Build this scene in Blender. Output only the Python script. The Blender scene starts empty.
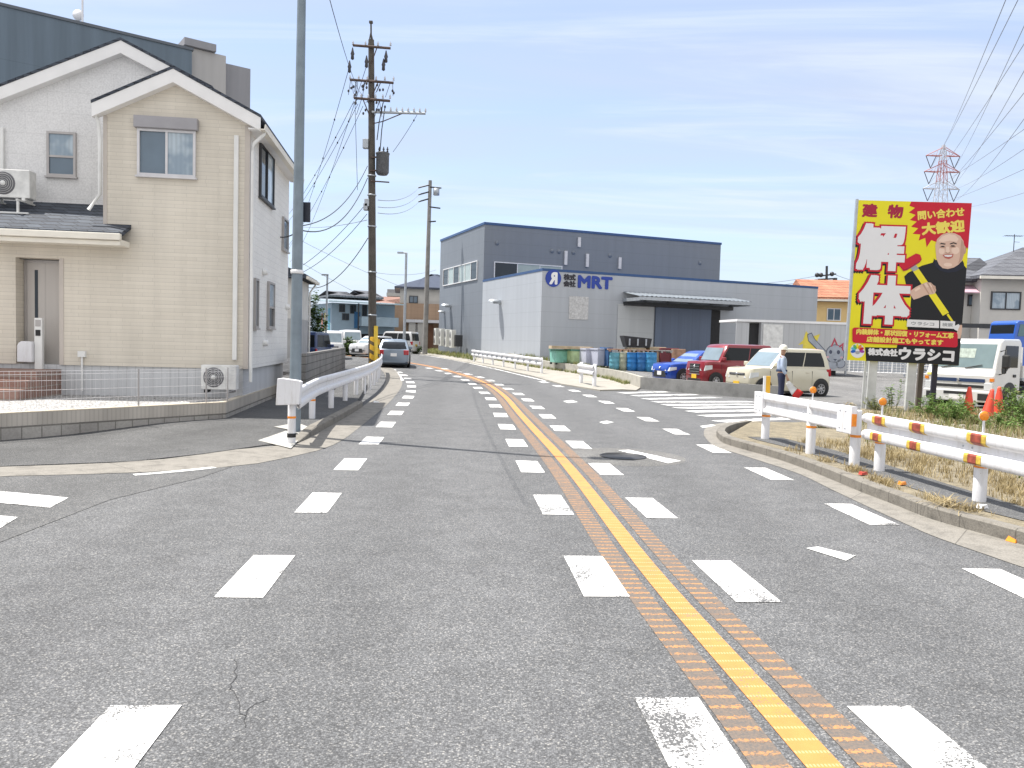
import bpy, bmesh, math, random
from mathutils import Vector, Matrix
random.seed(11)
S = bpy.context.scene
COL = S.collection
R = math.radians

# ------------------------------------------------------------------ camera, sky, sun, exposure
FPX, PITCH, ROLL, EYE = 780.0, R(3.04), R(1.6), 1.7
_f = Vector((0, math.cos(PITCH), -math.sin(PITCH)))
_u0 = Vector((0, math.sin(PITCH), math.cos(PITCH)))
_r0 = Vector((1, 0, 0))
_r = _r0 * math.cos(ROLL) + _u0 * math.sin(ROLL)
_u = -_r0 * math.sin(ROLL) + _u0 * math.cos(ROLL)
cd = bpy.data.cameras.new('camera')
cam = bpy.data.objects.new('camera', cd)
COL.objects.link(cam)
cd.sensor_fit = 'HORIZONTAL'
cd.sensor_width = 36.0
cd.lens = 36.0 * FPX / 1024.0
cd.clip_start = 0.1
cd.clip_end = 6000
cam.matrix_world = Matrix(((_r.x, _u.x, -_f.x, 0), (_r.y, _u.y, -_f.y, 0), (_r.z, _u.z, -_f.z, EYE), (0, 0, 0, 1)))
S.camera = cam

SUN_EL = R(66)
SUN_DIR = Vector((-0.937 * math.cos(SUN_EL), 0.350 * math.cos(SUN_EL), math.sin(SUN_EL)))   # towards the sun
w = bpy.data.worlds.new('World')
S.world = w
w.use_nodes = True
nt = w.node_tree
nt.nodes.clear()
n_out = nt.nodes.new('ShaderNodeOutputWorld')
n_bg = nt.nodes.new('ShaderNodeBackground')
n_sky = nt.nodes.new('ShaderNodeTexSky')
n_sky.sky_type = 'NISHITA'
n_sky.sun_disc = False
n_sky.sun_elevation = SUN_EL
n_sky.sun_rotation = math.atan2(SUN_DIR.x, SUN_DIR.y)
n_sky.air_density = 1.0
n_sky.dust_density = 0.3
n_sky.ozone_density = 1.5
n_bg.inputs['Strength'].default_value = 0.115
# thin streaked cirrus
n_tc = nt.nodes.new('ShaderNodeTexCoord')
n_sep = nt.nodes.new('ShaderNodeSeparateXYZ')
nt.links.new(n_tc.outputs['Generated'], n_sep.inputs[0])
n_zm = nt.nodes.new('ShaderNodeMath'); n_zm.operation = 'MAXIMUM'; n_zm.inputs[1].default_value = 0.0
nt.links.new(n_sep.outputs['Z'], n_zm.inputs[0])
n_za = nt.nodes.new('ShaderNodeMath'); n_za.operation = 'ADD'; n_za.inputs[1].default_value = 0.12
nt.links.new(n_zm.outputs[0], n_za.inputs[0])
n_dx = nt.nodes.new('ShaderNodeMath'); n_dx.operation = 'DIVIDE'
n_dy = nt.nodes.new('ShaderNodeMath'); n_dy.operation = 'DIVIDE'
nt.links.new(n_sep.outputs['X'], n_dx.inputs[0]); nt.links.new(n_za.outputs[0], n_dx.inputs[1])
nt.links.new(n_sep.outputs['Y'], n_dy.inputs[0]); nt.links.new(n_za.outputs[0], n_dy.inputs[1])
n_cb = nt.nodes.new('ShaderNodeCombineXYZ')
nt.links.new(n_dx.outputs[0], n_cb.inputs[0]); nt.links.new(n_dy.outputs[0], n_cb.inputs[1])
n_mp = nt.nodes.new('ShaderNodeMapping')
n_mp.inputs['Scale'].default_value = (0.35, 1.5, 1.0)
n_mp.inputs['Rotation'].default_value = (0, 0, R(-14))
nt.links.new(n_cb.outputs[0], n_mp.inputs[0])
n_ns = nt.nodes.new('ShaderNodeTexNoise')
n_ns.inputs['Scale'].default_value = 1.1
n_ns.inputs['Detail'].default_value = 7
n_ns.inputs['Roughness'].default_value = 0.55
n_ns.inputs['Distortion'].default_value = 0.6
nt.links.new(n_mp.outputs[0], n_ns.inputs['Vector'])
n_rp = nt.nodes.new('ShaderNodeValToRGB')
n_rp.color_ramp.elements[0].position = 0.38; n_rp.color_ramp.elements[0].color = (0.54, 0.54, 0.54, 1)
n_rp.color_ramp.elements[1].position = 0.74; n_rp.color_ramp.elements[1].color = (0.93, 0.93, 0.93, 1)
nt.links.new(n_ns.outputs['Fac'], n_rp.inputs[0])
n_mx = nt.nodes.new('ShaderNodeMix'); n_mx.data_type = 'RGBA'
n_h1 = nt.nodes.new('ShaderNodeMath'); n_h1.operation = 'MULTIPLY_ADD'; n_h1.inputs[1].default_value = -3.2; n_h1.inputs[2].default_value = 1.0
nt.links.new(n_zm.outputs[0], n_h1.inputs[0])
n_h2 = nt.nodes.new('ShaderNodeMath'); n_h2.operation = 'MAXIMUM'
nt.links.new(n_rp.outputs[0], n_h2.inputs[0]); nt.links.new(n_h1.outputs[0], n_h2.inputs[1])
nt.links.new(n_h2.outputs[0], n_mx.inputs[0])
nt.links.new(n_sky.outputs[0], n_mx.inputs[6])
n_mx.inputs[7].default_value = (2.75, 3.08, 3.85, 1)
# white streaks of cirrus over the blue
n_m2 = nt.nodes.new('ShaderNodeMapping'); n_m2.inputs['Scale'].default_value = (0.55, 2.6, 1.0); n_m2.inputs['Rotation'].default_value = (0, 0, R(12)); n_m2.inputs['Location'].default_value = (3.1, 0.7, 0)
nt.links.new(n_cb.outputs[0], n_m2.inputs[0])
n_n2 = nt.nodes.new('ShaderNodeTexNoise'); n_n2.inputs['Scale'].default_value = 1.0; n_n2.inputs['Detail'].default_value = 9; n_n2.inputs['Roughness'].default_value = 0.6; n_n2.inputs['Distortion'].default_value = 0.9
nt.links.new(n_m2.outputs[0], n_n2.inputs['Vector'])
n_r2 = nt.nodes.new('ShaderNodeMapRange'); n_r2.interpolation_type = 'SMOOTHSTEP'
n_r2.inputs[1].default_value = 0.44; n_r2.inputs[2].default_value = 0.72; n_r2.inputs[3].default_value = 0.0; n_r2.inputs[4].default_value = 0.68
nt.links.new(n_n2.outputs['Fac'], n_r2.inputs[0])
n_cl = nt.nodes.new('ShaderNodeMix'); n_cl.data_type = 'RGBA'
nt.links.new(n_r2.outputs[0], n_cl.inputs[0]); nt.links.new(n_mx.outputs[2], n_cl.inputs[6]); n_cl.inputs[7].default_value = (3.6, 3.95, 4.35, 1)
# added fill: sky brightened overhead and behind the camera to lift shaded walls
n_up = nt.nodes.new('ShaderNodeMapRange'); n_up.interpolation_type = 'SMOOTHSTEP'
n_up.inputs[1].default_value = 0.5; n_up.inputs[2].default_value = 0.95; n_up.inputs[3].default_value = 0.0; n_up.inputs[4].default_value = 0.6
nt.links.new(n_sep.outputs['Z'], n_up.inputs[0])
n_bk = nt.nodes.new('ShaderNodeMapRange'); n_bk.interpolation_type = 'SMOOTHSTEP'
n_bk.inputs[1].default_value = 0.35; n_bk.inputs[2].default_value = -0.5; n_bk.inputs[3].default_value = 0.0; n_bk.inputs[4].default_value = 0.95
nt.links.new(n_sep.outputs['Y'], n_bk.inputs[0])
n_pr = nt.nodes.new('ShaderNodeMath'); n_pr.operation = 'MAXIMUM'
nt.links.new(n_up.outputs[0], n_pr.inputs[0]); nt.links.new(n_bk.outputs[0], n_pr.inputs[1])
n_fill = nt.nodes.new('ShaderNodeMix'); n_fill.data_type = 'RGBA'
nt.links.new(n_pr.outputs[0], n_fill.inputs[0]); nt.links.new(n_cl.outputs[2], n_fill.inputs[6]); n_fill.inputs[7].default_value = (4.9, 4.9, 5.0, 1)
nt.links.new(n_fill.outputs[2], n_bg.inputs['Color'])
nt.links.new(n_bg.outputs[0], n_out.inputs[0])

sd = bpy.data.lights.new('sun', 'SUN')
sd.energy = 3.6
sd.angle = R(0.53)
sd.color = (1.0, 0.955, 0.89)
sun = bpy.data.objects.new('sun', sd)
COL.objects.link(sun)
sun.rotation_euler = (-SUN_DIR).to_track_quat('-Z', 'Y').to_euler()
sun.location = (-30, 20, 60)

S.view_settings.view_transform = 'Standard'
S.view_settings.look = 'None'
S.view_settings.exposure = 1.1
S.view_settings.gamma = 1.0
S.view_settings.use_curve_mapping = False
S.render.engine = 'CYCLES'
S.cycles.use_denoising = True
S.cycles.max_bounces = 6

# ------------------------------------------------------------------ measuring helpers
def ray(px, py):
    return _r * ((px - 512) / FPX) + _u * ((384 - py) / FPX) + _f

_GP = [(18, 0.0)]
def G(y):                      # height of the road: level, then a gentle rise
    if y <= 18: return 0.0
    if y <= 60: return 0.00027 * (y - 18) ** 2
    g60 = 0.00027 * 42 ** 2
    t = min(1.0, (y - 60) / 40.0)
    return g60 + 0.35 * t * (1 - t / 2) 
def LT(y):                     # height of the yard on the right: rises towards the factory
    return max(G(y) + 0.012, 0.012 + max(0.0, min(y, 70) - 30) * 0.040)
def g(px, py, h=0.0, fn=G):    # where a line of sight meets the ground
    d = ray(px, py)
    t = (h - EYE) / d.z if d.z < 0 else 200
    for _ in range(40):
        y = d.y * t
        t2 = (fn(y) + h - EYE) / d.z if d.z < -1e-5 else 200
        if t2 < 0 or t2 > 400: t2 = 200
        t = 0.5 * t + 0.5 * t2
    return Vector((d.x * t, d.y * t, fn(d.y * t) + h))
def at(px, py, Y):
    d = ray(px, py)
    t = Y / d.y
    return Vector((d.x * t, Y, EYE + d.z * t))
class Frame:
    """upright local frame: x to the right along a wall, y away behind it"""
    def __init__(s, o, ang):
        s.o = Vector((o[0], o[1], 0)); s.a = ang
        s.ex = Vector((math.cos(ang), math.sin(ang), 0)); s.ey = Vector((-math.sin(ang), math.cos(ang), 0))
    def front(s, px, py, y=0.0):
        d = ray(px, py); e = Vector((0, 0, EYE)) - s.o
        t = (y - e.dot(s.ey)) / d.dot(s.ey)
        p = e + d * t
        return p.dot(s.ex), p.z
    def side(s, px, py, x=0.0):
        d = ray(px, py); e = Vector((0, 0, EYE)) - s.o
        t = (x - e.dot(s.ex)) / d.dot(s.ex)
        p = e + d * t
        return p.dot(s.ey), p.z
    def world(s, x, y, z=0.0):
        return s.o + s.ex * x + s.ey * y + Vector((0, 0, z))

# ------------------------------------------------------------------ mesh helpers
class MB:
    def __init__(s):
        s.v = []; s.f = []; s.m = []; s.uv = []; s.sm = []
    def add(s, vs, fs, m=0, uvs=None, smooth=False):
        b = len(s.v)
        s.v += [tuple(p) for p in vs]
        for k, f in enumerate(fs):
            s.f.append(tuple(i + b for i in f)); s.m.append(m); s.sm.append(smooth)
            s.uv.append([uvs[i] for i in f] if uvs else None)
        return s
    def box(s, x0, x1, y0, y1, z0, z1, m=0):
        vs = [(x0, y0, z0), (x1, y0, z0), (x1, y1, z0), (x0, y1, z0), (x0, y0, z1), (x1, y0, z1), (x1, y1, z1), (x0, y1, z1)]
        return s.add(vs, [(3, 2, 1, 0), (4, 5, 6, 7), (0, 1, 5, 4), (1, 2, 6, 5), (2, 3, 7, 6), (3, 0, 4, 7)], m)
    def hexa(s, vs, m=0):
        return s.add(vs, [(3, 2, 1, 0), (4, 5, 6, 7), (0, 1, 5, 4), (1, 2, 6, 5), (2, 3, 7, 6), (3, 0, 4, 7)], m)
    def prism(s, poly, axis, a0, a1, m=0):
        """polygon in the two other axes, extruded along axis 'x', 'y' or 'z'"""
        def P(q, a):
            return {'x': (a, q[0], q[1]), 'y': (q[0], a, q[1]), 'z': (q[0], q[1], a)}[axis]
        n = len(poly)
        vs = [P(q, a0) for q in poly] + [P(q, a1) for q in poly]
        fs = [tuple(range(n - 1, -1, -1)), tuple(range(n, 2 * n))]
        fs += [(i, (i + 1) % n, n + (i + 1) % n, n + i) for i in range(n)]
        return s.add(vs, fs, m)
    def tube(s, pts, r, n=8, m=0, caps=True):
        pts = [Vector(p) for p in pts]
        rs = r if isinstance(r, (list, tuple)) else [r] * len(pts)
        vs = []; fs = []
        for i, p in enumerate(pts):
            a = pts[max(0, i - 1)]; b = pts[min(len(pts) - 1, i + 1)]
            t = (b - a).normalized()
            h = Vector((0, 0, 1)) if abs(t.z) < 0.92 else Vector((0, 1, 0))
            e1 = t.cross(h).normalized(); e2 = e1.cross(t)
            for k in range(n):
                c = 2 * math.pi * k / n
                vs.append(p + e1 * math.cos(c) * rs[i] + e2 * math.sin(c) * rs[i])
        for i in range(len(pts) - 1):
            for k in range(n):
                k2 = (k + 1) % n
                fs.append((i * n + k, i * n + k2, (i + 1) * n + k2, (i + 1) * n + k))
        s.add(vs, fs, m, smooth=n > 5)
        if caps:
            b = len(pts) - 1
            s.add(vs[:n], [tuple(range(n - 1, -1, -1))], m); s.add(vs[b * n:], [tuple(range(n))], m)
        return s
    def lathe(s, prof, n=16, c=(0, 0, 0), axis='z', m=0, smooth=True):
        vs = []; fs = []
        def P(r, a, z):
            x, y = r * math.cos(a), r * math.sin(a)
            q = {'z': (x, y, z), 'y': (x, z, y), 'x': (z, x, y)}[axis]
            return (c[0] + q[0], c[1] + q[1], c[2] + q[2])
        for r, z in prof:
            for k in range(n): vs.append(P(max(r, 1e-4), 2 * math.pi * k / n, z))
        for i in range(len(prof) - 1):
            for k in range(n):
                k2 = (k + 1) % n
                fs.append((i * n + k, i * n + k2, (i + 1) * n + k2, (i + 1) * n + k))
        return s.add(vs, fs, m, smooth=smooth)
    def sphere(s, c, r, m=0, n=14, sz=1.0):
        k = 8
        return s.lathe([(r * math.sin(math.pi * i / k), -r * sz * math.cos(math.pi * i / k)) for i in range(k + 1)], n, c, 'z', m)
    def sweep(s, path, sec, m=0, closed=True, up=True, caps=True, smooth=False):
        """section [(lateral to the right, up)] carried along a path on the ground"""
        path = [Vector(p) for p in path]; n = len(sec); vs = []; fs = []; uvs = []
        L = 0.0
        acc = [0.0]
        for i in range(1, len(sec)): acc.append(acc[-1] + math.dist(sec[i], sec[i - 1]))
        for i, p in enumerate(path):
            a = path[max(0, i - 1)]; b = path[min(len(path) - 1, i + 1)]
            t = Vector((b.x - a.x, b.y - a.y, 0)).normalized()
            e = Vector((t.y, -t.x, 0))
            if i: L += (p - path[i - 1]).length
            for k, (l, z) in enumerate(sec):
                vs.append(p + e * l + Vector((0, 0, z))); uvs.append((L, acc[k]))
        for i in range(len(path) - 1):
            for k in range(n if closed else n - 1):
                k2 = (k + 1) % n
                fs.append((i * n + k, i * n + k2, (i + 1) * n + k2, (i + 1) * n + k))
        s.add(vs, fs, m, uvs, smooth)
        if closed and caps:
            s.add(vs[:n], [tuple(range(n))], m); s.add(vs[-n:], [tuple(range(n - 1, -1, -1))], m)
        return s
    def build(s, name, mats, parent=None, loc=None, rotz=0.0, bevel=None, sharp=None, seg=2):
        me = bpy.data.meshes.new(name)
        me.from_pydata(s.v, [], s.f)
        if not isinstance(mats, (list, tuple)): mats = [mats]
        for q in mats: me.materials.append(q)
        me.polygons.foreach_set('material_index', s.m)
        me.polygons.foreach_set('use_smooth', [bool(q) or sharp is not None for q in s.sm])
        if any(q is not None for q in s.uv):
            ul = me.uv_layers.new(name='UVMap')
            i = 0
            for q, f in zip(s.uv, s.f):
                for k in range(len(f)):
                    ul.data[i].uv = q[k] if q else (0, 0)
                    i += 1
        bm = bmesh.new(); bm.from_mesh(me)
        bmesh.ops.recalc_face_normals(bm, faces=bm.faces) if getattr(s, 'recalc', True) else None
        bm.to_mesh(me); bm.free()
        if sharp is not None: me.set_sharp_from_angle(angle=R(sharp))
        me.update()
        o = bpy.data.objects.new(name, me)
        COL.objects.link(o)
        if parent is not None: o.parent = parent
        if loc is not None: o.location = loc
        o.rotation_euler = (0, 0, rotz)
        if bevel:
            b = o.modifiers.new('bevel', 'BEVEL'); b.width = bevel; b.segments = seg; b.limit_method = 'ANGLE'; b.angle_limit = R(40)
        return o

def tag(o, label, cat, group=None, kind=None):
    o['label'] = label; o['category'] = cat
    if group: o['group'] = group
    if kind: o['kind'] = kind
    return o
def thing(name, label, cat, loc=(0, 0, 0), rotz=0.0, group=None):
    o = bpy.data.objects.new(name, None)
    COL.objects.link(o)
    o.location = loc; o.rotation_euler = (0, 0, rotz); o.empty_display_size = 0.2
    return tag(o, label, cat, group)
def kids(o): return [c for c in bpy.data.objects if c.parent is o]
def copy_tree(o, parent=None):
    c = o.copy(); COL.objects.link(c)
    if parent is not None: c.parent = parent
    for ch in kids(o): copy_tree(ch, c)
    return c
def structure(o):
    o['kind'] = 'structure'
    return o

def poly_sheet(name, pts, m, h, fn=G, step=2.0, y0=18.0, thick=0.0):
    """flat patch of ground that follows the terrain height fn, h above it"""
    bm = bmesh.new()
    vs = [bm.verts.new((p[0], p[1], 0)) for p in pts]
    bm.faces.new(vs)
    ys = [p[1] for p in pts]
    y = y0
    while y < max(ys) and y < 110:
        if y > min(ys):
            bmesh.ops.bisect_plane(bm, geom=bm.verts[:] + bm.edges[:] + bm.faces[:], plane_co=(0, y, 0), plane_no=(0, 1, 0))
        y += step
    bmesh.ops.triangulate(bm, faces=bm.faces[:])
    bmesh.ops.recalc_face_normals(bm, faces=bm.faces[:])
    if sum(f.normal.z for f in bm.faces) < 0: bmesh.ops.reverse_faces(bm, faces=bm.faces[:])
    for v in bm.verts: v.co.z = fn(v.co.y) + h
    if thick:
        r = bmesh.ops.extrude_face_region(bm, geom=bm.faces[:])
        for q in r['geom']:
            if isinstance(q, bmesh.types.BMVert): q.co.z -= thick
        bmesh.ops.recalc_face_normals(bm, faces=bm.faces[:])
    me = bpy.data.meshes.new(name); bm.to_mesh(me); bm.free()
    me.materials.append(m)
    o = bpy.data.objects.new(name, me); COL.objects.link(o)
    return o

def crv(pts, n=6):
    """Catmull-Rom through points"""
    P = [Vector(p) for p in pts]; out = []
    for i in range(len(P) - 1):
        p0 = P[max(0, i - 1)]; p1 = P[i]; p2 = P[i + 1]; p3 = P[min(len(P) - 1, i + 2)]
        for k in range(n):
            t = k / n
            out.append(0.5 * ((2 * p1) + (p2 - p0) * t + (2 * p0 - 5 * p1 + 4 * p2 - p3) * t * t + (3 * p1 - p0 - 3 * p2 + p3) * t ** 3))
    out.append(P[-1])
    return out
def resample(path, step, start=0.0):
    out = []; L = 0.0; nxt = start
    for i in range(1, len(path)):
        a, b = path[i - 1], path[i]; d = (b - a).length
        while d > 1e-9 and nxt <= L + d:
            t = (nxt - L) / d
            out.append((a.lerp(b, t), (b - a).normalized())); nxt += step
        L += d
    return out
def arclen(path, p):
    """arc length of the path point nearest p"""
    best = (1e9, 0); L = 0
    for i in range(1, len(path)):
        a, b = path[i - 1], path[i]; d = b - a
        t = max(0, min(1, (p - a).dot(d) / max(1e-9, d.dot(d)))); q = a + d * t
        e = (q - p).length
        if e < best[0]: best = (e, L + d.length * t)
        L += d.length
    return best[1]

# ------------------------------------------------------------------ materials
def nodes(name):
    m = bpy.data.materials.new(name); m.use_nodes = True
    t = m.node_tree; b = t.nodes['Principled BSDF']
    return m, t, b
def N(t, typ, **kw):
    n = t.nodes.new('ShaderNode' + typ)
    for k, v in kw.items():
        if k.startswith('i_'): n.inputs[k[2:].replace('_', ' ')].default_value = v
        elif k[0] == 'n' and k[1:].isdigit(): n.inputs[int(k[1:])].default_value = v
        else: setattr(n, k, v)
    return n
def mixc(t, fac, a, b, blend='MIX'):
    n = N(t, 'Mix', data_type='RGBA', blend_type=blend)
    for i, q in ((0, fac), (6, a), (7, b)):
        if hasattr(q, 'links') or hasattr(q, 'is_linked'): t.links.new(q, n.inputs[i])
        elif isinstance(q, (int, float)): n.inputs[i].default_value = q
        else: n.inputs[i].default_value = (q[0], q[1], q[2], 1)
    return n.outputs[2]
def ramp(t, src, stops):
    n = N(t, 'ValToRGB'); e = n.color_ramp.elements
    e[0].position, e[0].color = stops[0][0], (*stops[0][1], 1)
    e[1].position, e[1].color = stops[-1][0], (*stops[-1][1], 1)
    for p, c in stops[1:-1]:
        q = e.new(p); q.color = (*c, 1)
    t.links.new(src, n.inputs[0])
    return n.outputs[0]
def g3(v): return (v, v, v)
def noise(t, co, scale, detail=4, rough=0.55, dist=0.0):
    n = N(t, 'TexNoise'); n.inputs['Scale'].default_value = scale; n.inputs['Detail'].default_value = detail
    n.inputs['Roughness'].default_value = rough; n.inputs['Distortion'].default_value = dist
    t.links.new(co, n.inputs['Vector'])
    return n.outputs['Fac']
def math2(t, op, a, b):
    n = N(t, 'Math', operation=op)
    for i, q in ((0, a), (1, b)):
        if isinstance(q, (int, float)): n.inputs[i].default_value = q
        else: t.links.new(q, n.inputs[i])
    return n.outputs[0]
def coord(t, kind='Object'):
    return N(t, 'TexCoord').outputs[kind]
def bump(t, b, h, strength=0.3, dist=0.01):
    n = N(t, 'Bump'); n.inputs['Strength'].default_value = strength; n.inputs['Distance'].default_value = dist
    t.links.new(h, n.inputs['Height']); t.links.new(n.outputs[0], b.inputs['Normal'])
def M(name, col, rough=0.6, metal=0.0, var=0.12, vs=1.5, bmp=0.0, bs=40, spec=0.5, coat=0.0, fine=0.0):
    """plain coloured material with uneven, slightly dirty tone"""
    m, t, b = nodes(name)
    co = coord(t)
    f = noise(t, co, vs, 5)
    c = mixc(t, ramp(t, f, [(0.3, g3(0)), (0.72, g3(1))]), [q * (1 - var) for q in col], [min(1, q * (1 + var)) for q in col])
    if fine:
        f2 = noise(t, co, bs, 3)
        c = mixc(t, fine, c, ramp(t, f2, [(0.35, [q * 0.45 for q in col]), (0.65, [min(1, q * 1.45) for q in col])]))
    t.links.new(c, b.inputs['Base Color'])
    b.inputs['Roughness'].default_value = rough; b.inputs['Metallic'].default_value = metal
    b.inputs['Specular IOR Level'].default_value = spec; b.inputs['Coat Weight'].default_value = coat
    if coat: b.inputs['Coat Roughness'].default_value = 0.05
    if bmp: bump(t, b, noise(t, co, bs, 4), bmp, 0.01)
    return m
def car_paint(name, col):
    m, t, b = nodes(name)
    co = coord(t)
    c = mixc(t, noise(t, co, 2.0, 3), [q * 0.93 for q in col], [min(1, q * 1.07) for q in col])
    t.links.new(c, b.inputs['Base Color'])
    b.inputs['Roughness'].default_value = 0.32; b.inputs['Metallic'].default_value = 0.15
    b.inputs['Coat Weight'].default_value = 0.8; b.inputs['Coat Roughness'].default_value = 0.04
    return m

def asphalt(name, base=0.105, tint=(1.0, 0.99, 0.985), patch=0.25, crack=True, stone=1.0):
    m, t, b = nodes(name)
    co = coord(t)
    big = noise(t, co, 0.35, 5, 0.6)
    mid = noise(t, co, 3.0, 5, 0.6)
    vo = N(t, 'TexVoronoi'); vo.inputs['Scale'].default_value = 112; t.links.new(co, vo.inputs['Vector'])
    sp = N(t, 'SeparateColor'); t.links.new(vo.outputs['Color'], sp.inputs[0])
    stone_c = ramp(t, sp.outputs[0], [(0.0, g3(base * 0.34)), (0.45, g3(base * 0.93)), (0.84, g3(base * 1.5)), (1.0, (base * 2.9, base * 2.75, base * 2.5))])
    gaps = ramp(t, vo.outputs['Distance'], [(0.38, g3(1)), (0.75, g3(0.35))])
    c = mixc(t, 1.0, stone_c, gaps, 'MULTIPLY')
    fine = noise(t, co, 240, 2)
    c = mixc(t, 0.38, c, ramp(t, fine, [(0.3, g3(base * 0.35)), (0.7, g3(base * 1.65))]))
    c = mixc(t, 1.0, c, ramp(t, big, [(0.3, g3(1 - patch)), (0.7, g3(1 + patch * 0.6))]), 'MULTIPLY')
    c = mixc(t, 1.0, c, ramp(t, mid, [(0.25, g3(0.84)), (0.75, g3(1.14))]), 'MULTIPLY')
    c = mixc(t, 1.0, c, tint, 'MULTIPLY')
    # long tyre-polished bands following the lane
    sx = N(t, 'SeparateXYZ'); t.links.new(co, sx.inputs[0])
    yy = math2(t, 'MULTIPLY', sx.outputs[1], 0.072)
    xx = math2(t, 'ADD', sx.outputs[0], yy)
    wob = math2(t, 'MULTIPLY', noise(t, co, 0.5, 3), 0.5)
    wv = math2(t, 'SINE', math2(t, 'MULTIPLY', math2(t, 'ADD', xx, wob), 3.6), 0)
    c = mixc(t, 1.0, c, ramp(t, math2(t, 'MULTIPLY_ADD', wv, 0.5), [(0.0, g3(0.94)), (1.0, g3(1.06))]), 'MULTIPLY')
    if crack:
        wd = N(t, 'TexNoise'); wd.inputs['Scale'].default_value = 1.7; wd.inputs['Detail'].default_value = 6; t.links.new(co, wd.inputs['Vector'])
        off = mixc(t, 0.35, co, wd.outputs['Color'])
        v2 = N(t, 'TexVoronoi', feature='DISTANCE_TO_EDGE'); v2.inputs['Scale'].default_value = 0.42; t.links.new(off, v2.inputs['Vector'])
        cm = ramp(t, v2.outputs['Distance'], [(0.0, g3(1)), (0.0035, g3(0))])
        gate = ramp(t, noise(t, co, 0.33, 2), [(0.64, g3(0)), (0.68, g3(0.6))])
        c = mixc(t, mixc(t, 1.0, cm, gate, 'MULTIPLY'), c, g3(base * 0.22))
    t.links.new(c, b.inputs['Base Color'])
    b.inputs['Roughness'].default_value = 0.86; b.inputs['Specular IOR Level'].default_value = 0.35
    hh = mixc(t, 0.35, vo.outputs['Distance'], fine)
    bump(t, b, hh, 0.55 * stone, 0.006)
    return m

def road_paint(name, col, wear=0.5, under=0.10, uvdots=False):
    """thermoplastic paint, chipped so that the asphalt shows in specks"""
    m, t, b = nodes(name)
    co = coord(t)
    f1 = noise(t, co, 90, 4, 0.65); f2 = noise(t, co, 2.2, 4, 0.6)
    s = math2(t, 'ADD', math2(t, 'MULTIPLY', f1, 0.62), math2(t, 'MULTIPLY', f2, 0.55))
    mask = ramp(t, s, [(0.40 + 0.16 * wear - 0.03, g3(0)), (0.40 + 0.16 * wear + 0.01, g3(1))])
    dirt = ramp(t, noise(t, co, 7, 5), [(0.3, [q * 0.86 for q in col]), (0.62, col)])
    if uvdots:      # faint rows of raised dots across the stripe
        uv = coord(t, 'UV'); sp = N(t, 'SeparateXYZ'); t.links.new(uv, sp.inputs[0])
        a = math2(t, 'ABSOLUTE', math2(t, 'SUBTRACT', math2(t, 'FRACT', math2(t, 'DIVIDE', sp.outputs[0], 0.105), 0), 0.5), 0)
        b2 = math2(t, 'ABSOLUTE', math2(t, 'SUBTRACT', math2(t, 'FRACT', math2(t, 'DIVIDE', sp.outputs[1], 0.016), 0), 0.5), 0)
        dm = mixc(t, 1.0, ramp(t, a, [(0.07, g3(1)), (0.12, g3(0))]), ramp(t, b2, [(0.22, g3(1)), (0.36, g3(0))]), 'MULTIPLY')
        dirt = mixc(t, mixc(t, 1.0, dm, g3(0.3), 'MULTIPLY'), dirt, (0.80, 0.62, 0.40))
    c = mixc(t, mask, g3(under), dirt)
    t.links.new(c, b.inputs['Base Color'])
    b.inputs['Roughness'].default_value = 0.65
    bump(t, b, mixc(t, 0.5, mask, f1), 0.4, 0.004)
    return m

def rumble_mat(name):
    """worn orange cross-bars in rows beside the centre line (u along, v across)"""
    m, t, b = nodes(name)
    uv = coord(t, 'UV'); co = coord(t)
    sp = N(t, 'SeparateXYZ'); t.links.new(uv, sp.inputs[0])
    fr = math2(t, 'FRACT', math2(t, 'DIVIDE', sp.outputs[0], 0.105), 0)
    wob = math2(t, 'MULTIPLY', math2(t, 'SUBTRACT', noise(t, co, 60, 3), 0.5), 0.5)
    d = math2(t, 'ABSOLUTE', math2(t, 'SUBTRACT', math2(t, 'ADD', fr, wob), 0.5), 0)
    bar = ramp(t, d, [(0.12, g3(1)), (0.19, g3(0))])
    wear = ramp(t, noise(t, co, 55, 4, 0.75), [(0.42, g3(0)), (0.52, g3(1))])
    gone = ramp(t, noise(t, co, 5.0, 4, 0.7), [(0.36, g3(0.15)), (0.5, g3(1))])
    mask = mixc(t, 1.0, mixc(t, 1.0, bar, wear, 'MULTIPLY'), gone, 'MULTIPLY')
    rust = ramp(t, noise(t, co, 70, 4), [(0.36, (0.118, 0.106, 0.097)), (0.62, (0.175, 0.135, 0.105))])
    c = mixc(t, mask, rust, (0.44, 0.22, 0.085))
    t.links.new(c, b.inputs['Base Color']); b.inputs['Roughness'].default_value = 0.8
    bump(t, b, mixc(t, 0.4, bar, noise(t, co, 120, 3)), 0.6, 0.01)
    return m

def concrete(name, col=(0.36, 0.345, 0.31), dark=0.5, sc=3.0, joint=None):
    m, t, b = nodes(name)
    co = coord(t)
    c = ramp(t, noise(t, co, sc, 7, 0.65), [(0.28, [q * dark for q in col]), (0.5, col), (0.75, [q * 1.2 for q in col])])
    c = mixc(t, 0.35, c, ramp(t, noise(t, co, 70, 3), [(0.35, [q * 0.5 for q in col]), (0.65, [q * 1.35 for q in col])]))
    if joint:
        uv = coord(t, 'UV'); sp = N(t, 'SeparateXYZ'); t.links.new(uv, sp.inputs[0])
        fr = math2(t, 'FRACT', math2(t, 'DIVIDE', sp.outputs[0], joint), 0)
        c = mixc(t, ramp(t, fr, [(0.0, g3(1)), (0.018 / joint, g3(0))]), c, [q * 0.3 for q in col])
    t.links.new(c, b.inputs['Base Color']); b.inputs['Roughness'].default_value = 0.9
    bump(t, b, noise(t, co, 45, 5), 0.4, 0.008)
    return m

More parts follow.
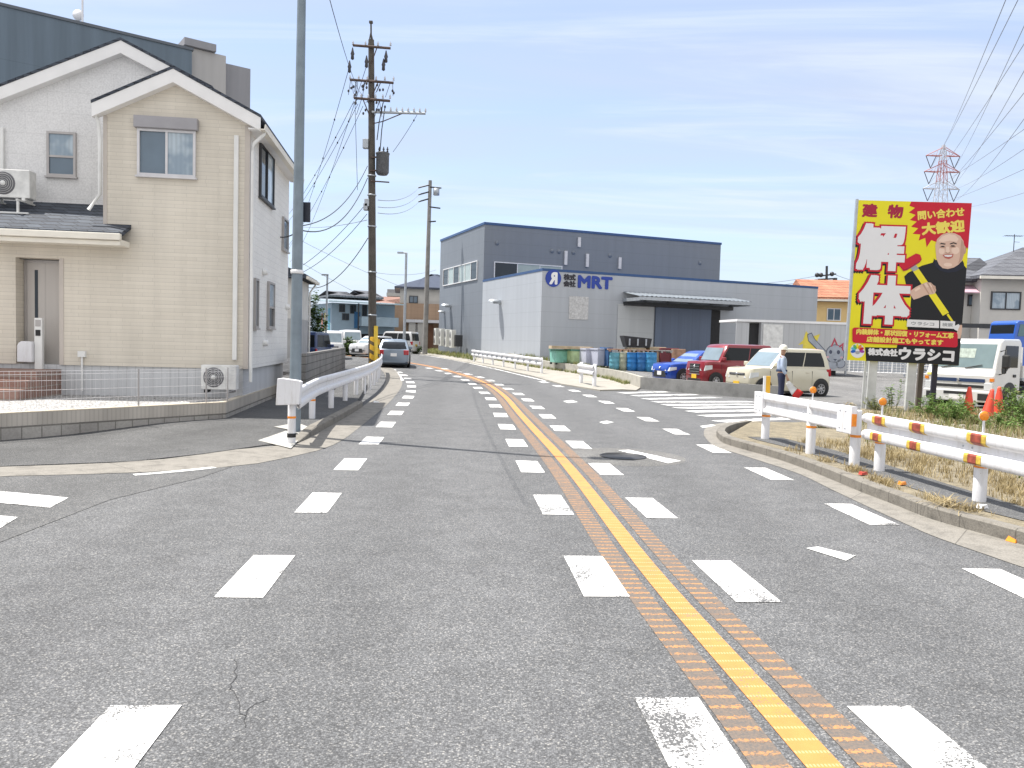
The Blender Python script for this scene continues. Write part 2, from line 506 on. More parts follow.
def wallcoord(t):
    """(x+y, z) in the wall's own space, so the pattern runs level on every wall"""
    co = coord(t); s = N(t, 'SeparateXYZ'); t.links.new(co, s.inputs[0])
    c = N(t, 'CombineXYZ'); t.links.new(math2(t, 'ADD', s.outputs[0], s.outputs[1]), c.inputs[0]); t.links.new(s.outputs[2], c.inputs[1])
    return co, c.outputs[0], s
def brickish(name, c1, c2, mortar, bw, bh, ms, rough=0.75, bmp=0.5, var=0.2, spec=0.3, off=0.5, smooth=0.1, dist=0.012):
    m, t, b = nodes(name)
    co, wc, s = wallcoord(t)
    n = N(t, 'TexBrick'); n.offset = off
    n.inputs['Scale'].default_value = 1.0; n.inputs['Brick Width'].default_value = bw; n.inputs['Row Height'].default_value = bh
    n.inputs['Mortar Size'].default_value = ms; n.inputs['Mortar Smooth'].default_value = smooth; n.inputs['Bias'].default_value = 0
    n.inputs['Color1'].default_value = (*c1, 1); n.inputs['Color2'].default_value = (*c2, 1); n.inputs['Mortar'].default_value = (*mortar, 1)
    t.links.new(wc, n.inputs['Vector'])
    c = mixc(t, 1.0, n.outputs['Color'], ramp(t, noise(t, co, 0.9, 6, 0.6), [(0.3, g3(1 - var)), (0.7, g3(1 + var * 0.4))]), 'MULTIPLY')
    c = mixc(t, 1.0, c, ramp(t, noise(t, co, 28, 4), [(0.3, g3(0.87)), (0.7, g3(1.1))]), 'MULTIPLY')
    t.links.new(c, b.inputs['Base Color']); b.inputs['Roughness'].default_value = rough; b.inputs['Specular IOR Level'].default_value = spec
    h = mixc(t, 0.25, n.outputs['Fac'], noise(t, co, 35, 3))
    inv = math2(t, 'SUBTRACT', 1.0, h)
    bump(t, b, inv, bmp, dist)
    return m
def lap_siding(name, c1, c2, row=0.152, rough=0.7):
    """embossed stone-pattern siding boards: short courses with shadow lips"""
    m, t, b = nodes(name)
    co, wc, s = wallcoord(t)
    n = N(t, 'TexBrick'); n.offset = 0.37; n.squash = 0.7; n.squash_frequency = 3
    n.inputs['Scale'].default_value = 1.0; n.inputs['Brick Width'].default_value = 0.62; n.inputs['Row Height'].default_value = row / 2
    n.inputs['Mortar Size'].default_value = 0.0035; n.inputs['Mortar Smooth'].default_value = 0.5
    n.inputs['Color1'].default_value = (*c1, 1); n.inputs['Color2'].default_value = (*c2, 1); n.inputs['Mortar'].default_value = (*[q * 0.8 for q in c1], 1)
    t.links.new(wc, n.inputs['Vector'])
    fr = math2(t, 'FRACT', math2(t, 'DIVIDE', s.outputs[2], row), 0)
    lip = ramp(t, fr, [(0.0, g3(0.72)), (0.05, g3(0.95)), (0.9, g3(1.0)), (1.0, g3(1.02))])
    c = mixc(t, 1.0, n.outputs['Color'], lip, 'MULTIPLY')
    mp = N(t, 'Mapping'); mp.inputs['Scale'].default_value = (1.8, 1.8, 0.16); t.links.new(co, mp.inputs[0])
    c = mixc(t, 1.0, c, ramp(t, noise(t, mp.outputs[0], 1.0, 7, .65), [(0.3, g3(0.90)), (0.6, g3(1.02))]), 'MULTIPLY')
    c = mixc(t, 1.0, c, ramp(t, noise(t, co, 0.5, 5), [(0.3, g3(0.9)), (0.7, g3(1.04))]), 'MULTIPLY')
    t.links.new(c, b.inputs['Base Color']); b.inputs['Roughness'].default_value = rough
    bump(t, b, mixc(t, 0.5, lip, n.outputs['Fac']), 0.25, 0.01)
    return m
def panel_metal(name, col, row=0.9, ribs=0.0, rough=0.5, var=0.06, vert=False, width=None):
    """insulated metal cladding with level joints and faint streaks"""
    m, t, b = nodes(name)
    co, wc, s = wallcoord(t)
    src = math2(t, 'ADD', s.outputs[0], s.outputs[1]) if vert else s.outputs[2]
    fr = math2(t, 'FRACT', math2(t, 'DIVIDE', src, row), 0)
    j = ramp(t, fr, [(0.0, g3(0.84)), (0.018 / row, g3(0.86)), (0.035 / row, g3(1.0)), (1.0, g3(1.0))])
    mp = N(t, 'Mapping'); mp.inputs['Scale'].default_value = (2.2, 2.2, 0.12); t.links.new(co, mp.inputs[0])
    st = ramp(t, noise(t, mp.outputs[0], 1.0, 6, 0.6), [(0.3, g3(1 - var * 1.6)), (0.7, g3(1 + var))])
    c = mixc(t, 1.0, mixc(t, 1.0, col, j, 'MULTIPLY'), st, 'MULTIPLY')
    if width:
        f2 = math2(t, 'FRACT', math2(t, 'DIVIDE', math2(t, 'ADD', s.outputs[0], s.outputs[1]), width), 0)
        c = mixc(t, ramp(t, f2, [(0.0, g3(0.35)), (0.03 / width, g3(0.0))]), c, [q * 0.5 for q in col])
    t.links.new(c, b.inputs['Base Color']); b.inputs['Roughness'].default_value = rough; b.inputs['Specular IOR Level'].default_value = 0.45
    bump(t, b, j, 0.3, 0.01)
    return m
def glassy(name, col, rough=0.06, var=0.25, spec=0.8):
    m, t, b = nodes(name)
    co = coord(t)
    c = mixc(t, noise(t, co, 1.6, 3), [q * (1 - var) for q in col], [q * (1 + var) for q in col])
    t.links.new(c, b.inputs['Base Color']); b.inputs['Roughness'].default_value = rough; b.inputs['Specular IOR Level'].default_value = spec
    return m
def soil(name, cols, sc=5.0, bmp=0.8):
    m, t, b = nodes(name)
    co = coord(t)
    c = ramp(t, noise(t, co, sc, 8, 0.7), [(0.3, cols[0]), (0.47, cols[1]), (0.62, cols[2])])
    c = mixc(t, 0.4, c, ramp(t, noise(t, co, 60, 4, 0.7), [(0.35, [q * 0.4 for q in cols[1]]), (0.65, [q * 1.5 for q in cols[2]])]))
    t.links.new(c, b.inputs['Base Color']); b.inputs['Roughness'].default_value = 0.95
    bump(t, b, noise(t, co, 25, 6, 0.7), bmp, 0.03)
    return m
def gravel(name, base=0.5):
    m, t, b = nodes(name)
    co = coord(t)
    v = N(t, 'TexVoronoi'); v.inputs['Scale'].default_value = 28; t.links.new(co, v.inputs['Vector'])
    sp = N(t, 'SeparateColor'); t.links.new(v.outputs['Color'], sp.inputs[0])
    c = ramp(t, sp.outputs[0], [(0, g3(base * 0.6)), (0.6, (base, base * .98, base * .95)), (1, g3(base * 1.35))])
    c = mixc(t, 1.0, c, ramp(t, v.outputs['Distance'], [(0.4, g3(1)), (0.8, g3(0.35))]), 'MULTIPLY')
    t.links.new(c, b.inputs['Base Color']); b.inputs['Roughness'].default_value = 0.9
    bump(t, b, math2(t, 'SUBTRACT', 1.0, v.outputs['Distance']), 0.9, 0.03)
    return m
def striped(name, a, bcol, period, axis=2, duty=0.5, rough=0.5, slant=0.0):
    m, t, b = nodes(name)
    co = coord(t); s = N(t, 'SeparateXYZ'); t.links.new(co, s.inputs[0])
    src = s.outputs[axis]
    if slant: src = math2(t, 'ADD', src, math2(t, 'MULTIPLY', s.outputs[0], slant))
    fr = math2(t, 'FRACT', math2(t, 'DIVIDE', src, period), 0)
    c = mixc(t, math2(t, 'GREATER_THAN', fr, duty), a, bcol)
    c = mixc(t, 1.0, c, ramp(t, noise(t, co, 6, 5), [(0.3, g3(0.8)), (0.65, g3(1.03))]), 'MULTIPLY')
    t.links.new(c, b.inputs['Base Color']); b.inputs['Roughness'].default_value = rough
    return m
def leafy(name, cols, sc=2.0):
    m, t, b = nodes(name)
    gi = N(t, 'NewGeometry')
    co = coord(t)
    f = math2(t, 'ADD', math2(t, 'MULTIPLY', noise(t, co, sc, 3), 0.6), math2(t, 'MULTIPLY', gi.outputs['Random Per Island'], 0.4))
    c = ramp(t, f, [(0.28, cols[0]), (0.5, cols[1]), (0.72, cols[2])])
    t.links.new(c, b.inputs['Base Color']); b.inputs['Roughness'].default_value = 0.7
    try:
        tr = N(t, 'BsdfTranslucent'); t.links.new(c, tr.inputs[0])
        mx = N(t, 'MixShader'); mx.inputs[0].default_value = 0.3
        t.links.new(b.outputs[0], mx.inputs[1]); t.links.new(tr.outputs[0], mx.inputs[2])
        t.links.new(mx.outputs[0], t.nodes['Material Output'].inputs[0])
    except Exception: pass
    return m

A_ROAD = asphalt('asphalt_road', 0.144, (0.975, 0.99, 1.015), 0.08)
A_SIDE = asphalt('asphalt_side', 0.125, (0.98, 0.99, 1.0), 0.12, False, 0.6)
A_WALK = asphalt('asphalt_walk', 0.112, (0.98, 0.99, 1.0), 0.25, False, 0.8)
A_YARD = asphalt('asphalt_yard', 0.19, (1.0, 0.99, 0.98), 0.2, True, 0.6)
P_WHITE = road_paint('paint_white', (0.80, 0.79, 0.77), 0.84)
P_WHITE2 = road_paint('paint_white_chipped', (0.80, 0.79, 0.77), 0.94)
P_WHITE_OLD = road_paint('paint_white_worn', (0.72, 0.72, 0.7), 0.75)
P_GHOST = road_paint('paint_white_ghost', (0.6, 0.6, 0.6), 1.2)
P_YELLOW = road_paint('paint_yellow', (0.60, 0.245, 0.065), 0.55, 0.14, True)
RUMBLE = rumble_mat('rumble_bars')
CONC = concrete('concrete_gutter', (0.225, 0.21, 0.185), 0.45, 4.5, 2.0)
CONC_K = concrete('concrete_kerb', (0.20, 0.185, 0.16), 0.4, 5.0, 0.6)
CONC_W = concrete('concrete_wall', (0.40, 0.385, 0.34), 0.55, 2.0)
CONC_P = concrete('concrete_pad', (0.42, 0.41, 0.38), 0.65, 6.0)
SOIL = soil('soil_dry', [(0.09, 0.08, 0.06), (0.17, 0.145, 0.10), (0.28, 0.24, 0.165)])
GROUND = soil('ground_soil', [(0.10, 0.10, 0.08), (0.17, 0.16, 0.12), (0.24, 0.22, 0.17)], 0.6)
GRAVEL = gravel('gravel_white', 0.52)
def grimy(name, col, rough=0.45):
    m, t, b = nodes(name); co = coord(t)
    c = mixc(t, noise(t, co, 3, 5), [q * .93 for q in col], [q * 1.03 for q in col])
    mp = N(t, 'Mapping'); mp.inputs['Scale'].default_value = (9, 9, 1.6); t.links.new(co, mp.inputs[0])
    st = ramp(t, noise(t, mp.outputs[0], 1.0, 7, .7), [(0.50, g3(0)), (0.75, g3(.55))])
    c = mixc(t, st, c, (.40, .37, .32))
    sp = ramp(t, noise(t, co, 26, 5, .7), [(0.66, g3(0)), (0.74, g3(.8))])
    c = mixc(t, sp, c, (.24, .15, .09))
    t.links.new(c, b.inputs['Base Color']); b.inputs['Roughness'].default_value = rough; b.inputs['Specular IOR Level'].default_value = .4
    return m
WHITE = grimy('white_paint_metal', (0.74, 0.74, 0.76))
WHITE_D = M('white_dirty', (0.68, 0.68, 0.66), 0.6, 0, 0.18, 5)
GALV = M('galvanised', (0.42, 0.45, 0.48), 0.45, 0.5, 0.15, 6)
POLE_B = M('pole_blue_grey', (0.20, 0.245, 0.28), 0.5, 0.2, 0.15, 4)
POLE_C = M('pole_concrete', (0.085, 0.076, 0.066), 0.85, 0, 0.25, 3, 0.3, 30)
POLE_L = M('pole_pale', (0.25, 0.24, 0.225), 0.8, 0, 0.2, 2)
BLACK = M('black_rubber', (0.02, 0.02, 0.022), 0.7, 0, 0.2, 5)
DARK = M('dark_metal', (0.045, 0.047, 0.052), 0.5, 0.2, 0.2, 5)
WIRE = M('wire_black', (0.035, 0.038, 0.045), 0.6, 0, 0.1, 3)
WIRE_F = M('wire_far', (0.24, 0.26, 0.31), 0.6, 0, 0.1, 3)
GLASS = glassy('glass_dark', (0.03, 0.042, 0.055), 0.06, .25, .3)
GLASS_B = glassy('glass_blue', (0.10, 0.15, 0.20))
def curtained(name, dark, pale):
    m, t, b = nodes(name); co = coord(t); s = N(t, 'SeparateXYZ'); t.links.new(co, s.inputs[0])
    x = math2(t, 'ADD', s.outputs[0], s.outputs[1])
    wob = math2(t, 'MULTIPLY', noise(t, co, 3, 3), 1.5)
    f = math2(t, 'MULTIPLY_ADD', math2(t, 'SINE', math2(t, 'ADD', math2(t, 'MULTIPLY', x, 70), wob), 0), 0.5)
    c = mixc(t, f, [q * .82 for q in pale], pale)
    c = mixc(t, ramp(t, noise(t, co, 1.3, 3), [(0.45, g3(0)), (0.56, g3(.8))]), c, dark)
    t.links.new(c, b.inputs['Base Color']); b.inputs['Roughness'].default_value = .07; b.inputs['Specular IOR Level'].default_value = .6
    return m
GLASS_P = curtained('glass_pale', (0.20, 0.27, 0.34), (0.44, 0.52, 0.58))
ALU = M('aluminium', (0.40, 0.38, 0.37), 0.4, 0.4, 0.08, 4)
ALU_W = M('aluminium_pale', (0.60, 0.59, 0.60), 0.4, 0.2, 0.08, 4)
REFL_O = M('reflector_orange', (0.85, 0.27, 0.02), 0.3, 0, 0.1, 20)
PLATE_W = M('plate_white', (0.8, 0.8, 0.8), 0.4, 0, 0.05, 3)
PLATE_Y = M('plate_yellow', (0.8, 0.5, 0.04), 0.4, 0, 0.05, 3)

# ------------------------------------------------------------------ ground, road and markings
def ground_rows(name, m, xs, ys, h):
    mb = MB(); nx = len(xs)
    vs = [(x, y, G(y) + h) for y in ys for x in xs]
    fs = [(j * nx + i, j * nx + i + 1, (j + 1) * nx + i + 1, (j + 1) * nx + i) for j in range(len(ys) - 1) for i in range(nx - 1)]
    mb.add(vs, fs)
    return structure(mb.build(name, m))
YS = [-40, 0, 10, 18] + [18 + 1.5 * k for k in range(1, 29)] + [64, 70, 76, 82, 88, 94, 100, 140]
ground_rows('ground', GROUND, [-2500, -60, -20, 0, 20, 80, 2500], YS + [400, 3000], -0.03)
ground_rows('road', A_ROAD, [-40, -14, 0, 14, 40], YS, 0.0)

def xy(v): return (v.x, v.y)
def gl(pts, h=0.0, fn=G): return [g(a, b, h, fn) for a, b in pts]

# side street coming in on the left, a smoother surface
side_px = [(-60, 482), (0, 477), (132, 473.5), (232, 467), (200, 478), (110, 500), (40, 527), (-60, 566)]
structure(poly_sheet('side_road', [xy(g(*p)) for p in side_px], A_SIDE, 0.004))

# centre line: one curve, everything painted beside it is an offset of it
cl_px = [(905, 860), (830, 768), (763, 697), (656, 580), (580, 480.5), (550, 446), (537.5, 433), (518, 411.6), (505, 396.6), (490, 385.4), (474, 378.3), (456, 373), (438.7, 368.2), (421.5, 364.8), (408, 362.6)]
cl = crv(gl(cl_px), 8)
t0 = (cl[-1] - cl[-9]); t0.z = 0; t0.normalize()
cl += [cl[-1] + (t0 * 4 * k) + Vector((-0.35 * k * k, 0, 0)) for k in range(1, 8)]
cl = [Vector((p.x, p.y, G(p.y))) for p in cl]
cl = [a for a, _ in resample(cl, 0.5)]
def smooth_path(p, n=3):
    for _ in range(n):
        p = [p[0]] + [(p[i - 1] + p[i] * 2 + p[i + 1]) / 4 for i in range(1, len(p) - 1)] + [p[-1]]
    return p
cl = smooth_path(cl, 6)
def off(path, d):
    out = []
    for i, p in enumerate(path):
        a = path[max(0, i - 1)]; b = path[min(len(path) - 1, i + 1)]
        t = Vector((b.x - a.x, b.y - a.y, 0)).normalized()
        q = p + Vector((t.y, -t.x, 0)) * d
        out.append(Vector((q.x, q.y, G(q.y))))
    return out
def ribbon(name, path, l0, l1, h, m):
    mb = MB(); L = 0; vs = []; uvs = []; fs = []
    A = off(path, l0); B = off(path, l1)
    for i in range(len(path)):
        if i: L += (path[i] - path[i - 1]).length
        vs += [A[i] + Vector((0, 0, h)), B[i] + Vector((0, 0, h))]
        uvs += [(L, 0), (L, abs(l1 - l0))]
    for i in range(len(path) - 1): fs.append((2 * i, 2 * i + 1, 2 * i + 3, 2 * i + 2))
    mb.add(vs, fs, 0, uvs)
    return structure(mb.build(name, m))
ribbon('centre_line', cl, -0.078, 0.078, 0.006, P_YELLOW)
ribbon('rumble_strip_marking', cl, -0.30, -0.135, 0.004, RUMBLE)
ribbon('rumble_strip_marking', cl, 0.15, 0.305, 0.004, RUMBLE)

def dots(mb, path, ref_px, step, n0, n1, w, ln, h=0.005):
    s0 = arclen(path, g(*ref_px)); start = s0 % step
    for p, t in resample(path, step, start):
        t = Vector((t.x, t.y, 0)).normalized(); e = Vector((t.y, -t.x, 0))
        q = []
        for a, b in ((-1, -1), (1, -1), (1, 1), (-1, 1)):
            c = p + e * (a * w / 2) + t * (b * ln / 2)
            q.append((c.x, c.y, G(c.y) + h))
        mb.add(q, [(0, 1, 2, 3)])
def line_of(px):
    p = crv(gl(px), 8)
    a = p[0] - p[2]; a.normalize()
    p = [p[0] + a * k for k in (4, 3, 2, 1)] + p
    return smooth_path([q for q, _ in resample(p, 0.4)], 4)
L_px = [(258, 575), (320, 502), (352, 463), (373.4, 439.3), (387.5, 423.2), (397.5, 411.2), (404.7, 402), (409.4, 395.4), (411.2, 389.6), (411.5, 385.2), (409.4, 381.1), (406.8, 377.8), (402.7, 374.6), (397, 371.5), (390, 368.7)]
CL_px = [(594, 575), (551, 502), (528, 464), (515, 440.6), (505, 424), (499, 412), (493, 402.6), (488, 395.5), (481, 390.6), (474.5, 385.4), (468, 381.3), (460, 377.8), (447, 373.2), (433, 369.2), (420, 366.3)]
CR_px = [(733, 580), (648, 506), (602.4, 466.8), (575, 442), (556, 425), (543, 412.5), (532, 403.5), (522.5, 396.4), (513, 391.2), (503, 386.7), (494.5, 382.2), (484, 378.5), (474, 375.8), (458, 371.6), (442, 368.2)]
R_px = [(1000, 578), (860, 514), (766, 473), (707, 446), (667, 427.8), (637, 414.8), (614, 405.3), (596, 398.4), (580.5, 392.8), (566, 388.4), (552.5, 384.6), (537.5, 380.6)]
for px, ref, pm in ((L_px, (258, 575), P_WHITE), (CL_px, (594, 575), P_WHITE2), (CR_px, (733, 580), P_WHITE2), (R_px, (860, 514), P_WHITE)):
    mb = MB(); dots(mb, line_of(px), ref, 2.50, 0, 0, 0.315, 1.0)
    structure(mb.build('lane_dot_markings', pm))
# solid edge lines further along
e1 = crv(gl([(545, 380.8), (520, 375), (495, 369), (470, 363.5), (445, 358.6), (420, 355)]), 6)
ribbon('edge_line_marking', e1, -0.07, 0.07, 0.006, P_WHITE)
e2 = crv(gl([(402.5, 380.5), (397, 373.5), (390, 368.8), (382, 365)]), 6)
ribbon('edge_line_marking', e2, -0.07, 0.07, 0.006, P_WHITE)
e3 = crv(gl([(134, 475.5), (165, 473), (198, 469.8), (215, 467.8)]), 4)
ribbon('edge_line_marking', e3, -0.07, 0.05, 0.008, P_WHITE_OLD)
# side-street crossing bars (left) and the worn turning arrow
def quad_marks(name, quads, m, h=0.005):
    mb = MB()
    for q in quads:
        mb.add([g(a, b, h) for a, b in q], [(0, 1, 2, 3)])
    return structure(mb.build(name, m))
quad_marks('crossing_marking', [[(-40, 487), (68.5, 497.5), (50, 507.5), (-40, 499)], [(-40, 512), (18, 517), (0, 528), (-40, 530)]], P_WHITE, 0.009)
zl = [(621, 393), (634, 395.7), (645, 398.9), (654, 401.8), (664, 404.8), (676, 407.8), (690, 411.6), (702.5, 416), (718, 421.5)]
zr = [(667, 391.6), (695, 394.4), (718, 397.4), (752, 401.6), (757, 404.4), (763, 407), (772, 410), (785, 414), (795, 418)]
mb = MB()
for a, b in zip(zl, zr):
    p, q = g(*a, 0.005), g(*b, 0.005)
    t = (q - p).normalized(); e = Vector((-t.y, t.x, 0)) * 0.235
    mb.add([p - e, q - e, q + e, p + e], [(0, 1, 2, 3)])
structure(mb.build('pedestrian_crossing_marking', P_WHITE))
quad_marks('worn_arrow_marking', [[(618, 450.2), (629, 449.8), (681, 460.8), (668, 463.2)]], P_WHITE, 0.006)
quad_marks('worn_arrow_marking', [[(806, 548), (818, 546.5), (856, 555.5), (846, 560.5)]], P_WHITE_OLD, 0.006)
quad_marks('worn_arrow_marking', [[(599, 422), (607, 420.6), (614, 422.2), (605, 424)], [(563, 401), (572, 400), (578, 402), (568, 403)], [(700, 426), (712, 424.3), (716, 425.4), (703, 428)]], P_WHITE_OLD, 0.006)
# narrow dark lines across the lane
LINE_DARK = M('line_dark', (0.035, 0.034, 0.034), 0.55, 0, 0.2, 6)
j1 = crv(gl([(400, 447.5), (450, 451.8), (505, 456.5), (541, 459.3)]), 6)
j2 = crv(gl([(405, 376), (430, 377), (452, 377.8), (470, 379)]), 6)
ribbon('dark_line_marking', j2, -0.06, 0.06, 0.003, LINE_DARK)
random.seed(5)
for pts in ([(233, 660), (236, 672), (231, 684), (234, 692), (240, 706), (243, 717), (246, 729)], [(243, 717), (251, 708), (262, 702), (268, 697)]):
    P = [q + Vector((random.uniform(-.012, .012), random.uniform(-.012, .012), 0)) for q in crv(gl(pts), 3)]
    ribbon('crack_marking', P, -0.002, 0.002, 0.0025, LINE_DARK)
# manhole
mc = g(623, 456.5)
mb = MB().lathe([(0.0, 0.009), (0.33, 0.009), (0.33, 0.012), (0.36, 0.012), (0.36, 0.0)], 32, (0, 0, 0))
man = mb.build('manhole_cover', M('cast_iron', (0.05, 0.05, 0.052), 0.6, 0.4, 0.3, 9, 0.8, 30), None, mc)
tag(man, 'round dark iron manhole cover set in the right hand lane of the road', 'manhole cover')
structure(poly_sheet('manhole_patch', [(mc.x + (0.95 if abs(math.cos(k * math.pi / 12)) else .9) * math.cos(k * math.pi / 12) * 1.0, mc.y + 0.95 * math.sin(k * math.pi / 12)) for k in range(24)], asphalt('asphalt_patch', 0.17, (1, .99, .96), 0.15, False, 0.6), 0.0015))

# ---------- left: flush gutter round the corner, raised kerb along the road, pavement
gut_out = [(-60, 479), (0, 476.6), (132, 473), (234, 467), (300, 455), (337, 443.5), (365.5, 422.6), (386.6, 405), (399, 391), (402.4, 382), (399, 373.4), (390, 367), (380, 362.3)]
ker_edge = [(-60, 470), (0, 468), (132, 463), (205, 455), (264, 446.5), (291, 446.5), (316, 434.5), (344, 418.8), (365.5, 405), (379.5, 393), (385.7, 382.4), (385, 375.2), (381, 370), (374, 365.5)]
A = [q for q, _ in resample(crv(gl(gut_out), 6), 0.5)]
B = [q for q, _ in resample(crv(gl(ker_edge), 6), 0.5)]
def strip_between(name, A, B, m, ha, hb, nseg=60, inner=None):
    mb = MB()
    la = sum((A[i] - A[i - 1]).length for i in range(1, len(A))); lb = sum((B[i] - B[i - 1]).length for i in range(1, len(B)))
    a = [q for q, _ in resample(A, la / nseg * 0.9999)][:nseg + 1]; b = [q for q, _ in resample(B, lb / nseg * 0.9999)][:nseg + 1]
    n = min(len(a), len(b)); vs = []; uvs = []; fs = []
    for i in range(n):
        vs += [(a[i].x, a[i].y, G(a[i].y) + ha), (b[i].x, b[i].y, G(b[i].y) + (hb(i / n) if callable(hb) else hb))]
        uvs += [(i / n * la, 0), (i / n * la, 0.6)]
    for i in range(n - 1): fs.append((2 * i, 2 * i + 1, 2 * i + 3, 2 * i + 2))
    mb.add(vs, fs, 0, uvs)
    return structure(mb.build(name, m))
strip_between('gutter', A, B, CONC, 0.005, 0.016)
# kerb stones
kx = [q for q in B if q.y > g(292, 446).y - 0.05 and q.x > g(292, 446).x - 0.3]
KH = 0.15
mb = MB().sweep(kx, [(0.0, -0.03), (0.0, KH - 0.02), (-0.02, KH), (-0.15, KH), (-0.15, -0.03)], 0)
for i in range(len(kx)):            # the first stones drop to the crossing
    f = min(1.0, 0.25 + 0.75 * (kx[i] - kx[0]).length / 1.3)
    for k in range(5):
        v = mb.v[i * 5 + k]; zz = v[2] - G(kx[i].y)
        if zz > 0: mb.v[i * 5 + k] = (v[0], v[1], G(kx[i].y) + zz * f)
mb.v[-10:-5] = mb.v[0:5]
structure(mb.build('kerb', CONC_K))
# pavement
inner = off(kx, -0.15)
walk = [xy(g(*p)) for p in [(-60, 469.5), (0, 467.5), (132, 462.5), (205, 454.5), (264, 446)]] + [xy(q) for q in inner] + [(-7.9, 46), (-9, 38), (-8.6, 22), (-7.0, 16.2), (-16, 14.6)]
def WH(y): return G(y) + 0.0
W_FN = lambda y: G(y) + min(0.12, max(0.018, 0.018 + (y - 12.3) * 0.07))
structure(poly_sheet('pavement', walk, A_WALK, 0.0, W_FN, 0.5, 10.0, 0.2))
# gap filler so the kerb back meets the pavement
# ---------- right: verge with kerb
kr = [(716.5, 437), (722, 443), (741, 449.5), (768, 457), (795, 466), (828, 479), (861, 493), (895, 506), (930, 520), (968, 531), (1022, 546), (1130, 577), (1300, 628)]
gr = [(704, 436), (714, 446), (738, 454), (766, 463), (800, 474.5), (832, 490), (870, 508), (905, 524), (936, 537.5), (989, 556), (1030, 570), (1140, 604), (1300, 655)]
KR = crv(gl(kr), 6); GR = crv(gl(gr), 6)
ker_r = [q for q, _ in resample(KR, 0.35)]
nose = crv(gl([(745, 426.5), (729, 429.5), (719, 433.5), (716.5, 437)]), 5)
strip_between('gutter', GR, ker_r, CONC, 0.005, 0.014)
strip_between('gutter', crv(gl([(745, 421), (716, 424), (705, 429), (704, 436)]), 5), nose, CONC, 0.004, 0.013, 20)
random.seed(3)
kpath = nose[:-1] + [q + Vector((random.uniform(-.008, .008), random.uniform(-.008, .008), 0)) for q in ker_r]
mb = MB().sweep(kpath[::-1], [(0.0, -0.03), (0.0, 0.125), (0.02, 0.145), (0.15, 0.14), (0.15, -0.03)], 0)
structure(mb.build('kerb', CONC_K))
innr = off(ker_r, -0.15)
V_FN = lambda y: G(y) + 0.13
verge = [xy(q) for q in innr[2:]] + [(26, 4.5), (30, 16), (26, 23.6), (14.5, 23.9), (11.2, 23.0), (9.8, 21.8), (8.2, 18.6), (6.2, 17.0), xy(off(nose, -0.15)[0])]
structure(poly_sheet('verge_soil', verge, SOIL, 0.0, V_FN, 1.5, 3.0, 0.16))
# old footway strip along the rail
fp = off(ker_r, -0.85)
structure(poly_sheet('footway', [xy(q) for q in off(ker_r, -0.42)[3:]] + [xy(q) for q in reversed(off(ker_r, -1.05)[3:])], A_WALK, 0.137))

# ---------- factory yard
# low wall between road, side street and yard
w_main = crv(gl([(640, 389), (622, 382.5), (602, 378), (570, 372.8), (541, 368.6), (505, 362), (470, 355)]), 4)
w_side = gl([(640, 389), (700, 394.2), (778, 400.2)])
yard = [xy(q) for q in w_side[::-1]] + [xy(q) for q in w_main] + [(-3.6, 74), (-2, 90), (90, 90), (90, 10), (30, 16), (26, 23.2), (14, 23.0)]
structure(poly_sheet('yard', yard, A_YARD, 0.0, LT, 2.0, 20.0))
def wall_strip(name, path, th, top_fn, m, side=1, base=-0.05):
    mb = MB(); vs = []; fs = []; P = path; n = len(P)
    for i, p in enumerate(P):
        a = P[max(0, i - 1)]; b = P[min(n - 1, i + 1)]
        t = Vector((b.x - a.x, b.y - a.y, 0)).normalized(); e = Vector((t.y, -t.x, 0)) * th * side
        zt = top_fn(p)
        vs += [(p.x, p.y, G(p.y) + base), (p.x, p.y, zt), (p.x + e.x, p.y + e.y, zt), (p.x + e.x, p.y + e.y, G(p.y) + base)]
    for i in range(n - 1):
        for k in range(4):
            k2 = (k + 1) % 4
            fs.append((4 * i + k, 4 * i + k2, 4 * i + 4 + k2, 4 * i + 4 + k))
    fs += [(0, 1, 2, 3), (4 * n - 1, 4 * n - 2, 4 * n - 3, 4 * n - 4)]
    mb.add(vs, fs)
    return mb.build(name, m)
WT = lambda p: G(p.y) + 0.50 - 0.0 * p.y
w1 = wall_strip('retaining_wall', w_main, 0.16, lambda p: max(G(p.y) + 0.47, LT(p.y) + 0.06), CONC_W, 1)
tag(w1, 'low pale concrete wall along the main road in front of the factory yard', 'wall')
CONC_D = concrete('concrete_block_grey', (0.235, 0.235, 0.23), 0.6, 2.5)
_d = (w_side[-1] - w_side[0]).normalized()
w2 = wall_strip('retaining_wall', [w_side[0] + _d * 0.004] + w_side[1:], 0.15, lambda p: G(p.y) + 0.47, CONC_D, -1)
tag(w2, 'low grey block wall beside the pedestrian crossing in front of the parked cars', 'wall')
# bare strip between the road edge and the wall, and grassy bank further on
bank = [xy(q) for q in w_main] + [xy(g(*p)) for p in [(444, 352), (430, 350.5), (418, 354), (442, 358), (468, 363), (495, 368.2), (530, 376), (562, 385), (600, 391.2), (622, 390.6), (636, 391.4)]]
structure(poly_sheet('footway', bank, concrete('footway_worn', (0.33, 0.31, 0.27), 0.55, 1.2), 0.05, G, 2.0, 20.0, 0.06))

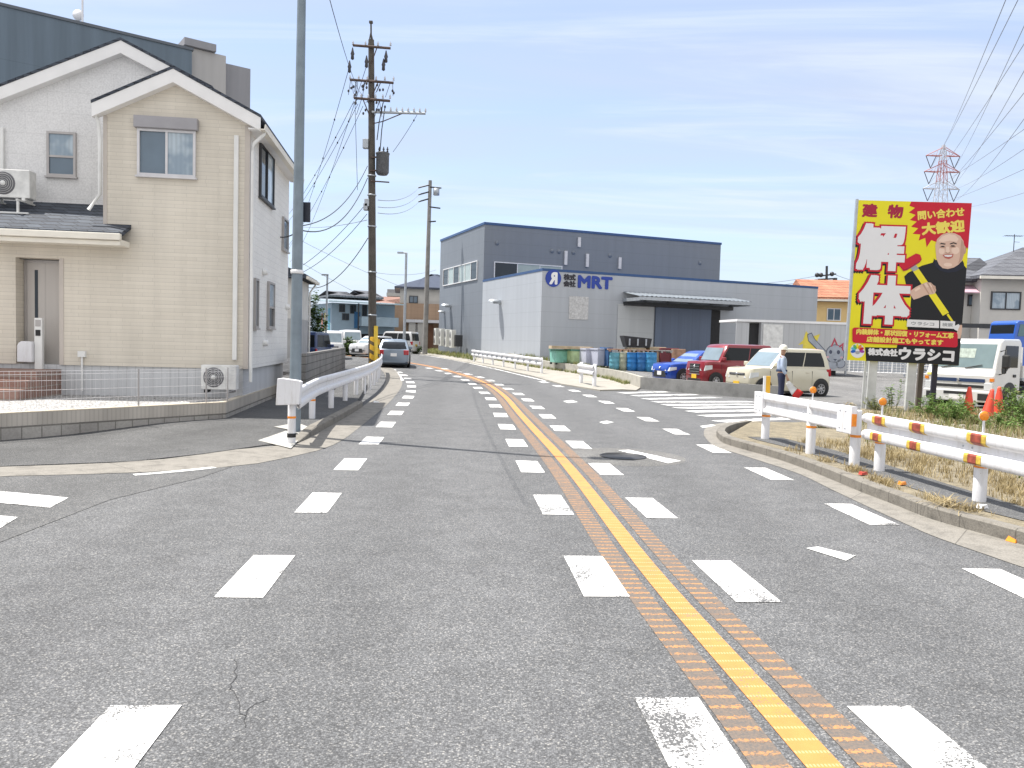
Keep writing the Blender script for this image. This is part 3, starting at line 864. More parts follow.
# ------------------------------------------------------------------ left: garden plot and the two-storey house
BEIGE = lap_siding('siding_beige', (0.69, 0.635, 0.54), (0.72, 0.665, 0.57), 0.152)
STUCCO = brickish('siding_pale_grey', (0.72, 0.715, 0.71), (0.74, 0.735, 0.73), (0.66, 0.655, 0.65), 0.9, 0.455, 0.006, 0.75, 0.2, 0.08)
SIDEW = brickish('siding_white', (0.76, 0.75, 0.72), (0.78, 0.77, 0.74), (0.66, 0.65, 0.63), 0.45, 0.152, 0.006, 0.7, 0.2, 0.08)
SHING = brickish('roof_shingle', (0.055, 0.065, 0.085), (0.085, 0.10, 0.125), (0.02, 0.022, 0.028), 0.3, 0.09, 0.008, 0.8, 0.5, 0.3)
FASCIA = M('fascia_white', (0.80, 0.79, 0.78), 0.5, 0, 0.05, 2)
TRIMG = M('corner_trim', (0.52, 0.47, 0.42), 0.5, 0, 0.06, 2)
FOUND = panel_metal('foundation_grey', (0.56, 0.57, 0.58), 0.17, 0, 0.85, 0.08, True)
BLOCKW = brickish('block_ribbed', (0.36, 0.34, 0.315), (0.43, 0.41, 0.375), (0.20, 0.19, 0.17), 0.4, 0.2, 0.011, 0.9, 0.7, 0.3, 0.1, 0.0)
BLOCKR = panel_metal('block_rib_top', (0.46, 0.425, 0.375), 0.1, 0, 0.9, 0.14, True)
CAPST = concrete('block_cap', (0.56, 0.50, 0.40), 0.75, 3.0)
TERRA = brickish('tile_terracotta', (0.27, 0.165, 0.135), (0.32, 0.20, 0.165), (0.36, 0.31, 0.27), 0.2, 0.2, 0.01, 0.6, 0.3, 0.2, 0.3, 0.0)
DOORM = panel_metal('door_greige', (0.52, 0.49, 0.46), 0.42, 0, 0.45, 0.06, True)
SHUT = M('shutter_box', (0.33, 0.32, 0.335), 0.5, 0.1, 0.06, 4)
PIPEW = M('pipe_white', (0.74, 0.74, 0.72), 0.45, 0, 0.05, 3)
CREAM = M('gutter_cream', (0.78, 0.74, 0.65), 0.5, 0, 0.06, 3)

pc = at(247, 405, 16.3)
HF = Frame((pc.x, pc.y), math.atan2(0.124, 1.0))
GZ = 0.42                                                # garden level
house = thing('house', 'cream and pale grey two storey house with beige gable front, left of the road', 'house', (HF.o.x, HF.o.y, 0), HF.a)
def fr(px, py, y=0.0): return HF.front(px, py, y)
xL = -13.0
xg0 = fr(104, 200)[0]                                    # left edge of the beige gable bay
SB = 1.35                                                # set-back of the grey upper wall
z_e = fr(250, 126)[1]                                    # eaves height of the bay
xr, zr = fr(176, 85)
HD = HF.side(306, 183, 0.4)[0] - 0.3
ZF = fr(247, 369)[1]                                     # top of the foundation
# beige bay: front wall with gable
xd0, zd1 = fr(15.5, 258); xd1 = fr(60, 258)[0]           # porch alcove
z_so = fr(60, 240)[1]
mb = MB()
zt0 = fr(104, 123)[1]
slope = (zr - z_e) / (0 - xr)
gz = lambda x: zr - abs(x - xr) * slope
mb.prism([(xg0, 3.3), (0, 3.3), (0, gz(0)), (xr, zr), (xg0, gz(xg0))], 'y', 0, 0.16)
mb.prism([(xd1, ZF), (0, ZF), (0, 3.3), (xd1, 3.3)], 'y', 0, 0.16)
mb.prism([(xL, zd1 + 0.02), (xd1, zd1 + 0.02), (xd1, 3.3), (xL, 3.3)], 'y', 0, 0.16)
mb.prism([(xL, 3.3), (xg0, 3.3), (xg0, 3.55), (xL, 3.55)], 'y', 0, 0.16)
mb.prism([(xL, ZF), (xd0, ZF), (xd0, zd1 + 0.02), (xL, zd1 + 0.02)], 'y', 0, 0.16)
mb.prism([(0.16, ZF), (0.40, ZF), (0.40, zd1), (0.16, zd1)], 'x', xd0 - 0.12, xd0)
mb.prism([(0.16, ZF), (0.40, ZF), (0.40, zd1), (0.16, zd1)], 'x', xd1, xd1 + 0.12)
mb.box(xd0 - 0.12, xd1 + 0.12, 0.40, 0.50, GZ, 3.0)
mb.box(xd0 - 0.12, xd1 + 0.12, 0.16, 0.40, zd1 + 0.02, zd1 + 0.1)
mb.prism([(xg0, 3.55), (xg0, gz(xg0)), (xg0 + .15, gz(xg0 + .15)), (xg0 + .15, 3.55)], 'y', 0.16, SB)
mb.build('front_wall', BEIGE, house)
# corner trim strips
MB().box(-0.09, 0.012, -0.012, 0.1, ZF, gz(0)).build('corner_trim', TRIMG, house)
MB().box(xg0 - 0.012, xg0 + 0.06, -0.012, 0.08, 3.5, gz(xg0)).build('corner_trim', TRIMG, house)
MB().box(xd1 - .012, xd1 + .07, -0.013, 0.1, ZF, zd1 + .03).build('corner_trim', TRIMG, house)
# grey upper wall, set back, with the larger gable
xm, zm = fr(124, 56, SB)
zl = fr(20, 95, SB); sl2 = (zm - fr(0, 104, SB)[1]) / (xm - fr(0, 104, SB)[0])
g2 = lambda x: zm - abs(x - xm) * sl2
xl2 = max(xL, xm - (zm - 3.9) / sl2)
MB().prism([(xl2, 3.6), (xg0 + 2.5, 3.6), (xg0 + 2.5, g2(xg0 + 2.5)), (xm, zm), (xl2, g2(xl2))], 'y', SB, SB + 0.15).build('upper_wall', STUCCO, house)
# right-hand wall along the road and the back
MB().box(-0.16, 0, 0.16, HD, ZF, gz(0) + 0.02).build('side_wall', SIDEW, house)
mb = MB().box(xL, -0.1, 0.04, HD - 0.04, GZ - 0.3, ZF); mb.build('foundation', FOUND, house)
MB().prism([(xl2, ZF), (-0.16, ZF), (-0.16, gz(0)), (xr, zr), (xg0, gz(xg0)), (xm, zm - .3), (xl2, g2(xl2))], 'y', HD - 0.15, HD).build('back_wall', SIDEW, house)
# roofs
def gable_roof(name, x0, xr_, x1, zfun, y0, y1, th, m, lift=0.02):
    o_ = MB()
    top = [(x0, zfun(x0) + th + lift), (xr_, zfun(xr_) + th + lift), (x1, zfun(x1) + th + lift)]
    low = [(x1, zfun(x1) + lift + th - 0.055), (xr_, zfun(xr_) + lift + th - 0.055), (x0, zfun(x0) + lift + th - 0.055)]
    o_.prism(top[:2] + low[1:], 'y', y0, y1)
    o_.prism([top[1], top[2], low[0], low[1]], 'y', y0, y1)
    return o_.build(name, m, house)
ov = 0.2
def rake(x0, xr_, x1, zfun, y0, th=0.33):
    mb = MB()
    for a, b in ((x0, xr_), (xr_, x1)):
        mb.prism([(a, zfun(a) - 0.005), (b, zfun(b) - 0.005), (b, zfun(b) + th - 0.07), (a, zfun(a) + th - 0.07)], 'y', y0, y0 + 0.035)
        mb.prism([(a, zfun(a) - 0.005), (b, zfun(b) - 0.005), (b, zfun(b) + 0.03), (a, zfun(a) + 0.03)], 'y', y0 + 0.035, -y0 * 0 + y0 + ov + 0.0)
    return mb
gable_roof('bay_roof', xg0 - 0.17, xr, 0.26, gz, -ov - 0.015, HD + 0.3, 0.30, SHING)
rake(xg0 - 0.16, xr, 0.25, gz, -ov).build('bargeboard', FASCIA, house)
gable_roof('main_roof', xl2 - .3, xm, xm + 1.9, g2, SB - ov - 0.015, HD + 0.2, 0.30, SHING)
rake(xl2 - .28, xm, xm + 1.9, g2, SB - ov).build('bargeboard', FASCIA, house)
# eaves soffit and gutter on the road side
ze = gz(0.26)
mb = MB().box(0.0, 0.22, -ov + 0.05, HD + 0.25, ze + 0.03, ze + 0.06)
mb.build('soffit', FASCIA, house)
gsec = [(0.22, 0.02), (0.34, 0.02), (0.36, 0.13), (0.34, 0.13), (0.325, 0.04), (0.22, 0.04)]
MB().prism([(a, ze + b) for a, b in gsec], 'y', -ov, HD + 0.3).build('gutter', CREAM, house)
mb = MB().tube([(0.29, 0.02, ze + 0.03), (0.29, -0.02, ze - 0.03), (0.10, -0.03, ze - 0.22), (0.075, -0.03, ze - 0.4), (0.075, -0.03, GZ + 0.3)], 0.036, 10)
mb.build('downpipe', PIPEW, house)
mb = MB().tube([(xg0 - .12, -0.14, gz(xg0) - .02), (xg0 - 0.08, -0.08, gz(xg0) - .15), (xg0 - 0.06, -0.05, gz(xg0) - .5), (xg0 - 0.06, -0.05, 4.45), (xg0 - 0.25, -0.12, 4.12)], 0.036, 10)
mb.build('downpipe', PIPEW, house)
xp = fr(236, 250)[0]
MB().box(xp - 0.045, xp + 0.045, -0.075, -0.004, fr(233, 360)[1], fr(236, 136)[1]).build('pipe_cover', PIPEW, house, bevel=0.012)
x2 = fr(2, 150, SB)[0]
MB().box(x2 - .06, x2 + .06, SB - .08, SB - .004, fr(3, 195, SB)[1], fr(3, 128, SB)[1]).build('pipe_cover', PIPEW, house, bevel=0.012)
# porch roof: shingled lean-to with a boxed gutter
zp0 = fr(60, 229.5, -0.5)[1]; xpe = fr(122, 232, -0.5)[0]; zp1 = fr(60, 203, SB)[1]
MB().hexa([(xL, -0.5, zp0 - .1), (xpe, -0.5, zp0 - .1), (xpe, 0, zp0 + .1), (xL, SB, zp1 - .1), (xL, -0.5, zp0), (xpe, -0.5, zp0), (xg0 - 0.01, SB, zp1), (xL, SB, zp1)]) if False else None
mb = MB()
zs = lambda y: zp0 + (y + 0.5) * (zp1 - zp0) / (SB + 0.5)
mb.hexa([(xL, -0.5, zs(-.5) - .09), (xpe, -0.5, zs(-.5) - .09), (xpe, -0.004, zs(0) - .09), (xL, -0.004, zs(0) - .09),
         (xL, -0.5, zs(-.5)), (xpe, -0.5, zs(-.5)), (xpe, -0.004, zs(0)), (xL, -0.004, zs(0))])
mb.hexa([(xL, -0.004, zs(0) - .09), (xg0 - .013, -0.004, zs(0) - .09), (xg0 - .013, SB - .004, zs(SB) - .09), (xL, SB - .004, zs(SB) - .09),
         (xL, -0.004, zs(0)), (xg0 - .013, -0.004, zs(0)), (xg0 - .013, SB - .004, zs(SB)), (xL, SB - .004, zs(SB))])
mb.build('porch_roof', SHING, house)
mb = MB().box(xL, xpe, -0.62, -0.505, zp0 - 0.17, zp0 - 0.04).box(xL, xpe - .02, -0.5, -0.004, zp0 - 0.26, zp0 - 0.14)
mb.box(xL, xpe - 0.02, -0.55, -0.505, zp0 - .27, zp0 - .175)
mb.build('porch_gutter', CREAM, house, bevel=0.012)
# front door in its alcove
dz0 = fr(40, 362, 0.9)[1]
xa, xb = fr(15.5, 300, 0.9)[0], xd1 - 0.0
door = MB().box(xd0 + .01, xd1 - .01, 0.34, 0.395, GZ + 0.5, zd1 + 0.0).build('front_door', DOORM, house)
mb = MB()
for q in (xd0 + .01, xd1 - .06): mb.box(q, q + 0.05, 0.32, 0.399, GZ + .5, zd1)
mb.box(xd0 + .06, xd1 - .06, 0.32, 0.399, zd1 - .05, zd1).build('door_frame', ALU, door)
xs = fr(36.5, 300, .34)[0]
MB().box(xs - .03, xs + .03, 0.332, 0.3395, fr(37, 330, .34)[1], fr(37, 270, .34)[1]).build('glass_slit', GLASS, door)
xh = fr(18.5, 323, .34)[0]
MB().tube([(xh + .03, 0.335, fr(19, 336, .34)[1]), (xh + .03, .28, fr(19, 334, .34)[1]), (xh + .03, .28, fr(19, 314, .34)[1]), (xh + .03, .335, fr(19, 312, .34)[1])], 0.016, 8).build('handle', ALU_W, door)
# windows
def window(frame, parent, x0, x1, z0, z1, y, face='front', sash='slide', mf=ALU, gl=(GLASS_B, GLASS_P), shutter=False, dp=0.05, ft=0.05):
    """frame, two panes, and a roller-shutter box over it"""
    def B(mb, a0, a1, d0, d1, b0, b1):
        if face == 'front': mb.box(a0, a1, y - d1, y - d0, b0, b1)
        else: mb.box(y + d0, y + d1, a0, a1, b0, b1)
        return mb
    mb = MB()
    B(mb, x0, x1, 0.003, dp, z0, z0 + ft); B(mb, x0, x1, 0.003, dp, z1 - ft, z1)
    B(mb, x0, x0 + ft, 0.003, dp, z0 + ft, z1 - ft); B(mb, x1 - ft, x1, 0.003, dp, z0 + ft, z1 - ft)
    xm_ = (x0 + x1) / 2; zm_ = (z0 + z1) / 2
    if sash == 'slide': B(mb, xm_ - ft * .45, xm_ + ft * .45, 0.003, dp * .85, z0 + ft, z1 - ft)
    if sash == 'hung': B(mb, x0 + ft, x1 - ft, 0.003, dp * .85, zm_ - ft * .45 - .05, zm_ + ft * .45 - .05)
    B(mb, x0 - 0.03, x1 + 0.03, 0.003, dp + 0.025, z0 - 0.035, z0 - 0.001)
    f = mb.build('window', mf, parent)
    if sash == 'slide':
        B(MB(), x0 + ft, xm_ - ft * .45, 0.003, dp * .35, z0 + ft, z1 - ft).build('pane', gl[0], f)
        B(MB(), xm_ + ft * .45, x1 - ft, 0.003, dp * .5, z0 + ft, z1 - ft).build('pane', gl[1], f)
    elif sash == 'hung':
        B(MB(), x0 + ft, x1 - ft, 0.003, dp * .35, z0 + ft, zm_ - ft * .45 - .05).build('pane', gl[0], f)
        B(MB(), x0 + ft, x1 - ft, 0.003, dp * .5, zm_ + ft * .45 - .05, z1 - ft).build('pane', gl[1], f)
    else:
        B(MB(), x0 + ft, x1 - ft, 0.003, dp * .4, z0 + ft, z1 - ft).build('pane', gl[0], f)
    if shutter:
        B(MB(), x0 - 0.05, x1 + 0.05, 0.003, 0.14, z1 + 0.002, z1 + shutter).build('shutter_box', SHUT, f, bevel=0.015)
    return f
a, b = fr(138, 176.5), fr(196.5, 133)
window(HF, house, a[0], b[0], a[1] + .02, b[1] + .02, 0, shutter=0.24, mf=ALU_W, dp=0.07)
a, b = fr(47.5, 176, SB), fr(76.5, 133, SB)
window(HF, house, a[0], b[0], a[1], b[1], SB, sash='hung', mf=ALU, gl=(GLASS_B, GLASS_P))
def sd_(px, py, x=0.0): return HF.side(px, py, x)
for (pa, pb, sash, sh) in (((258.5, 196), (272.5, 158), 'slide', 0.22), ((281.5, 249), (287, 221), 'one', 0), ((253, 328), (256.8, 279), 'one', 0), ((266.5, 328), (273, 283.5), 'hung', 0), ((304.5, 323), (308, 305), 'one', 0)):
    a, b = sd_(*pa), sd_(*pb)
    z0, z1 = min(a[1], b[1]), max(a[1], b[1])
    zz0 = a[1]; zz1 = b[1]
    if HD > b[0] > 0 and b[0] > a[0]:
        window(HF, house, a[0], b[0], zz0, zz1, 0.0, 'side', sash, DARK if sash == 'slide' else ALU, (GLASS, GLASS_P) if sash != 'one' else (GLASS_B, GLASS_B), shutter=sh, dp=0.06)
# vents on the side wall
for px, py in ((263, 272), (286, 307), (263.5, 343)):
    y, z = sd_(px, py)
    if 0 < y < HD: MB().lathe([(0.0, 0.10), (0.07, 0.09), (0.08, 0.0)], 12, (0.004, y, z), 'x').build('wall_vent', PIPEW, house)
# meter box on the front wall
a = fr(83, 354)
MB().box(a[0] - .07, a[0] + .07, -0.09, -0.004, a[1] - .06, a[1] + .06).tube([(a[0], -.05, a[1] - .06), (a[0], -.05, GZ + .05)], 0.022, 8).build('meter_box', PIPEW, house)
MB().box(xpe * 0 + xd0 - 2.6, xd1 + .02, -1.05, 0.0, GZ - .1, GZ + 0.48).build('porch_floor', TERRA, house)
steps = MB().box(xd0 - 2.6, xd1 + .0, -1.35, -1.053, GZ - .1, GZ + 0.32).box(xd0 - 2.6, xd1 - .02, -1.65, -1.353, GZ - .1, GZ + 0.16)
steps.build('steps', TERRA, house)

def aircon(name, label, loc, rz, scale=1.0, stand=None):
    t = thing(name, label, 'air conditioner', loc, rz)
    w, h, d = 0.80 * scale, 0.58 * scale, 0.30 * scale
    MB().box(-w / 2, w / 2, -d / 2, d / 2, 0.06, 0.06 + h).build('casing', WHITE_D, t, bevel=0.015)
    fx = -w * 0.14; fz = 0.06 + h / 2
    gr_ = MB().lathe([(0.0, -.012), (0.21 * scale, -.012), (0.235 * scale, 0.0)], 28, (fx, -d / 2 - 0.003, fz), 'y').build('fan_grille', M('grille_grey', (0.13, 0.13, 0.14), 0.6, 0, 0.1, 8), t)
    mb = MB()
    for k in range(1, 6): mb.lathe([(0.04 * k * scale - .005, -0.02), (0.04 * k * scale, -0.02), (0.04 * k * scale, -0.013), (0.04 * k * scale - .005, -0.013), (0.04 * k * scale - .005, -0.02)], 24, (fx, -d / 2 - .003, fz), 'y')
    mb.lathe([(0.0, -.026), (0.055 * scale, -.022), (0.055 * scale, -.014)], 16, (fx, -d / 2 - .003, fz), 'y')
    mb.build('guard_ring', WHITE_D, t)
    for s_ in (-1, 1): MB().box(s_ * w * .36 - .03, s_ * w * .36 + .03, -d * .6, d * .6, 0.0, 0.057).build('foot', PIPEW if stand else BLACK, t)
    return t
a = HF.world(*(fr(220, 388, -0.35)[0], -0.35, GZ + 0.10))
aircon('air_conditioner', 'white air conditioner unit on the gravel by the beige house corner', a, HF.a, 0.86)
a = fr(12, 200, 0.75)
ac2 = aircon('air_conditioner', 'white air conditioner unit up on the porch roof of the beige house', HF.world(a[0], 0.78, zs(0.78) + 0.14), HF.a, 1.0, True)
mb = MB()
for s_ in (-1, 1):
    mb.box(s_ * .29 - .02, s_ * .29 + .02, -0.45, 0.30, -0.03, 0.0)
    mb.box(s_ * .29 - .02, s_ * .29 + .02, -0.42, -0.38, -0.27, -0.03)
mb.box(-.5, .5, -.44, -.40, -.30, -.27)
mb.build('roof_stand', PIPEW, ac2)

# garden: block wall, gravel, wire fence, gate post
wc0 = g(225.5, 424.5); wl0 = g(0, 441.5)
wdir = (wl0 - wc0).normalized()
wl1 = wc0 + wdir * 16
we = g(306, 383.5)                                       # wall runs back beside the pavement
we = g(275, 402)
wb = wc0 + (we - wc0).normalized() * 9.0
WTOP = 0.43
path = [wl1, wc0, wb]
def wall_on(path, th, z0, z1, name, m, parent=None):
    mb = MB(); P = [Vector((p[0], p[1], 0)) for p in path]; n = len(P); ins = []
    for i in range(n):
        if i == 0 or i == n - 1:
            a = P[max(0, i - 1)]; b = P[min(n - 1, i + 1)]
            t = (b - a).normalized(); e = Vector((-t.y, t.x, 0)) * th
        else:
            t1 = (P[i] - P[i - 1]).normalized(); t2 = (P[i + 1] - P[i]).normalized()
            n1 = Vector((-t1.y, t1.x, 0)); n2 = Vector((-t2.y, t2.x, 0)); q = (n1 + n2).normalized(); e = q * th / max(.3, q.dot(n1))
        ins.append(P[i] + e)
    vs = []
    for p, q in zip(P, ins):
        vs += [(p.x, p.y, z0), (p.x, p.y, z1), (q.x, q.y, z1), (q.x, q.y, z0)]
    fs = []
    for i in range(n - 1):
        for k in range(4): fs.append((4 * i + k, 4 * i + (k + 1) % 4, 4 * i + 4 + (k + 1) % 4, 4 * i + 4 + k))
    fs += [(0, 1, 2, 3), (4 * n - 1, 4 * n - 2, 4 * n - 3, 4 * n - 4)]
    mb.add(vs, fs)
    return mb.build(name, m, parent), ins
gw = thing('garden_wall', 'low grey block wall round the gravel front garden of the beige house', 'wall')
wall_on(path, 0.13, 0.0, 0.215, 'block_course', BLOCKW, gw)
wall_on(path, 0.127, 0.217, WTOP - .02, 'ribbed_course', BLOCKR, gw)
_, ins = wall_on(path, 0.125, WTOP - .018, WTOP, 'cap', CAPST, gw)
gpoly = [xy(ins[0]), xy(ins[1]), xy(ins[2])] + [xy(HF.world(-0.3, 8.5)), xy(HF.world(-0.3, 0.3)), xy(HF.world(-14, 0.3))]
GFN = lambda y: GZ - 0.035
structure(poly_sheet('gravel_garden', gpoly, GRAVEL, 0.0, GFN, 5, 60))
# brick edging in front of the foundation
fence = thing('wire_fence', 'thin white welded wire fence with slim posts on the garden block wall', 'fence')
P = [Vector((p[0], p[1], 0)) for p in path]
cpath = [P[0] + Vector((0, .065, 0)), P[1] + Vector((-.03, .06, 0)), P[2] + Vector((-.065, 0, 0))]
FH = 0.62
mb = MB()
for i in range(2):
    a, b = cpath[i], cpath[i + 1]
    for z in (0.05, 0.17, 0.32, 0.47, 0.57, 0.62):
        mb.tube([a + Vector((0, 0, WTOP + z)), b + Vector((0, 0, WTOP + z))], 0.0030, 4)
    n = int((b - a).length / 0.075)
    for k in range(n + 1):
        p = a.lerp(b, k / n)
        mb.tube([p + Vector((0, 0, WTOP + .03)), p + Vector((0, 0, WTOP + FH))], 0.0021, 3, caps=False)
mb.build('wire_mesh', ALU_W, fence)
def fpost(p): MB().tube([(p.x, p.y, WTOP - .2), (p.x, p.y, WTOP + FH + .02)], 0.014, 10).build('post', ALU, fence)
tpos = []
for px in (143, 208):
    for k in range(200):
        q = cpath[1].lerp(cpath[0], k / 200)
        d = Vector((q.x, q.y, WTOP + .3 - EYE))
        if 512 + FPX * d.dot(_r) / d.dot(_f) <= px: fpost(q); tpos.append(k / 200); break
stp = tpos[0] - tpos[1]
for k in (3, 5): fpost(cpath[1].lerp(cpath[0], tpos[0] + stp * k))
fpost(cpath[1].lerp(cpath[2], 0.02)); fpost(cpath[1].lerp(cpath[2], .5)); fpost(cpath[1].lerp(cpath[2], 0.97))

a = g(39.5, 394, GZ - .03, lambda y: 0)
ip = thing('gate_post', 'slim white intercom post with a rounded white letterbox in front of the door', 'intercom post', a, HF.a)
hh = at(41, 318, a.y).z - a.z
MB().box(-.075, .075, -.05, .05, -.05, hh).build('post', PIPEW, ip, bevel=0.012)
MB().box(-.05, .05, -.056, -.051, hh - .17, hh - .04).build('intercom', ALU, ip)
MB().box(-.045, .045, -.062, -.051, hh - .36, hh - .24).build('camera_panel', BLACK, ip)
lz = at(30, 362, a.y).z - a.z
mb = MB(); mb.prism([(-.36, lz), (-.08, lz), (-.08, lz + .40), (-.12, lz + .42), (-.28, lz + .42), (-.33, lz + .39), (-.36, lz + .33)], 'y', -.14, .12)
mb.build('letterbox', WHITE, ip, bevel=0.015)

# ------------------------------------------------------------------ large grey building behind the house
GREYB = panel_metal('render_blue_grey', (0.13, 0.17, 0.21), 3.1, 0, 0.8, 0.10)
GREYL = panel_metal('render_light_grey', (0.42, 0.41, 0.40), 3.1, 0, 0.8, 0.06)
GREYM = panel_metal('render_mid_grey', (0.27, 0.27, 0.285), 3.1, 0, 0.8, 0.06)
pb = at(192, 48, 36)
BF = Frame((pb.x, pb.y), math.atan2(1, 1.34))
zt = pb.z
apt = thing('apartment_building', 'large dark blue grey flat roofed building rising behind the beige house', 'building', (BF.o.x, BF.o.y, 0), BF.a)
MB().box(-30, 0, 0, 12, 0, zt - .12).build('wall', GREYB, apt)
MB().box(-30, 0.06, -0.05, 12, zt - .118, zt).build('parapet', M('parapet_dark', (0.10, 0.115, 0.135), 0.5, 0.2, 0.08, 1), apt)
xa, za = BF.front(226, 56, 0.5); xb_, zb = BF.front(250.5, 69, 0.9)
MB().box(0.01, xa, 0.5, 10, 0, za).build('stair_tower', GREYL, apt)
MB().box(xa - 1.9, xa - .5, 0.3, 3, za + .02, za + .35).build('roof_cap', GREYM, apt)
MB().box(xa + .01, xb_, 0.9, 10, 0, zb).build('side_wing', GREYM, apt)
a = at(67, 18, 34)
ant = thing('roof_antenna', 'thin white mast with a small drum on the roof of the dark building', 'antenna', (a.x, a.y + 1.2, zt - .02))
MB().tube([(0, 0, 0), (0, 0, 4.2)], 0.045, 8).build('mast', WHITE, ant)
MB().lathe([(0, 0), (.22, .02), (.24, .12), (0, .16)], 16, (-.24, 0, 1.05), 'y').build('drum', WHITE, ant)

# ------------------------------------------------------------------ lettering
TXT = {}
def glyphs(body, size=1.0, align='CENTER'):
    """mesh outline of a line of lettering: vertices (x, y) and faces"""
    c = bpy.data.curves.new('lettering', 'FONT')
    c.body = body; c.size = size; c.align_x = align; c.align_y = 'CENTER'; c.resolution_u = 3
    o = bpy.data.objects.new('lettering', c); COL.objects.link(o)
    bpy.context.view_layer.update()
    me = bpy.data.meshes.new_from_object(o.evaluated_get(bpy.context.evaluated_depsgraph_get()))
    vs = [(v.co.x, v.co.y) for v in me.vertices]; fs = [tuple(p.vertices) for p in me.polygons]
    bpy.data.objects.remove(o); bpy.data.curves.remove(c); bpy.data.meshes.remove(me)
    return vs, fs
def fit(vs, cx, cz, wd, ht, rot=0.0, sx=1):
    x0 = min(v[0] for v in vs); x1 = max(v[0] for v in vs); y0 = min(v[1] for v in vs); y1 = max(v[1] for v in vs)
    kx = wd / (x1 - x0) * sx; ky = (ht / (y1 - y0)) if ht else wd / (x1 - x0)
    mx, my = (x0 + x1) / 2, (y0 + y1) / 2
    c, s_ = math.cos(rot), math.sin(rot); out = []
    for x, y in vs:
        a, b = (x - mx) * kx, (y - my) * ky
        out.append((cx + a * c - b * s_, cz + a * s_ + b * c))
    return out
def lettering(mb, body, cx, cz, wd, ht, y, bold=0.0, rot=0.0, m=0, sx=1, n=10, dz=0.00012, shift=(0, 0), square=False):
    """flat letters standing in the x-z plane at depth y; strokes thickened by 'bold'"""
    vs, fs = glyphs(body); P = fit(vs, cx, cz, wd, ht, rot, sx)
    k = 0
    ring = [(0, 0)] + ([(bold * math.cos(2 * math.pi * i / n), bold * math.sin(2 * math.pi * i / n)) for i in range(n)] if bold else [])
    if square: ring = [(bold * a / 3, bold * b / 3) for a in (-3, -1, 1, 3) for b in (-3, -1, 1, 3)]
    elif bold > 0.05: ring += [(0.5 * a, 0.5 * b) for a, b in ring[1:]]
    for dx, dzz in ring:
        mb.add([(x + dx + shift[0], y - k * dz, z + dzz + shift[1]) for x, z in P], fs, m)
        k += 1
    return mb

# ------------------------------------------------------------------ the factory
F_DARK = panel_metal('cladding_dark_grey', (0.185, 0.205, 0.235), 0.91, 0, 0.5, 0.04, False, 9.0)
F_LITE = panel_metal('cladding_light_grey', (0.405, 0.43, 0.465), 0.91, 0, 0.45, 0.04, False, 7.2)
F_BLUE = M('coping_blue', (0.025, 0.075, 0.20), 0.4, 0.1, 0.08, 2)
F_DOOR = panel_metal('door_slate_blue', (0.13, 0.165, 0.235), 0.6, 0, 0.5, 0.08, True)
BLUE_S = M('sign_blue', (0.01, 0.045, 0.32), 0.4, 0, 0.04, 2)
BLACK_S = M('sign_black', (0.02, 0.02, 0.03), 0.5, 0, 0.04, 2)
pa = at(540, 355, 48)
MF = Frame((pa.x, pa.y), math.atan2(0.368, 0.930))
fb = LT(48) - 0.25
zA = MF.front(540, 268)[1]
xE, zE = MF.front(818, 287.5)
D1, zD = MF.side(483, 277)
xT, zT = MF.front(721, 242.5, D1); zT0 = MF.front(485, 222, D1)[1]
yT = MF.side(440.5, 238.5)[0]
fac = thing('factory', 'grey metal clad factory with a taller dark block, blue coping and a blue logo', 'factory', (MF.o.x, MF.o.y, 0), MF.a)
MB().box(0, xE, 0, D1 - .004, fb, zA - .16).build('annex_wall', F_LITE, fac)
MB().box(-.02, xE + .02, -.02, D1 - .004, zA - .158, zA).build('coping', F_BLUE, fac)
MB().box(0.03, xT, D1, yT, fb, zT0 - .18).build('main_wall', F_DARK, fac)
MB().box(-.02, xT + .05, D1 - .05, yT + .05, zT0 - .178, zT0).build('coping', F_BLUE, fac)
# strip windows of the tall block
def fwin(x0, x1, z0, z1, y, n, side=False, dark=()):
    mb = MB(); ft = 0.07
    def B(mb, a0, a1, b0, b1, d):
        if side: mb.box(y - d, y - .004, a0, a1, b0, b1)
        else: mb.box(a0, a1, y - d, y - .004, b0, b1)
        return mb
    for q in (z0, z1 - ft): B(mb, x0, x1, q, q + ft, .08)
    st = (x1 - x0 - ft) / n
    for k in range(n + 1): B(mb, x0 + st * k, x0 + st * k + ft, z0 + ft, z1 - ft, .08 if k in (0, n) else .06)
    f = mb.build('window', WHITE, fac)
    for k in range(n):
        B(MB(), x0 + st * k + ft, x0 + st * (k + 1), z0 + ft, z1 - ft, .03).build('pane', GLASS if k in dark else F_PANE, f)
F_PANE = glassy('glass_grey_green', (0.36, 0.43, 0.42), 0.15, .2, .4)
ya, za_ = MF.side(477.5, 279.5, 0.03); yb, zb_ = MF.side(443.5, 283, 0.03)
z1_ = MF.side(477.5, 260.5, 0.03)[1]
fwin(ya, yb, za_, z1_, 0.03, 6, True, (0, 3, 5))
x0_, z1f = MF.front(494, 261.5, D1); x1_ = MF.front(562, 268, D1)[0]
fwin(x0_, x1_, zA - .3, z1f, D1, 3, False, (0,))
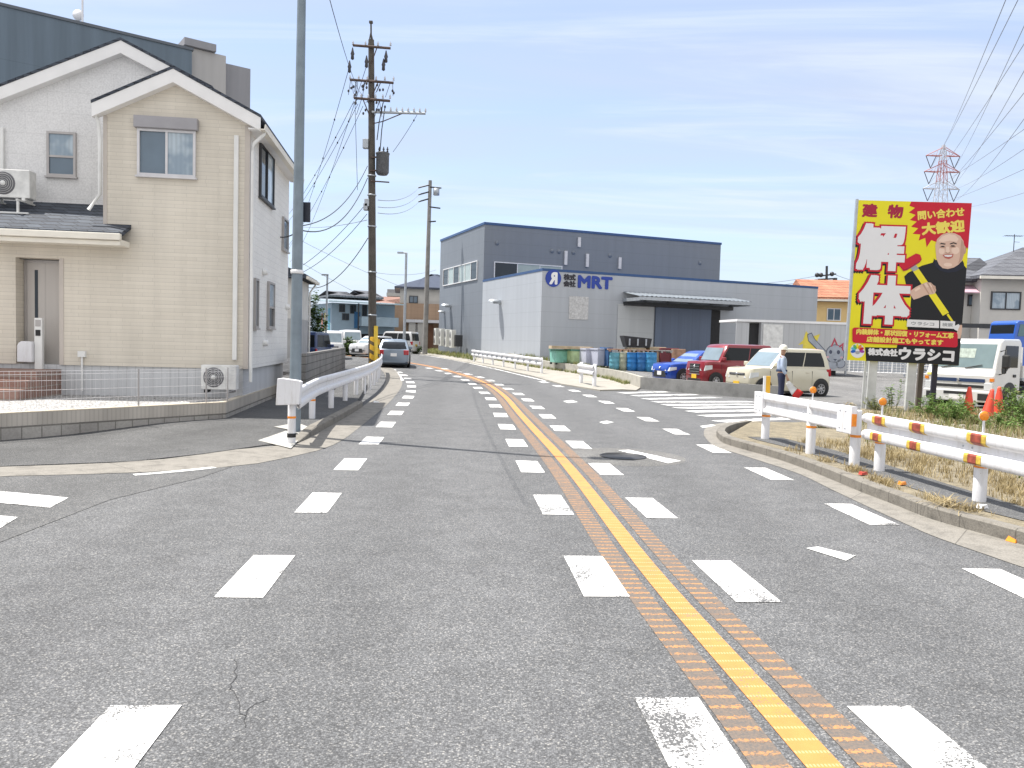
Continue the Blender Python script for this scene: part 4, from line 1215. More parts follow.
# small fittings
def hood(px, py, r, side, xx=0.0):
    if side:
        y, z = MF.side(px, py, xx)
        mb = MB().lathe([(0, .42 * r), (r * .8, .36 * r), (r, 0)], 14, (0, 0, 0), 'z').lathe([(r * .55, -.25 * r), (r * .55, .3 * r)], 14, (0.45 * r, 0, 0), 'z')
        mb.box(.2 * r, 1.1 * r, -.5 * r, .5 * r, -.3 * r, .25 * r)
        mb.build('vent_hood', GALV, fac, (xx - 1.12 * r, y, z))
    else:
        x, z = MF.front(px, py, xx)
        MB().lathe([(0, -r * .7), (r * .7, -.5 * r), (r, -.02)], 14, (0, 0, 0), 'y').build('vent_hood', F_DARK, fac, (x, xx - .004, z))
hood(500, 302, 0.42, True); hood(450.5, 306, 0.40, True, 0.03); hood(444.5, 312, 0.28, True, 0.03)
for q in ((552, 251), (559, 251.5), (573.5, 252.5), (610, 255.5), (497, 243), (700, 263)): hood(q[0], q[1], 0.17, False, D1)
for px, p0, p1 in ((565, 265, 251), (578.5, 247, 237.5), (586.5, 267, 254), (619, 269, 257.5)):
    x, z0 = MF.front(px, p0, D1); z1 = MF.front(px, p1, D1)[1]
    MB().box(x - .12, x + .12, D1 - .16, D1 - .004, z0, z1).build('duct_box', ALU_W, fac)
# logo and lettering on the annex
lx, lz = MF.front(553.2, 278.3); lr = 0.5 * (MF.front(561, 279)[0] - MF.front(545.4, 278)[0])
MB().lathe([(0, -0.03), (lr, -0.03), (lr, 0)], 32, (lx, -.004, lz), 'y', smooth=False).build('logo_disc', BLUE_S, fac)
mb = MB(); lettering(mb, 'R', lx, lz, lr * .85, lr * 1.25, -.042, 0.05, 0, 0, -1); mb.build('logo_letter', PLATE_W, fac)
mx0, mz0 = MF.front(577.5, 288.5); mx1, mz1 = MF.front(612.5, 275.5)
mb = MB(); lettering(mb, 'MRT', (mx0 + mx1) / 2, (mz0 + mz1) / 2 - .03, mx1 - mx0 - .1, 0.68, -.03, 0.06); mb.build('wall_lettering', BLUE_S, fac)
k0, kz0 = MF.front(563.5, 286.5); k1, kz1 = MF.front(575.5, 273.5)
mb = MB(); kh = 0.34; zc = MF.front(569.5, 280)[1]
lettering(mb, '株式', (k0 + k1) / 2, zc + .17, k1 - k0, kh, -.03, 0.025); lettering(mb, '会社', (k0 + k1) / 2, zc - .23, k1 - k0, kh, -.03, 0.025)
mb.build('wall_lettering', BLACK_S, fac)
q0, q1 = MF.front(568.5, 319), MF.front(588.5, 297)
MB().box(q0[0], q1[0], -.04, -.004, q0[1], q1[1]).build('blank_panel', M('panel_grey', (0.52, 0.52, 0.52), 0.5, 0, 0.25, 9), fac)
# canopy over the loading doors
cx0, cz0 = MF.front(615, 296); CD = 2.2
cx1 = MF.front(752, 306, -CD)[0]; czf = MF.front(640.5, 296, -CD)[1]; cxl = MF.front(640.5, 296, -CD)[0]
cx0 = min(cx0, cxl + .15)
cx0 = cxl
CZ = czf
CAN = M('canopy_metal', (0.26, 0.29, 0.32), 0.4, 0.5, 0.12, 2)
mb = MB(); n = int((cx1 - cx0) / 0.16); vs = []; fs = []
for k in range(n + 1):
    x = cx0 + (cx1 - cx0) * k / n; dz = 0.05 if k % 2 else 0.0
    vs += [(x, -CD, CZ + dz), (x, -.01, CZ + .35 + dz)]
for k in range(n): fs.append((2 * k, 2 * k + 2, 2 * k + 3, 2 * k + 1))
mb.add(vs, fs); mb.build('canopy_roof', CAN, fac)
mb = MB()
mb.box(cx0, cx1, -CD + .03, -CD + .13, CZ - .22, CZ - .02)
mb.box(cx0, cx0 + .1, -CD + .13, -.005, CZ - .26, CZ - .06)
mb.box(cx1 - .1, cx1, -CD + .13, -.005, CZ - .26, CZ - .06)
for k in range(1, 5): mb.box(cx0 + (cx1 - cx0) * k / 5 - .05, cx0 + (cx1 - cx0) * k / 5 + .05, -CD + .13, -.005, CZ - .2, CZ - .06)
mb.build('canopy_frame', GALV, fac)
MB().box(cx0 + .05, cx1 - .05, -.35, -.006, CZ - .50, CZ - .262).build('door_rail', DARK, fac)
d0 = MF.front(653.5, 340)[0]; d1_ = MF.front(676.5, 340)[0]; d2 = MF.front(709.5, 340)[0]; d3 = MF.front(719, 340)[0]
dz1 = CZ - .51
dl = MB().box(d0, d1_ - .02, -.16, -.09, fb, dz1).build('sliding_door', F_DOOR, fac)
MB().box(d1_ + .01, d2, -.085, -.012, fb, dz1).build('sliding_door', F_DOOR, fac)
MB().box(d2 + .01, d3, -.03, -.005, fb, dz1).build('dark_opening', BLACK, fac)
s0 = MF.front(616.5, 340)[0]
MB().box(s0, d0 - .05, -.06, -.005, fb, dz1 + .1).build('white_shutter', panel_metal('shutter_white', (0.50, 0.52, 0.53), 0.85, 0, 0.5, 0.04), fac)

# outdoor units beside the tall block
ow = [(436.5, 0), (441.8, 0), (447.2, 0), (452.4, 0)]
def tall_ac(loc, rz):
    t = thing('air_conditioner', 'tall white twin fan outdoor unit in the row of four against the dark factory wall', 'air conditioner', loc, rz, 'outdoor units beside the factory')
    MB().box(-.45, .45, -.18, .18, .05, 1.45).build('casing', M('casing_white', (0.62, 0.62, 0.58), 0.5, 0, 0.08, 4) if 'casing_white' not in bpy.data.materials else bpy.data.materials['casing_white'], t, bevel=.02)
    for z in (.42, 1.06): MB().lathe([(0, -.02), (.25, -.02), (.28, 0)], 20, (-.08, -.183, z), 'y').build('fan_grille', M('grille_dark', (0.2, 0.2, 0.2), 0.6) if 'grille_dark' not in bpy.data.materials else bpy.data.materials['grille_dark'], t)
    return t
ac0 = None
for k in range(4):
    y = MF.side(452.5 - 5.3 * k, 345, -0.9)[0]
    loc = MF.world(-.9, y, 0); loc.z = LT(loc.y) - .18
    if ac0 is None: ac0 = tall_ac(loc, MF.a - math.pi / 2 + R(-6))
    else:
        c = copy_tree(ac0); c.location = loc
loc = MF.world(-.6, MF.side(458, 350, -.6)[0], 0)
bx = thing('meter_cabinet', 'small dark grey cabinet on a post next to the four outdoor units', 'cabinet', (loc.x, loc.y, LT(loc.y) - .3), MF.a)
MB().box(-.3, .3, -.2, .2, .3, 1.2).build('cabinet', DARK, bx, bevel=.02); MB().box(-.06, .06, -.06, .06, 0, .3).build('post', GALV, bx)

# ------------------------------------------------------------------ guard rails
BEAM = [(0.015, 0.0), (0.045, 0.012), (0.058, 0.03), (0.058, 0.10), (0.045, 0.118), (0.005, 0.14), (0.005, 0.21), (0.045, 0.232), (0.058, 0.25), (0.058, 0.32), (0.045, 0.338), (0.015, 0.35)]
def beam_sec(lat, z, k=1.0):
    fr_ = [(lat + a, z + b * k) for a, b in BEAM]
    return fr_ + [(a - .006, b) for a, b in reversed(fr_)]
def put_post(t, p, z0, h, band=True, r=0.062):
    po = MB().lathe([(r, z0 - .1), (r, z0 + h), (r * .9, z0 + h + .012), (0, z0 + h + .014)], 16, (p.x, p.y, 0)).build('post', WHITE, t)
    if band: MB().lathe([(r + .002, z0 + h * .52), (r + .003, z0 + h * .52 + .012), (r + .003, z0 + h * .52 + .03), (r + .002, z0 + h * .52 + .035)], 16, (p.x, p.y, 0)).build('reflective_band', REFL_O, po)
    return po
# left rail
lr_px = [(291.5, 437.5), (312, 418.5), (331, 408), (345, 400.6), (356, 394.6), (364, 389.8), (369.5, 385.8), (373.5, 382), (376.5, 378.7), (378.5, 375.5), (379.3, 372.6), (379, 370)]
LP = [g(a, b, .12) for a, b in lr_px]
lrail = thing('guardrail', 'long white curved guard rail along the left kerb beside the beige house', 'guardrail')
path = [Vector((p.x, p.y, G(p.y))) for p in LP]
path = [q for q, _ in resample(crv(path, 6), 0.33)]
zb = 0.56
far_mat = GALV
MB().sweep(path, beam_sec(0.075, zb), 0, smooth=True).build('beam', WHITE, lrail, sharp=50)
tt = (path[1] - path[0]).normalized(); e = Vector((tt.y, -tt.x, 0))
ang = math.atan2(e.y, e.x)
# end terminal: a folded plate that wraps the beam end and faces the traffic
p0 = path[0]
ya_ = p0.y - .13
c0, c1 = at(276.5, 405, ya_), at(300, 378.5, ya_)
mb = MB()
pr = [(c0.x, c0.z), (c1.x, c0.z + .02), (c1.x + .03, c1.z - .05), (c1.x - .01, c1.z - .03), (c0.x + .08, c1.z), (c0.x + .02, c1.z - .01)]
mb.prism(pr, 'y', ya_ - .05, ya_ + .07)
q0 = path[1] + e * .06
mb.hexa([(c1.x - .08, ya_ - .05, c0.z + .03), (q0.x + .03, q0.y, zb - .01), (q0.x - .02, q0.y, zb - .01), (c1.x - .08, ya_ + .06, c0.z + .03),
         (c1.x - .08, ya_ - .05, c1.z - .06), (q0.x + .03, q0.y, zb + .36), (q0.x - .02, q0.y, zb + .36), (c1.x - .08, ya_ + .06, c1.z - .06)])
mb.build('end_terminal', WHITE, lrail, bevel=.025, seg=3)
for p in LP: put_post(lrail, p, G(p.y) + .10, .62 if p is LP[0] else .70, p in LP[:2])
MB().lathe([(.066, .125), (.068, .13), (.068, .185), (.066, .19)], 16, (LP[0].x, LP[0].y, 0)).build('post_sleeve', BLACK, lrail)
random.seed(2)
pad = [(266, 437), (286, 430), (309, 433), (297, 445), (284, 447)]
for k, pp in enumerate(([(258, 438.5), (286, 432.5), (301, 437), (291, 446)], [(274, 430), (297, 426.5), (309, 430.5), (301, 435.5), (288, 431.8)])):
    structure(poly_sheet('concrete_pad', [xy(g(a, b, .06)) for a, b in pp], CONC_P, 0.006 + .004 * k, lambda y: W_FN(y) + .002))

# right-hand rails
RA = [g(765, 439, .13), g(810, 453.5, .13), g(854, 465.5, .13)]
RBp = [g(879, 471, .13), g(979, 501.5, .13)]
d = (RBp[1] - RBp[0])
RBp += [RBp[1] + d * 1.0, RBp[1] + d * 2.0]
ra = thing('guardrail', 'short white box ended guard rail beside the pedestrian crossing, with orange reflector disc', 'guardrail')
dA = (RA[2] - RA[0]).normalized()
def flat(p, z=0.0): return Vector((p.x, p.y, z))
A0 = flat(RA[0] - dA * .18); A1 = flat(RA[2] + dA * .10)
zA_ = 0.585
BOX = [(0.0, 0.0), (0.06, 0.015), (0.075, 0.03), (0.075, 0.085), (0.03, 0.115), (0.03, 0.225), (0.075, 0.255), (0.075, 0.33), (0.06, 0.345), (0.0, 0.36)]
def box_sec(lat, z):
    f_ = [(lat + a, z + b) for a, b in BOX]; return f_ + [(a - .02, b) for a, b in reversed(f_)]
# lateral to the right when walking towards the camera is the road side
MB().sweep([A0, A1], box_sec(.055, zA_)).build('beam', WHITE, ra, bevel=.012)
for s0_, s1_ in ((0.0, 0.33), (None, None)):
    if s0_ is None: a, b = A1 - dA * .36, A1 + dA * .02
    else: a, b = A0 - dA * .02, A0 + dA * s1_
    MB().sweep([a, b], [(.06, zA_ - .012), (.142, zA_ - .012), (.142, zA_ + .372), (.06, zA_ + .372)]).build('end_plate', WHITE, ra, bevel=.012)
eR = Vector((dA.y, -dA.x, 0))
def bolts(parent, pts):
    mb = MB()
    for p in pts: mb.sphere((p.x, p.y, p.z), .012, 0, 8)
    return mb.build('bolt_set', GALV, parent)
bolts(ra, [A1 - dA * a + eR * .143 + Vector((0, 0, z)) for a in (.28, .13) for z in (zA_ + .06, zA_ + .30)] + [A0 + dA * a + eR * .143 + Vector((0, 0, z)) for a in (.08, .22) for z in (zA_ + .06, zA_ + .30)])
bolts(ra, [flat(RA[1]) - dA * a + eR * .087 + Vector((0, 0, zA_ + .17)) for a in (-.1, .1)])
for p in RA: put_post(ra, p, .13, .76, True, .07)
MB().sweep([A1 + dA * .022, A1 + dA * .032], [(.07, zA_ + .1), (.135, zA_ + .1), (.135, zA_ + .27), (.07, zA_ + .27)]).build('reflector', REFL_O, ra)
def delineator(t, p, z):
    st = MB().tube([(p.x, p.y, z), (p.x, p.y, z + .16)], .013, 8).build('reflector_stem', WHITE, t)
    dsk = MB().lathe([(0, -.014), (.046, -.014), (.052, -.006), (.052, .0)], 20, (p.x, p.y, z + .205), 'y').build('reflector_disc', REFL_O, st)
    MB().lathe([(.0, .010), (.052, .010), (.056, .004), (.056, -.006)], 20, (p.x, p.y, z + .205), 'y').build('disc_housing', WHITE, st)
delineator(ra, RA[1], .13 + .77)
rb = thing('guardrail', 'white corrugated guard rail with yellow and red warning stickers at the right road edge', 'guardrail')
dB = d.normalized()
B0 = flat(RBp[0] - dB * .22); B1 = flat(RBp[-1] + dB * .5)
zB = 0.525
MB().sweep([B0 + (B1 - B0) * (k / 12) for k in range(13)], beam_sec(.07, zB, 1.03), smooth=True).build('beam', WHITE, rb, sharp=50)
# rounded nose of the beam
mb = MB()
for z in (zB + .07, zB + .29): mb.lathe([(0, -.045), (.05, -.04), (.062, -.015), (.062, .02)], 14, (B0.x + eR.x * .085, B0.y + eR.y * .085, z), 'y')
mb.build('beam_nose', WHITE, rb)
for p in RBp: put_post(rb, p, .13, .71, True, .068)
for p in RBp[:2]: delineator(rb, p, .13 + .72)
bolts(rb, [flat(RBp[1]) - dB * a + eR * .078 + Vector((0, 0, zB + .18)) for a in (.05, .2)])
STK_Y = M('sticker_yellow', (0.58, 0.40, 0.06), 0.5, 0, 0.35, 18); STK_R = M('sticker_red', (0.30, 0.065, 0.04), 0.5, 0, 0.4, 18)
bl = (flat(RBp[1]) - flat(RBp[0])).length
for s_ in (0.03, 0.50 * bl - .12, bl - .04):
    for dx0, dx1, mt, zz in ((-.07, .21, STK_Y, .0), (0.0, .135, STK_R, .003)):
        a = flat(RBp[0]) + dB * (s_ + dx0); b = flat(RBp[0]) + dB * (s_ + dx1)
        f_ = [(.07 + p + .004 + zz, zB + q * 1.03) for p, q in BEAM[1:5]]; MB().sweep([a, b], f_, closed=False).build('warning_sticker', mt, rb)
        f_ = [(.07 + p + .004 + zz, zB + q * 1.03) for p, q in BEAM[6:11]]
        a2 = a + dB * .03; b2 = b + dB * .06
        MB().sweep([a2, b2], f_, closed=False).build('warning_sticker', mt, rb)
# far rails
fg = thing('guardrail', 'long white guard rail with many slim posts in front of the light grey factory wall', 'guardrail')
f0, f1 = g(474, 362.5), g(541.5, 374.3)
FPT = [f0.lerp(f1, k / 6) for k in range(7)]
FPT = [Vector((p.x, p.y, G(p.y))) for p in FPT]
dF = (f1 - f0).normalized(); 
MB().sweep([FPT[0] - dF * .3] + FPT[1:-1] + [FPT[-1] + dF * .2], beam_sec(.06, .45, 1.1), smooth=True).build('beam', WHITE, fg, sharp=50)
for p in FPT: MB().lathe([(.06, 0), (.06, .84), (0, .85)], 12, p).build('post', WHITE, fg)
n_ = 13; mb = MB()
eF = Vector((dF.y, -dF.x, 0))
for k in range(n_):
    p = f0.lerp(f1, (k + .5) / n_); p.z = G(p.y)
    q = p + eF * .085
    mb.box(q.x - .10, q.x + .10, q.y - .05, q.y + .02, p.z + .57, p.z + .70)
mb.build('dark_spacer_row', GALV, fg)
sg = thing('guardrail', 'very short white guard rail on two posts at the corner by the green bins', 'guardrail')
s0_, s1_ = g(581, 384.2), g(594.2, 387.6)
dS = (s1_ - s0_).normalized()
MB().sweep([flat(s0_ - dS * .25, G(31)), flat(s1_ + dS * .12, G(31))], beam_sec(.06, .47, 1.1), smooth=True).build('beam', WHITE, sg, sharp=50)
for p in (s0_, s1_): MB().lathe([(.075, 0), (.075, .86), (0, .87)], 12, flat(p, G(p.y) + .05)).build('post', WHITE, sg)

# ------------------------------------------------------------------ poles, lamps, wires
a = g(294.5, 430.5, .10)
lp = thing('street_pole', 'tall plain blue grey steel pole behind the end of the left guard rail', 'pole', a)
top = at(301, -14, a.y - .05)
tdir = Vector((top.x - a.x, 0, top.z - a.z))
k = 10.0 / tdir.z
MB().tube([(0, 0, -.1), (tdir.x * k * .5, 0, 5.0), (tdir.x * k, 0, 10.0)], [.10, .080, .055], 18).build('shaft', POLE_B, lp)
MB().tube([(tdir.x * k, 0, 9.9), (tdir.x * k + .35, 0, 10.05), (tdir.x * k + .7, 0, 10.1)], .035, 8).build('lamp_arm', POLE_B, lp)
MB().box(tdir.x * k + .6, tdir.x * k + 1.25, -.14, .14, 10.04, 10.17).build('lamp_head', GALV, lp, bevel=.03)
sgn = lambda px, py: at(px, py, a.y + .12) - Vector(a)
p0, p1 = sgn(300, 222), sgn(310.5, 202.5)
MB().box(p0.x - .06, p1.x, .1, .13, p0.z, p1.z).build('sign_plate', M('sign_back', (0.02, 0.025, 0.04), 0.5), lp)
zb_ = at(295, 272, a.y).z - a.z
xb_ = tdir.x * zb_ / tdir.z
MB().lathe([(.098, zb_ - .03), (.108, zb_ - .025), (.108, zb_ + .03), (.098, zb_ + .035)], 18, (xb_, 0, 0)).build('clamp_band', PLATE_W, lp)

def insul(mb, p, n=1, h=.16, r=.05): 
    for k in range(n): mb.lathe([(0, 0), (r, .01), (r * .5, h * .35), (r, h * .5), (r * .4, h * .8), (.02, h)], 8, p)
PY = 33.0
pb_ = at(372.8, 372, PY); pb_.z = G(PY)
up = thing('utility_pole', 'tall brown concrete utility pole with four cross arms and grey transformer can', 'utility pole', pb_)
def U(px, py, dy=0.0):
    q = at(px, py, PY + dy); return q - pb_
ptop = U(371.2, 40)
def onp(z): return ptop.x * z / ptop.z
MB().tube([(0, 0, -.2), (ptop.x / 2, 0, ptop.z / 2), (ptop.x, 0, ptop.z)], [.18, .155, .12], 16).build('shaft', POLE_C, up)
sp = U(371, 22)
MB().tube([(ptop.x, 0, ptop.z - .1), (sp.x, 0, sp.z)], .035, 8).tube([(ptop.x - .12, 0, ptop.z - .2), (sp.x, 0, sp.z - .4)], .02, 6).tube([(ptop.x + .12, 0, ptop.z - .2), (sp.x, 0, sp.z - .4)], .02, 6).box(sp.x - .07, sp.x + .07, -.07, .07, sp.z - .05, sp.z + .03).build('lightning_rod', POLE_C, up)
ARM = M('arm_rust', (0.10, 0.07, 0.06), 0.8, 0.1, 0.25, 6)
INS = M('insulator', (0.05, 0.048, 0.055), 0.4, 0, 0.2, 8); INSW = M('insulator_white', (0.55, 0.56, 0.6), 0.3, 0, 0.1, 8)
arms = [((353, 45), (390.5, 48.5)), ((350, 79), (393.5, 83.5)), ((354, 97), (390, 102)), ((372, 111.5), (425.5, 114))]
ends = []
for i, (l, r) in enumerate(arms):
    L_, R_ = U(*l, -.17), U(*r, -.17)
    z = (L_.z + R_.z) / 2
    arm = MB().tube([(L_.x, -.17, z + (.04 if i < 3 else 0)), (R_.x, -.17, z - (.04 if i < 3 else 0))], .055, 8).build('cross_arm', ARM if i < 3 else GALV, up)
    mb = MB(); n = (4, 6, 6, 7)[i]
    for k in range(n):
        f = k / (n - 1)
        insul(mb, (L_.x + (R_.x - L_.x) * (f if i < 3 else .35 + .65 * f), -.17, z + .05), 1, .17, .05)
    mb.build('insulator_row', INSW, arm)
    px_ = onp(z)
    if i < 3: MB().tube([(L_.x * .35 + R_.x * .65 if i != 2 else L_.x * .75 + R_.x * .25, -.19, z), (px_, -.1, z - .75)], .022, 6).build('brace', ARM, arm)
    else: MB().tube([(L_.x * .4 + R_.x * .6, -.19, z), (px_ + .5, -.1, z - .35), (px_ + .1, -.1, z - .45)], .022, 6).build('brace', ARM, arm)
    ends.append((L_, R_, z))
random.seed(8)
mb = MB()
for k in range(26):
    i = random.choice((1, 2)); L_, R_, z = ends[i]
    x = L_.x + (R_.x - L_.x) * random.random(); dz = random.uniform(.12, .75)
    mb.tube([(x, -.17, z), (x + random.uniform(-.2, .2), -.25, z - dz)], .011, 5)
    mb.sphere((x + random.uniform(-.1, .1), -.22, z - dz * random.uniform(.5, 1)), .045, 0, 8, 1.4)
mb.build('hanging_fittings', INS, up)
mb = MB()
for px, py in ((352.5, 54), (366.5, 62), (386, 57), (383.5, 65), (349.5, 67)):
    q = U(px, py, -.2); mb.lathe([(0, -.25), (.07, -.2), (.06, -.05), (.085, 0), (.05, .12), (.02, .26)], 10, q)
mb.build('strain_insulators', INS, up)
tz0 = U(381, 176).z; tz1 = U(382, 153).z; tx = U(383, 165).x
tr = MB().lathe([(0, tz0), (.20, tz0 + .02), (.27, tz0 + .12), (.27, tz1 - .1), (.29, tz1 - .08), (.29, tz1 - .03), (.2, tz1), (0, tz1 + .02)], 20, (tx, -.12, 0)).build('transformer', M('transformer_grey', (0.11, 0.115, 0.125), 0.6, 0.1, 0.2, 5), up)
mb = MB()
for q in (-.14, .04, .2): insul(mb, (tx + q, -.15, tz1), 1, .22, .05)
mb.build('bushing', INS, tr)
mb = MB().box(onp(tz0) - .05, tx, -.2, -.14, tz0 + .15, tz0 + .21).box(onp(tz0) - .05, tx, -.2, -.14, tz1 - .25, tz1 - .19).tube([(onp(tz0), -.15, tz0 - .25), (tx + .3, -.15, tz0 - .28)], .03, 6)
mb.build('transformer_bracket', ARM, up)
for px, py, s_ in ((366, 144, .12), (367.3, 203, .10), (366, 207, .09)):
    q = U(px, py); MB().box(q.x - s_, q.x + s_, -.15, .12, q.z - s_ * 1.6, q.z + s_ * 1.6).build('junction_box', GALV, up, bevel=.02)
mb = MB()
for z in (2.6, 4.4, 6.3, 7.6, 8.4): mb.lathe([(.175, z), (.19, z + .01), (.19, z + .05), (.175, z + .06)], 14, (onp(z), 0, 0))
mb.build('steel_band', GALV, up)
mb = MB()
for px0, py0, px1, py1 in ((383, 103, 377, 140), (385, 107, 380, 152)):
    q0, q1 = U(px0, py0, -.2), U(px1, py1, -.2); mb.tube([q0, (q0 + q1) / 2 + Vector((-.03, 0, 0)), q1], .02, 6)
mb.build('drop_lead', WIRE, up)
z1g = U(376, 326).z
mb = MB().lathe([(.225, 0.05), (.225, z1g - .5), (.21, z1g - .46)], 16, (0.06, -.02, 0))
mb.build('guard_sleeve', striped('stripe_guard', (0.62, 0.36, 0.02), (0.10, 0.07, 0.03), .38, 2, .6, .6, .5), up)
MB().tube([(.16, -.20, 0), (.13, -.19, z1g)], .085, 10).build('guard_tube', M('guard_yellow', (0.75, 0.52, 0.06), .5, 0, .1, 5), up)

P2Y = 64.0
p2b = at(424.8, 352, P2Y); p2b.z = G(P2Y)
p2 = thing('utility_pole', 'slimmer pale utility pole far off beside the dark factory block', 'utility pole', p2b)
def V(px, py, dy=0.0): return at(px, py, P2Y + dy) - p2b
t2 = V(430.2, 180.5)
MB().tube([(0, 0, -.2), (t2.x, 0, t2.z)], [.22, .14], 12).build('shaft', POLE_L, p2)
for l, r in (((418.5, 188), (429.5, 185.2)), ((418.5, 195), (429.5, 192)), ((418.5, 202), (429, 199)), ((430, 187.3), (441.5, 188.3)), ((429, 207), (440.5, 208.5)), ((428, 222), (436, 221.5))):
    A_, B_ = V(*l), V(*r); MB().tube([(A_.x, -.1, A_.z), (B_.x, -.1, B_.z)], .06, 6).build('cross_arm', DARK, p2)
q = V(436.5, 192); MB().lathe([(0, q.z - .3), (.25, q.z - .28), (.25, q.z + .25), (0, q.z + .3)], 12, (q.x, -.1, 0)).build('transformer', GALV, p2)

slb = at(404, 348, 62); slb.z = G(62)
sl = thing('street_lamp', 'slim grey street lamp with a short arm beyond the silver car', 'street lamp', slb)
tq = at(406.3, 253, 62) - slb; tl = at(402, 252.6, 62) - slb
MB().tube([(0, 0, 0), (tq.x, 0, tq.z)], [.12, .09], 10).build('shaft', GALV, sl)
MB().tube([(tq.x + .05, 0, tq.z), (tl.x, 0, tl.z)], .06, 8).build('arm', GALV, sl)
MB().box(tl.x - .35, tl.x + .1, -.12, .12, tl.z - .08, tl.z + .05).build('lamp_head', GALV, sl)
q0 = at(325.5, 345, 48); q0.z = G(48); q1 = at(327.5, 275, 48)
tp = thing('street_lamp', 'thin pale pole standing in front of the pale blue house', 'pole', q0)
MB().tube([(0, 0, 0), tuple(q1 - q0)], .06, 8).build('shaft', GALV, tp)
MB().box((q1 - q0).x - .35, (q1 - q0).x + .05, -.08, .08, (q1 - q0).z - .04, (q1 - q0).z + .05).build('lamp_head', GALV, tp)

def wire(a, b, sag, r, label, m=WIRE, group=None, n=18, beads=0, name='overhead_wire'):
    pts = []
    for k in range(n + 1):
        t = k / n; p = a.lerp(b, t); p.z -= 4 * sag * t * (1 - t); pts.append(p)
    mb = MB().tube(pts, r, 5)
    for k in range(beads):
        i = int((k + 1) * n / (beads + 5)); mb.sphere(pts[i], r * 3.2, 0, 8, 1.5)
    o = mb.build(name, m)
    return tag(o, label, 'wire', group)
UP = lambda px, py, dy=-.2: at(px, py, PY + dy)
# three high-voltage lines that run away to the left
for (ax, ay), (bx, by), bd in (((349.6, 66), (285, 254), 3), ((366.5, 66), (290, 262), 2), ((383, 68), (372, 120), 0)):
    if bd: wire(UP(ax, ay), at(bx, by, 78), 1.2, .012, 'thin high voltage line falling from the top cross arm down behind the beige house', WIRE, 'high voltage lines left of the tall pole', 18, bd)
for (ax, ay), (bx, by) in (((354, 101), (268, 232)), ((358, 104), (262, 246)), ((363, 106), (272, 262))):
    wire(UP(ax, ay), at(bx, by, 70), 1.0, .011, 'thin line with small beads falling from the middle cross arms down behind the beige house', WIRE, 'lines left of the middle cross arms', 18, 2)
wire(UP(364, 96), at(318, -45, 9), .35, .006, 'single thin line rising from the pole towards the top edge between pole tops', WIRE, None)
wire(UP(355, 104), UP(357.5, 190), .02, .010, 'thin vertical lead hanging down from the third cross arm', WIRE, None, 6)
low = [((367.5, 166), (300, 226), 20, .55, .015, 'thick black cable sagging from just below the transformer to the beige house'),
       ((367.5, 178), (299, 229.5), 20, .75, .017, 'thick bundled black cable sagging just under the topmost house cable'),
       ((365, 205), (303, 265), 40, .2, .013, 'straight black drop cable with a small bead end on the left of the pole'),
       ((367, 214), (301, 273), 40, .3, .013, 'second straight drop cable lower on the left of the pole'),
       ((368, 238), (306, 287), 40, .7, .018, 'lowest heavy cable curving from the pole down to the pale roof edge')]
for (ax, ay), (bx, by), bd, sg_, r_, lab in low:
    wire(UP(ax, ay, 0), at(bx, by, bd), sg_, r_, lab)
wire(at(300, 229, 20), at(276, 236, 20), .1, .016, 'short slack black cable at the house wall behind the steel pole')
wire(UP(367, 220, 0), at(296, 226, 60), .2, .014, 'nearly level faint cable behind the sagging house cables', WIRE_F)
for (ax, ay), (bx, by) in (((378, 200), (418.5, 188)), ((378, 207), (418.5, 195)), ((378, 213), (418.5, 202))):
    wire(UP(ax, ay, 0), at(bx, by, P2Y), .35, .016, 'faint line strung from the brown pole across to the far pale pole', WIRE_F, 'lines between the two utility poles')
wire(UP(417, 115), at(393, 152, 34), .05, .010, 'thin slanting wire below the right end of the long arm', WIRE, None, 8, 1)
for (ax, ay), (bx, by) in (((300, 240), (440, 300)), ((300, 262), (440, 330)), ((372, 272), (436, 270))):
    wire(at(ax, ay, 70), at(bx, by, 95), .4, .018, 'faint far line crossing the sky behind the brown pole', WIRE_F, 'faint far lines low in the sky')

# ------------------------------------------------------------------ lattice transmission tower and its lines
TY = 260.0
tb = at(932, 352, TY); tb.z = 0.8
RW_R = M('lattice_red', (0.42, 0.16, 0.15), 0.6, 0, 0.1, 1); RW_W = M('lattice_white', (0.50, 0.50, 0.55), 0.6, 0, 0.1, 1)
tt_ = thing('transmission_tower', 'distant red and white lattice power tower above the billboard', 'power tower', tb)
TH = at(942, 145, TY).z - tb.z
def tw(z):
    f = z / TH
    return 0.3 + 3.4 * max(0, 1 - f) ** 1.25 + (0.9 if f < .97 else 0) * (1 - f) ** .3
nlev = 16; zl_ = [TH * (1 - (1 - k / nlev) ** 1.25) for k in range(nlev + 1)]
for bandm, par in ((RW_R, 0), (RW_W, 1)):
    for k in range(nlev):
        if (k // 2) % 2 != par: continue
        if k % 2 == 0: mb = MB()
        z0, z1 = zl_[k], zl_[k + 1]; w0, w1 = tw(z0) , tw(z1)
        c0 = [(sx * w0, sy * w0, z0) for sx, sy in ((-1, -1), (1, -1), (1, 1), (-1, 1))]; c1 = [(sx * w1, sy * w1, z1) for sx, sy in ((-1, -1), (1, -1), (1, 1), (-1, 1))]
        for i in range(4):
            j = (i + 1) % 4
            mb.tube([c0[i], c1[i]], .12, 4); mb.tube([c0[i], c1[j]], .06, 4); mb.tube([c0[j], c1[i]], .06, 4); mb.tube([c1[i], c1[j]], .06, 4)
        if k % 2: mb.build('lattice_section', bandm, tt_)
tips = []
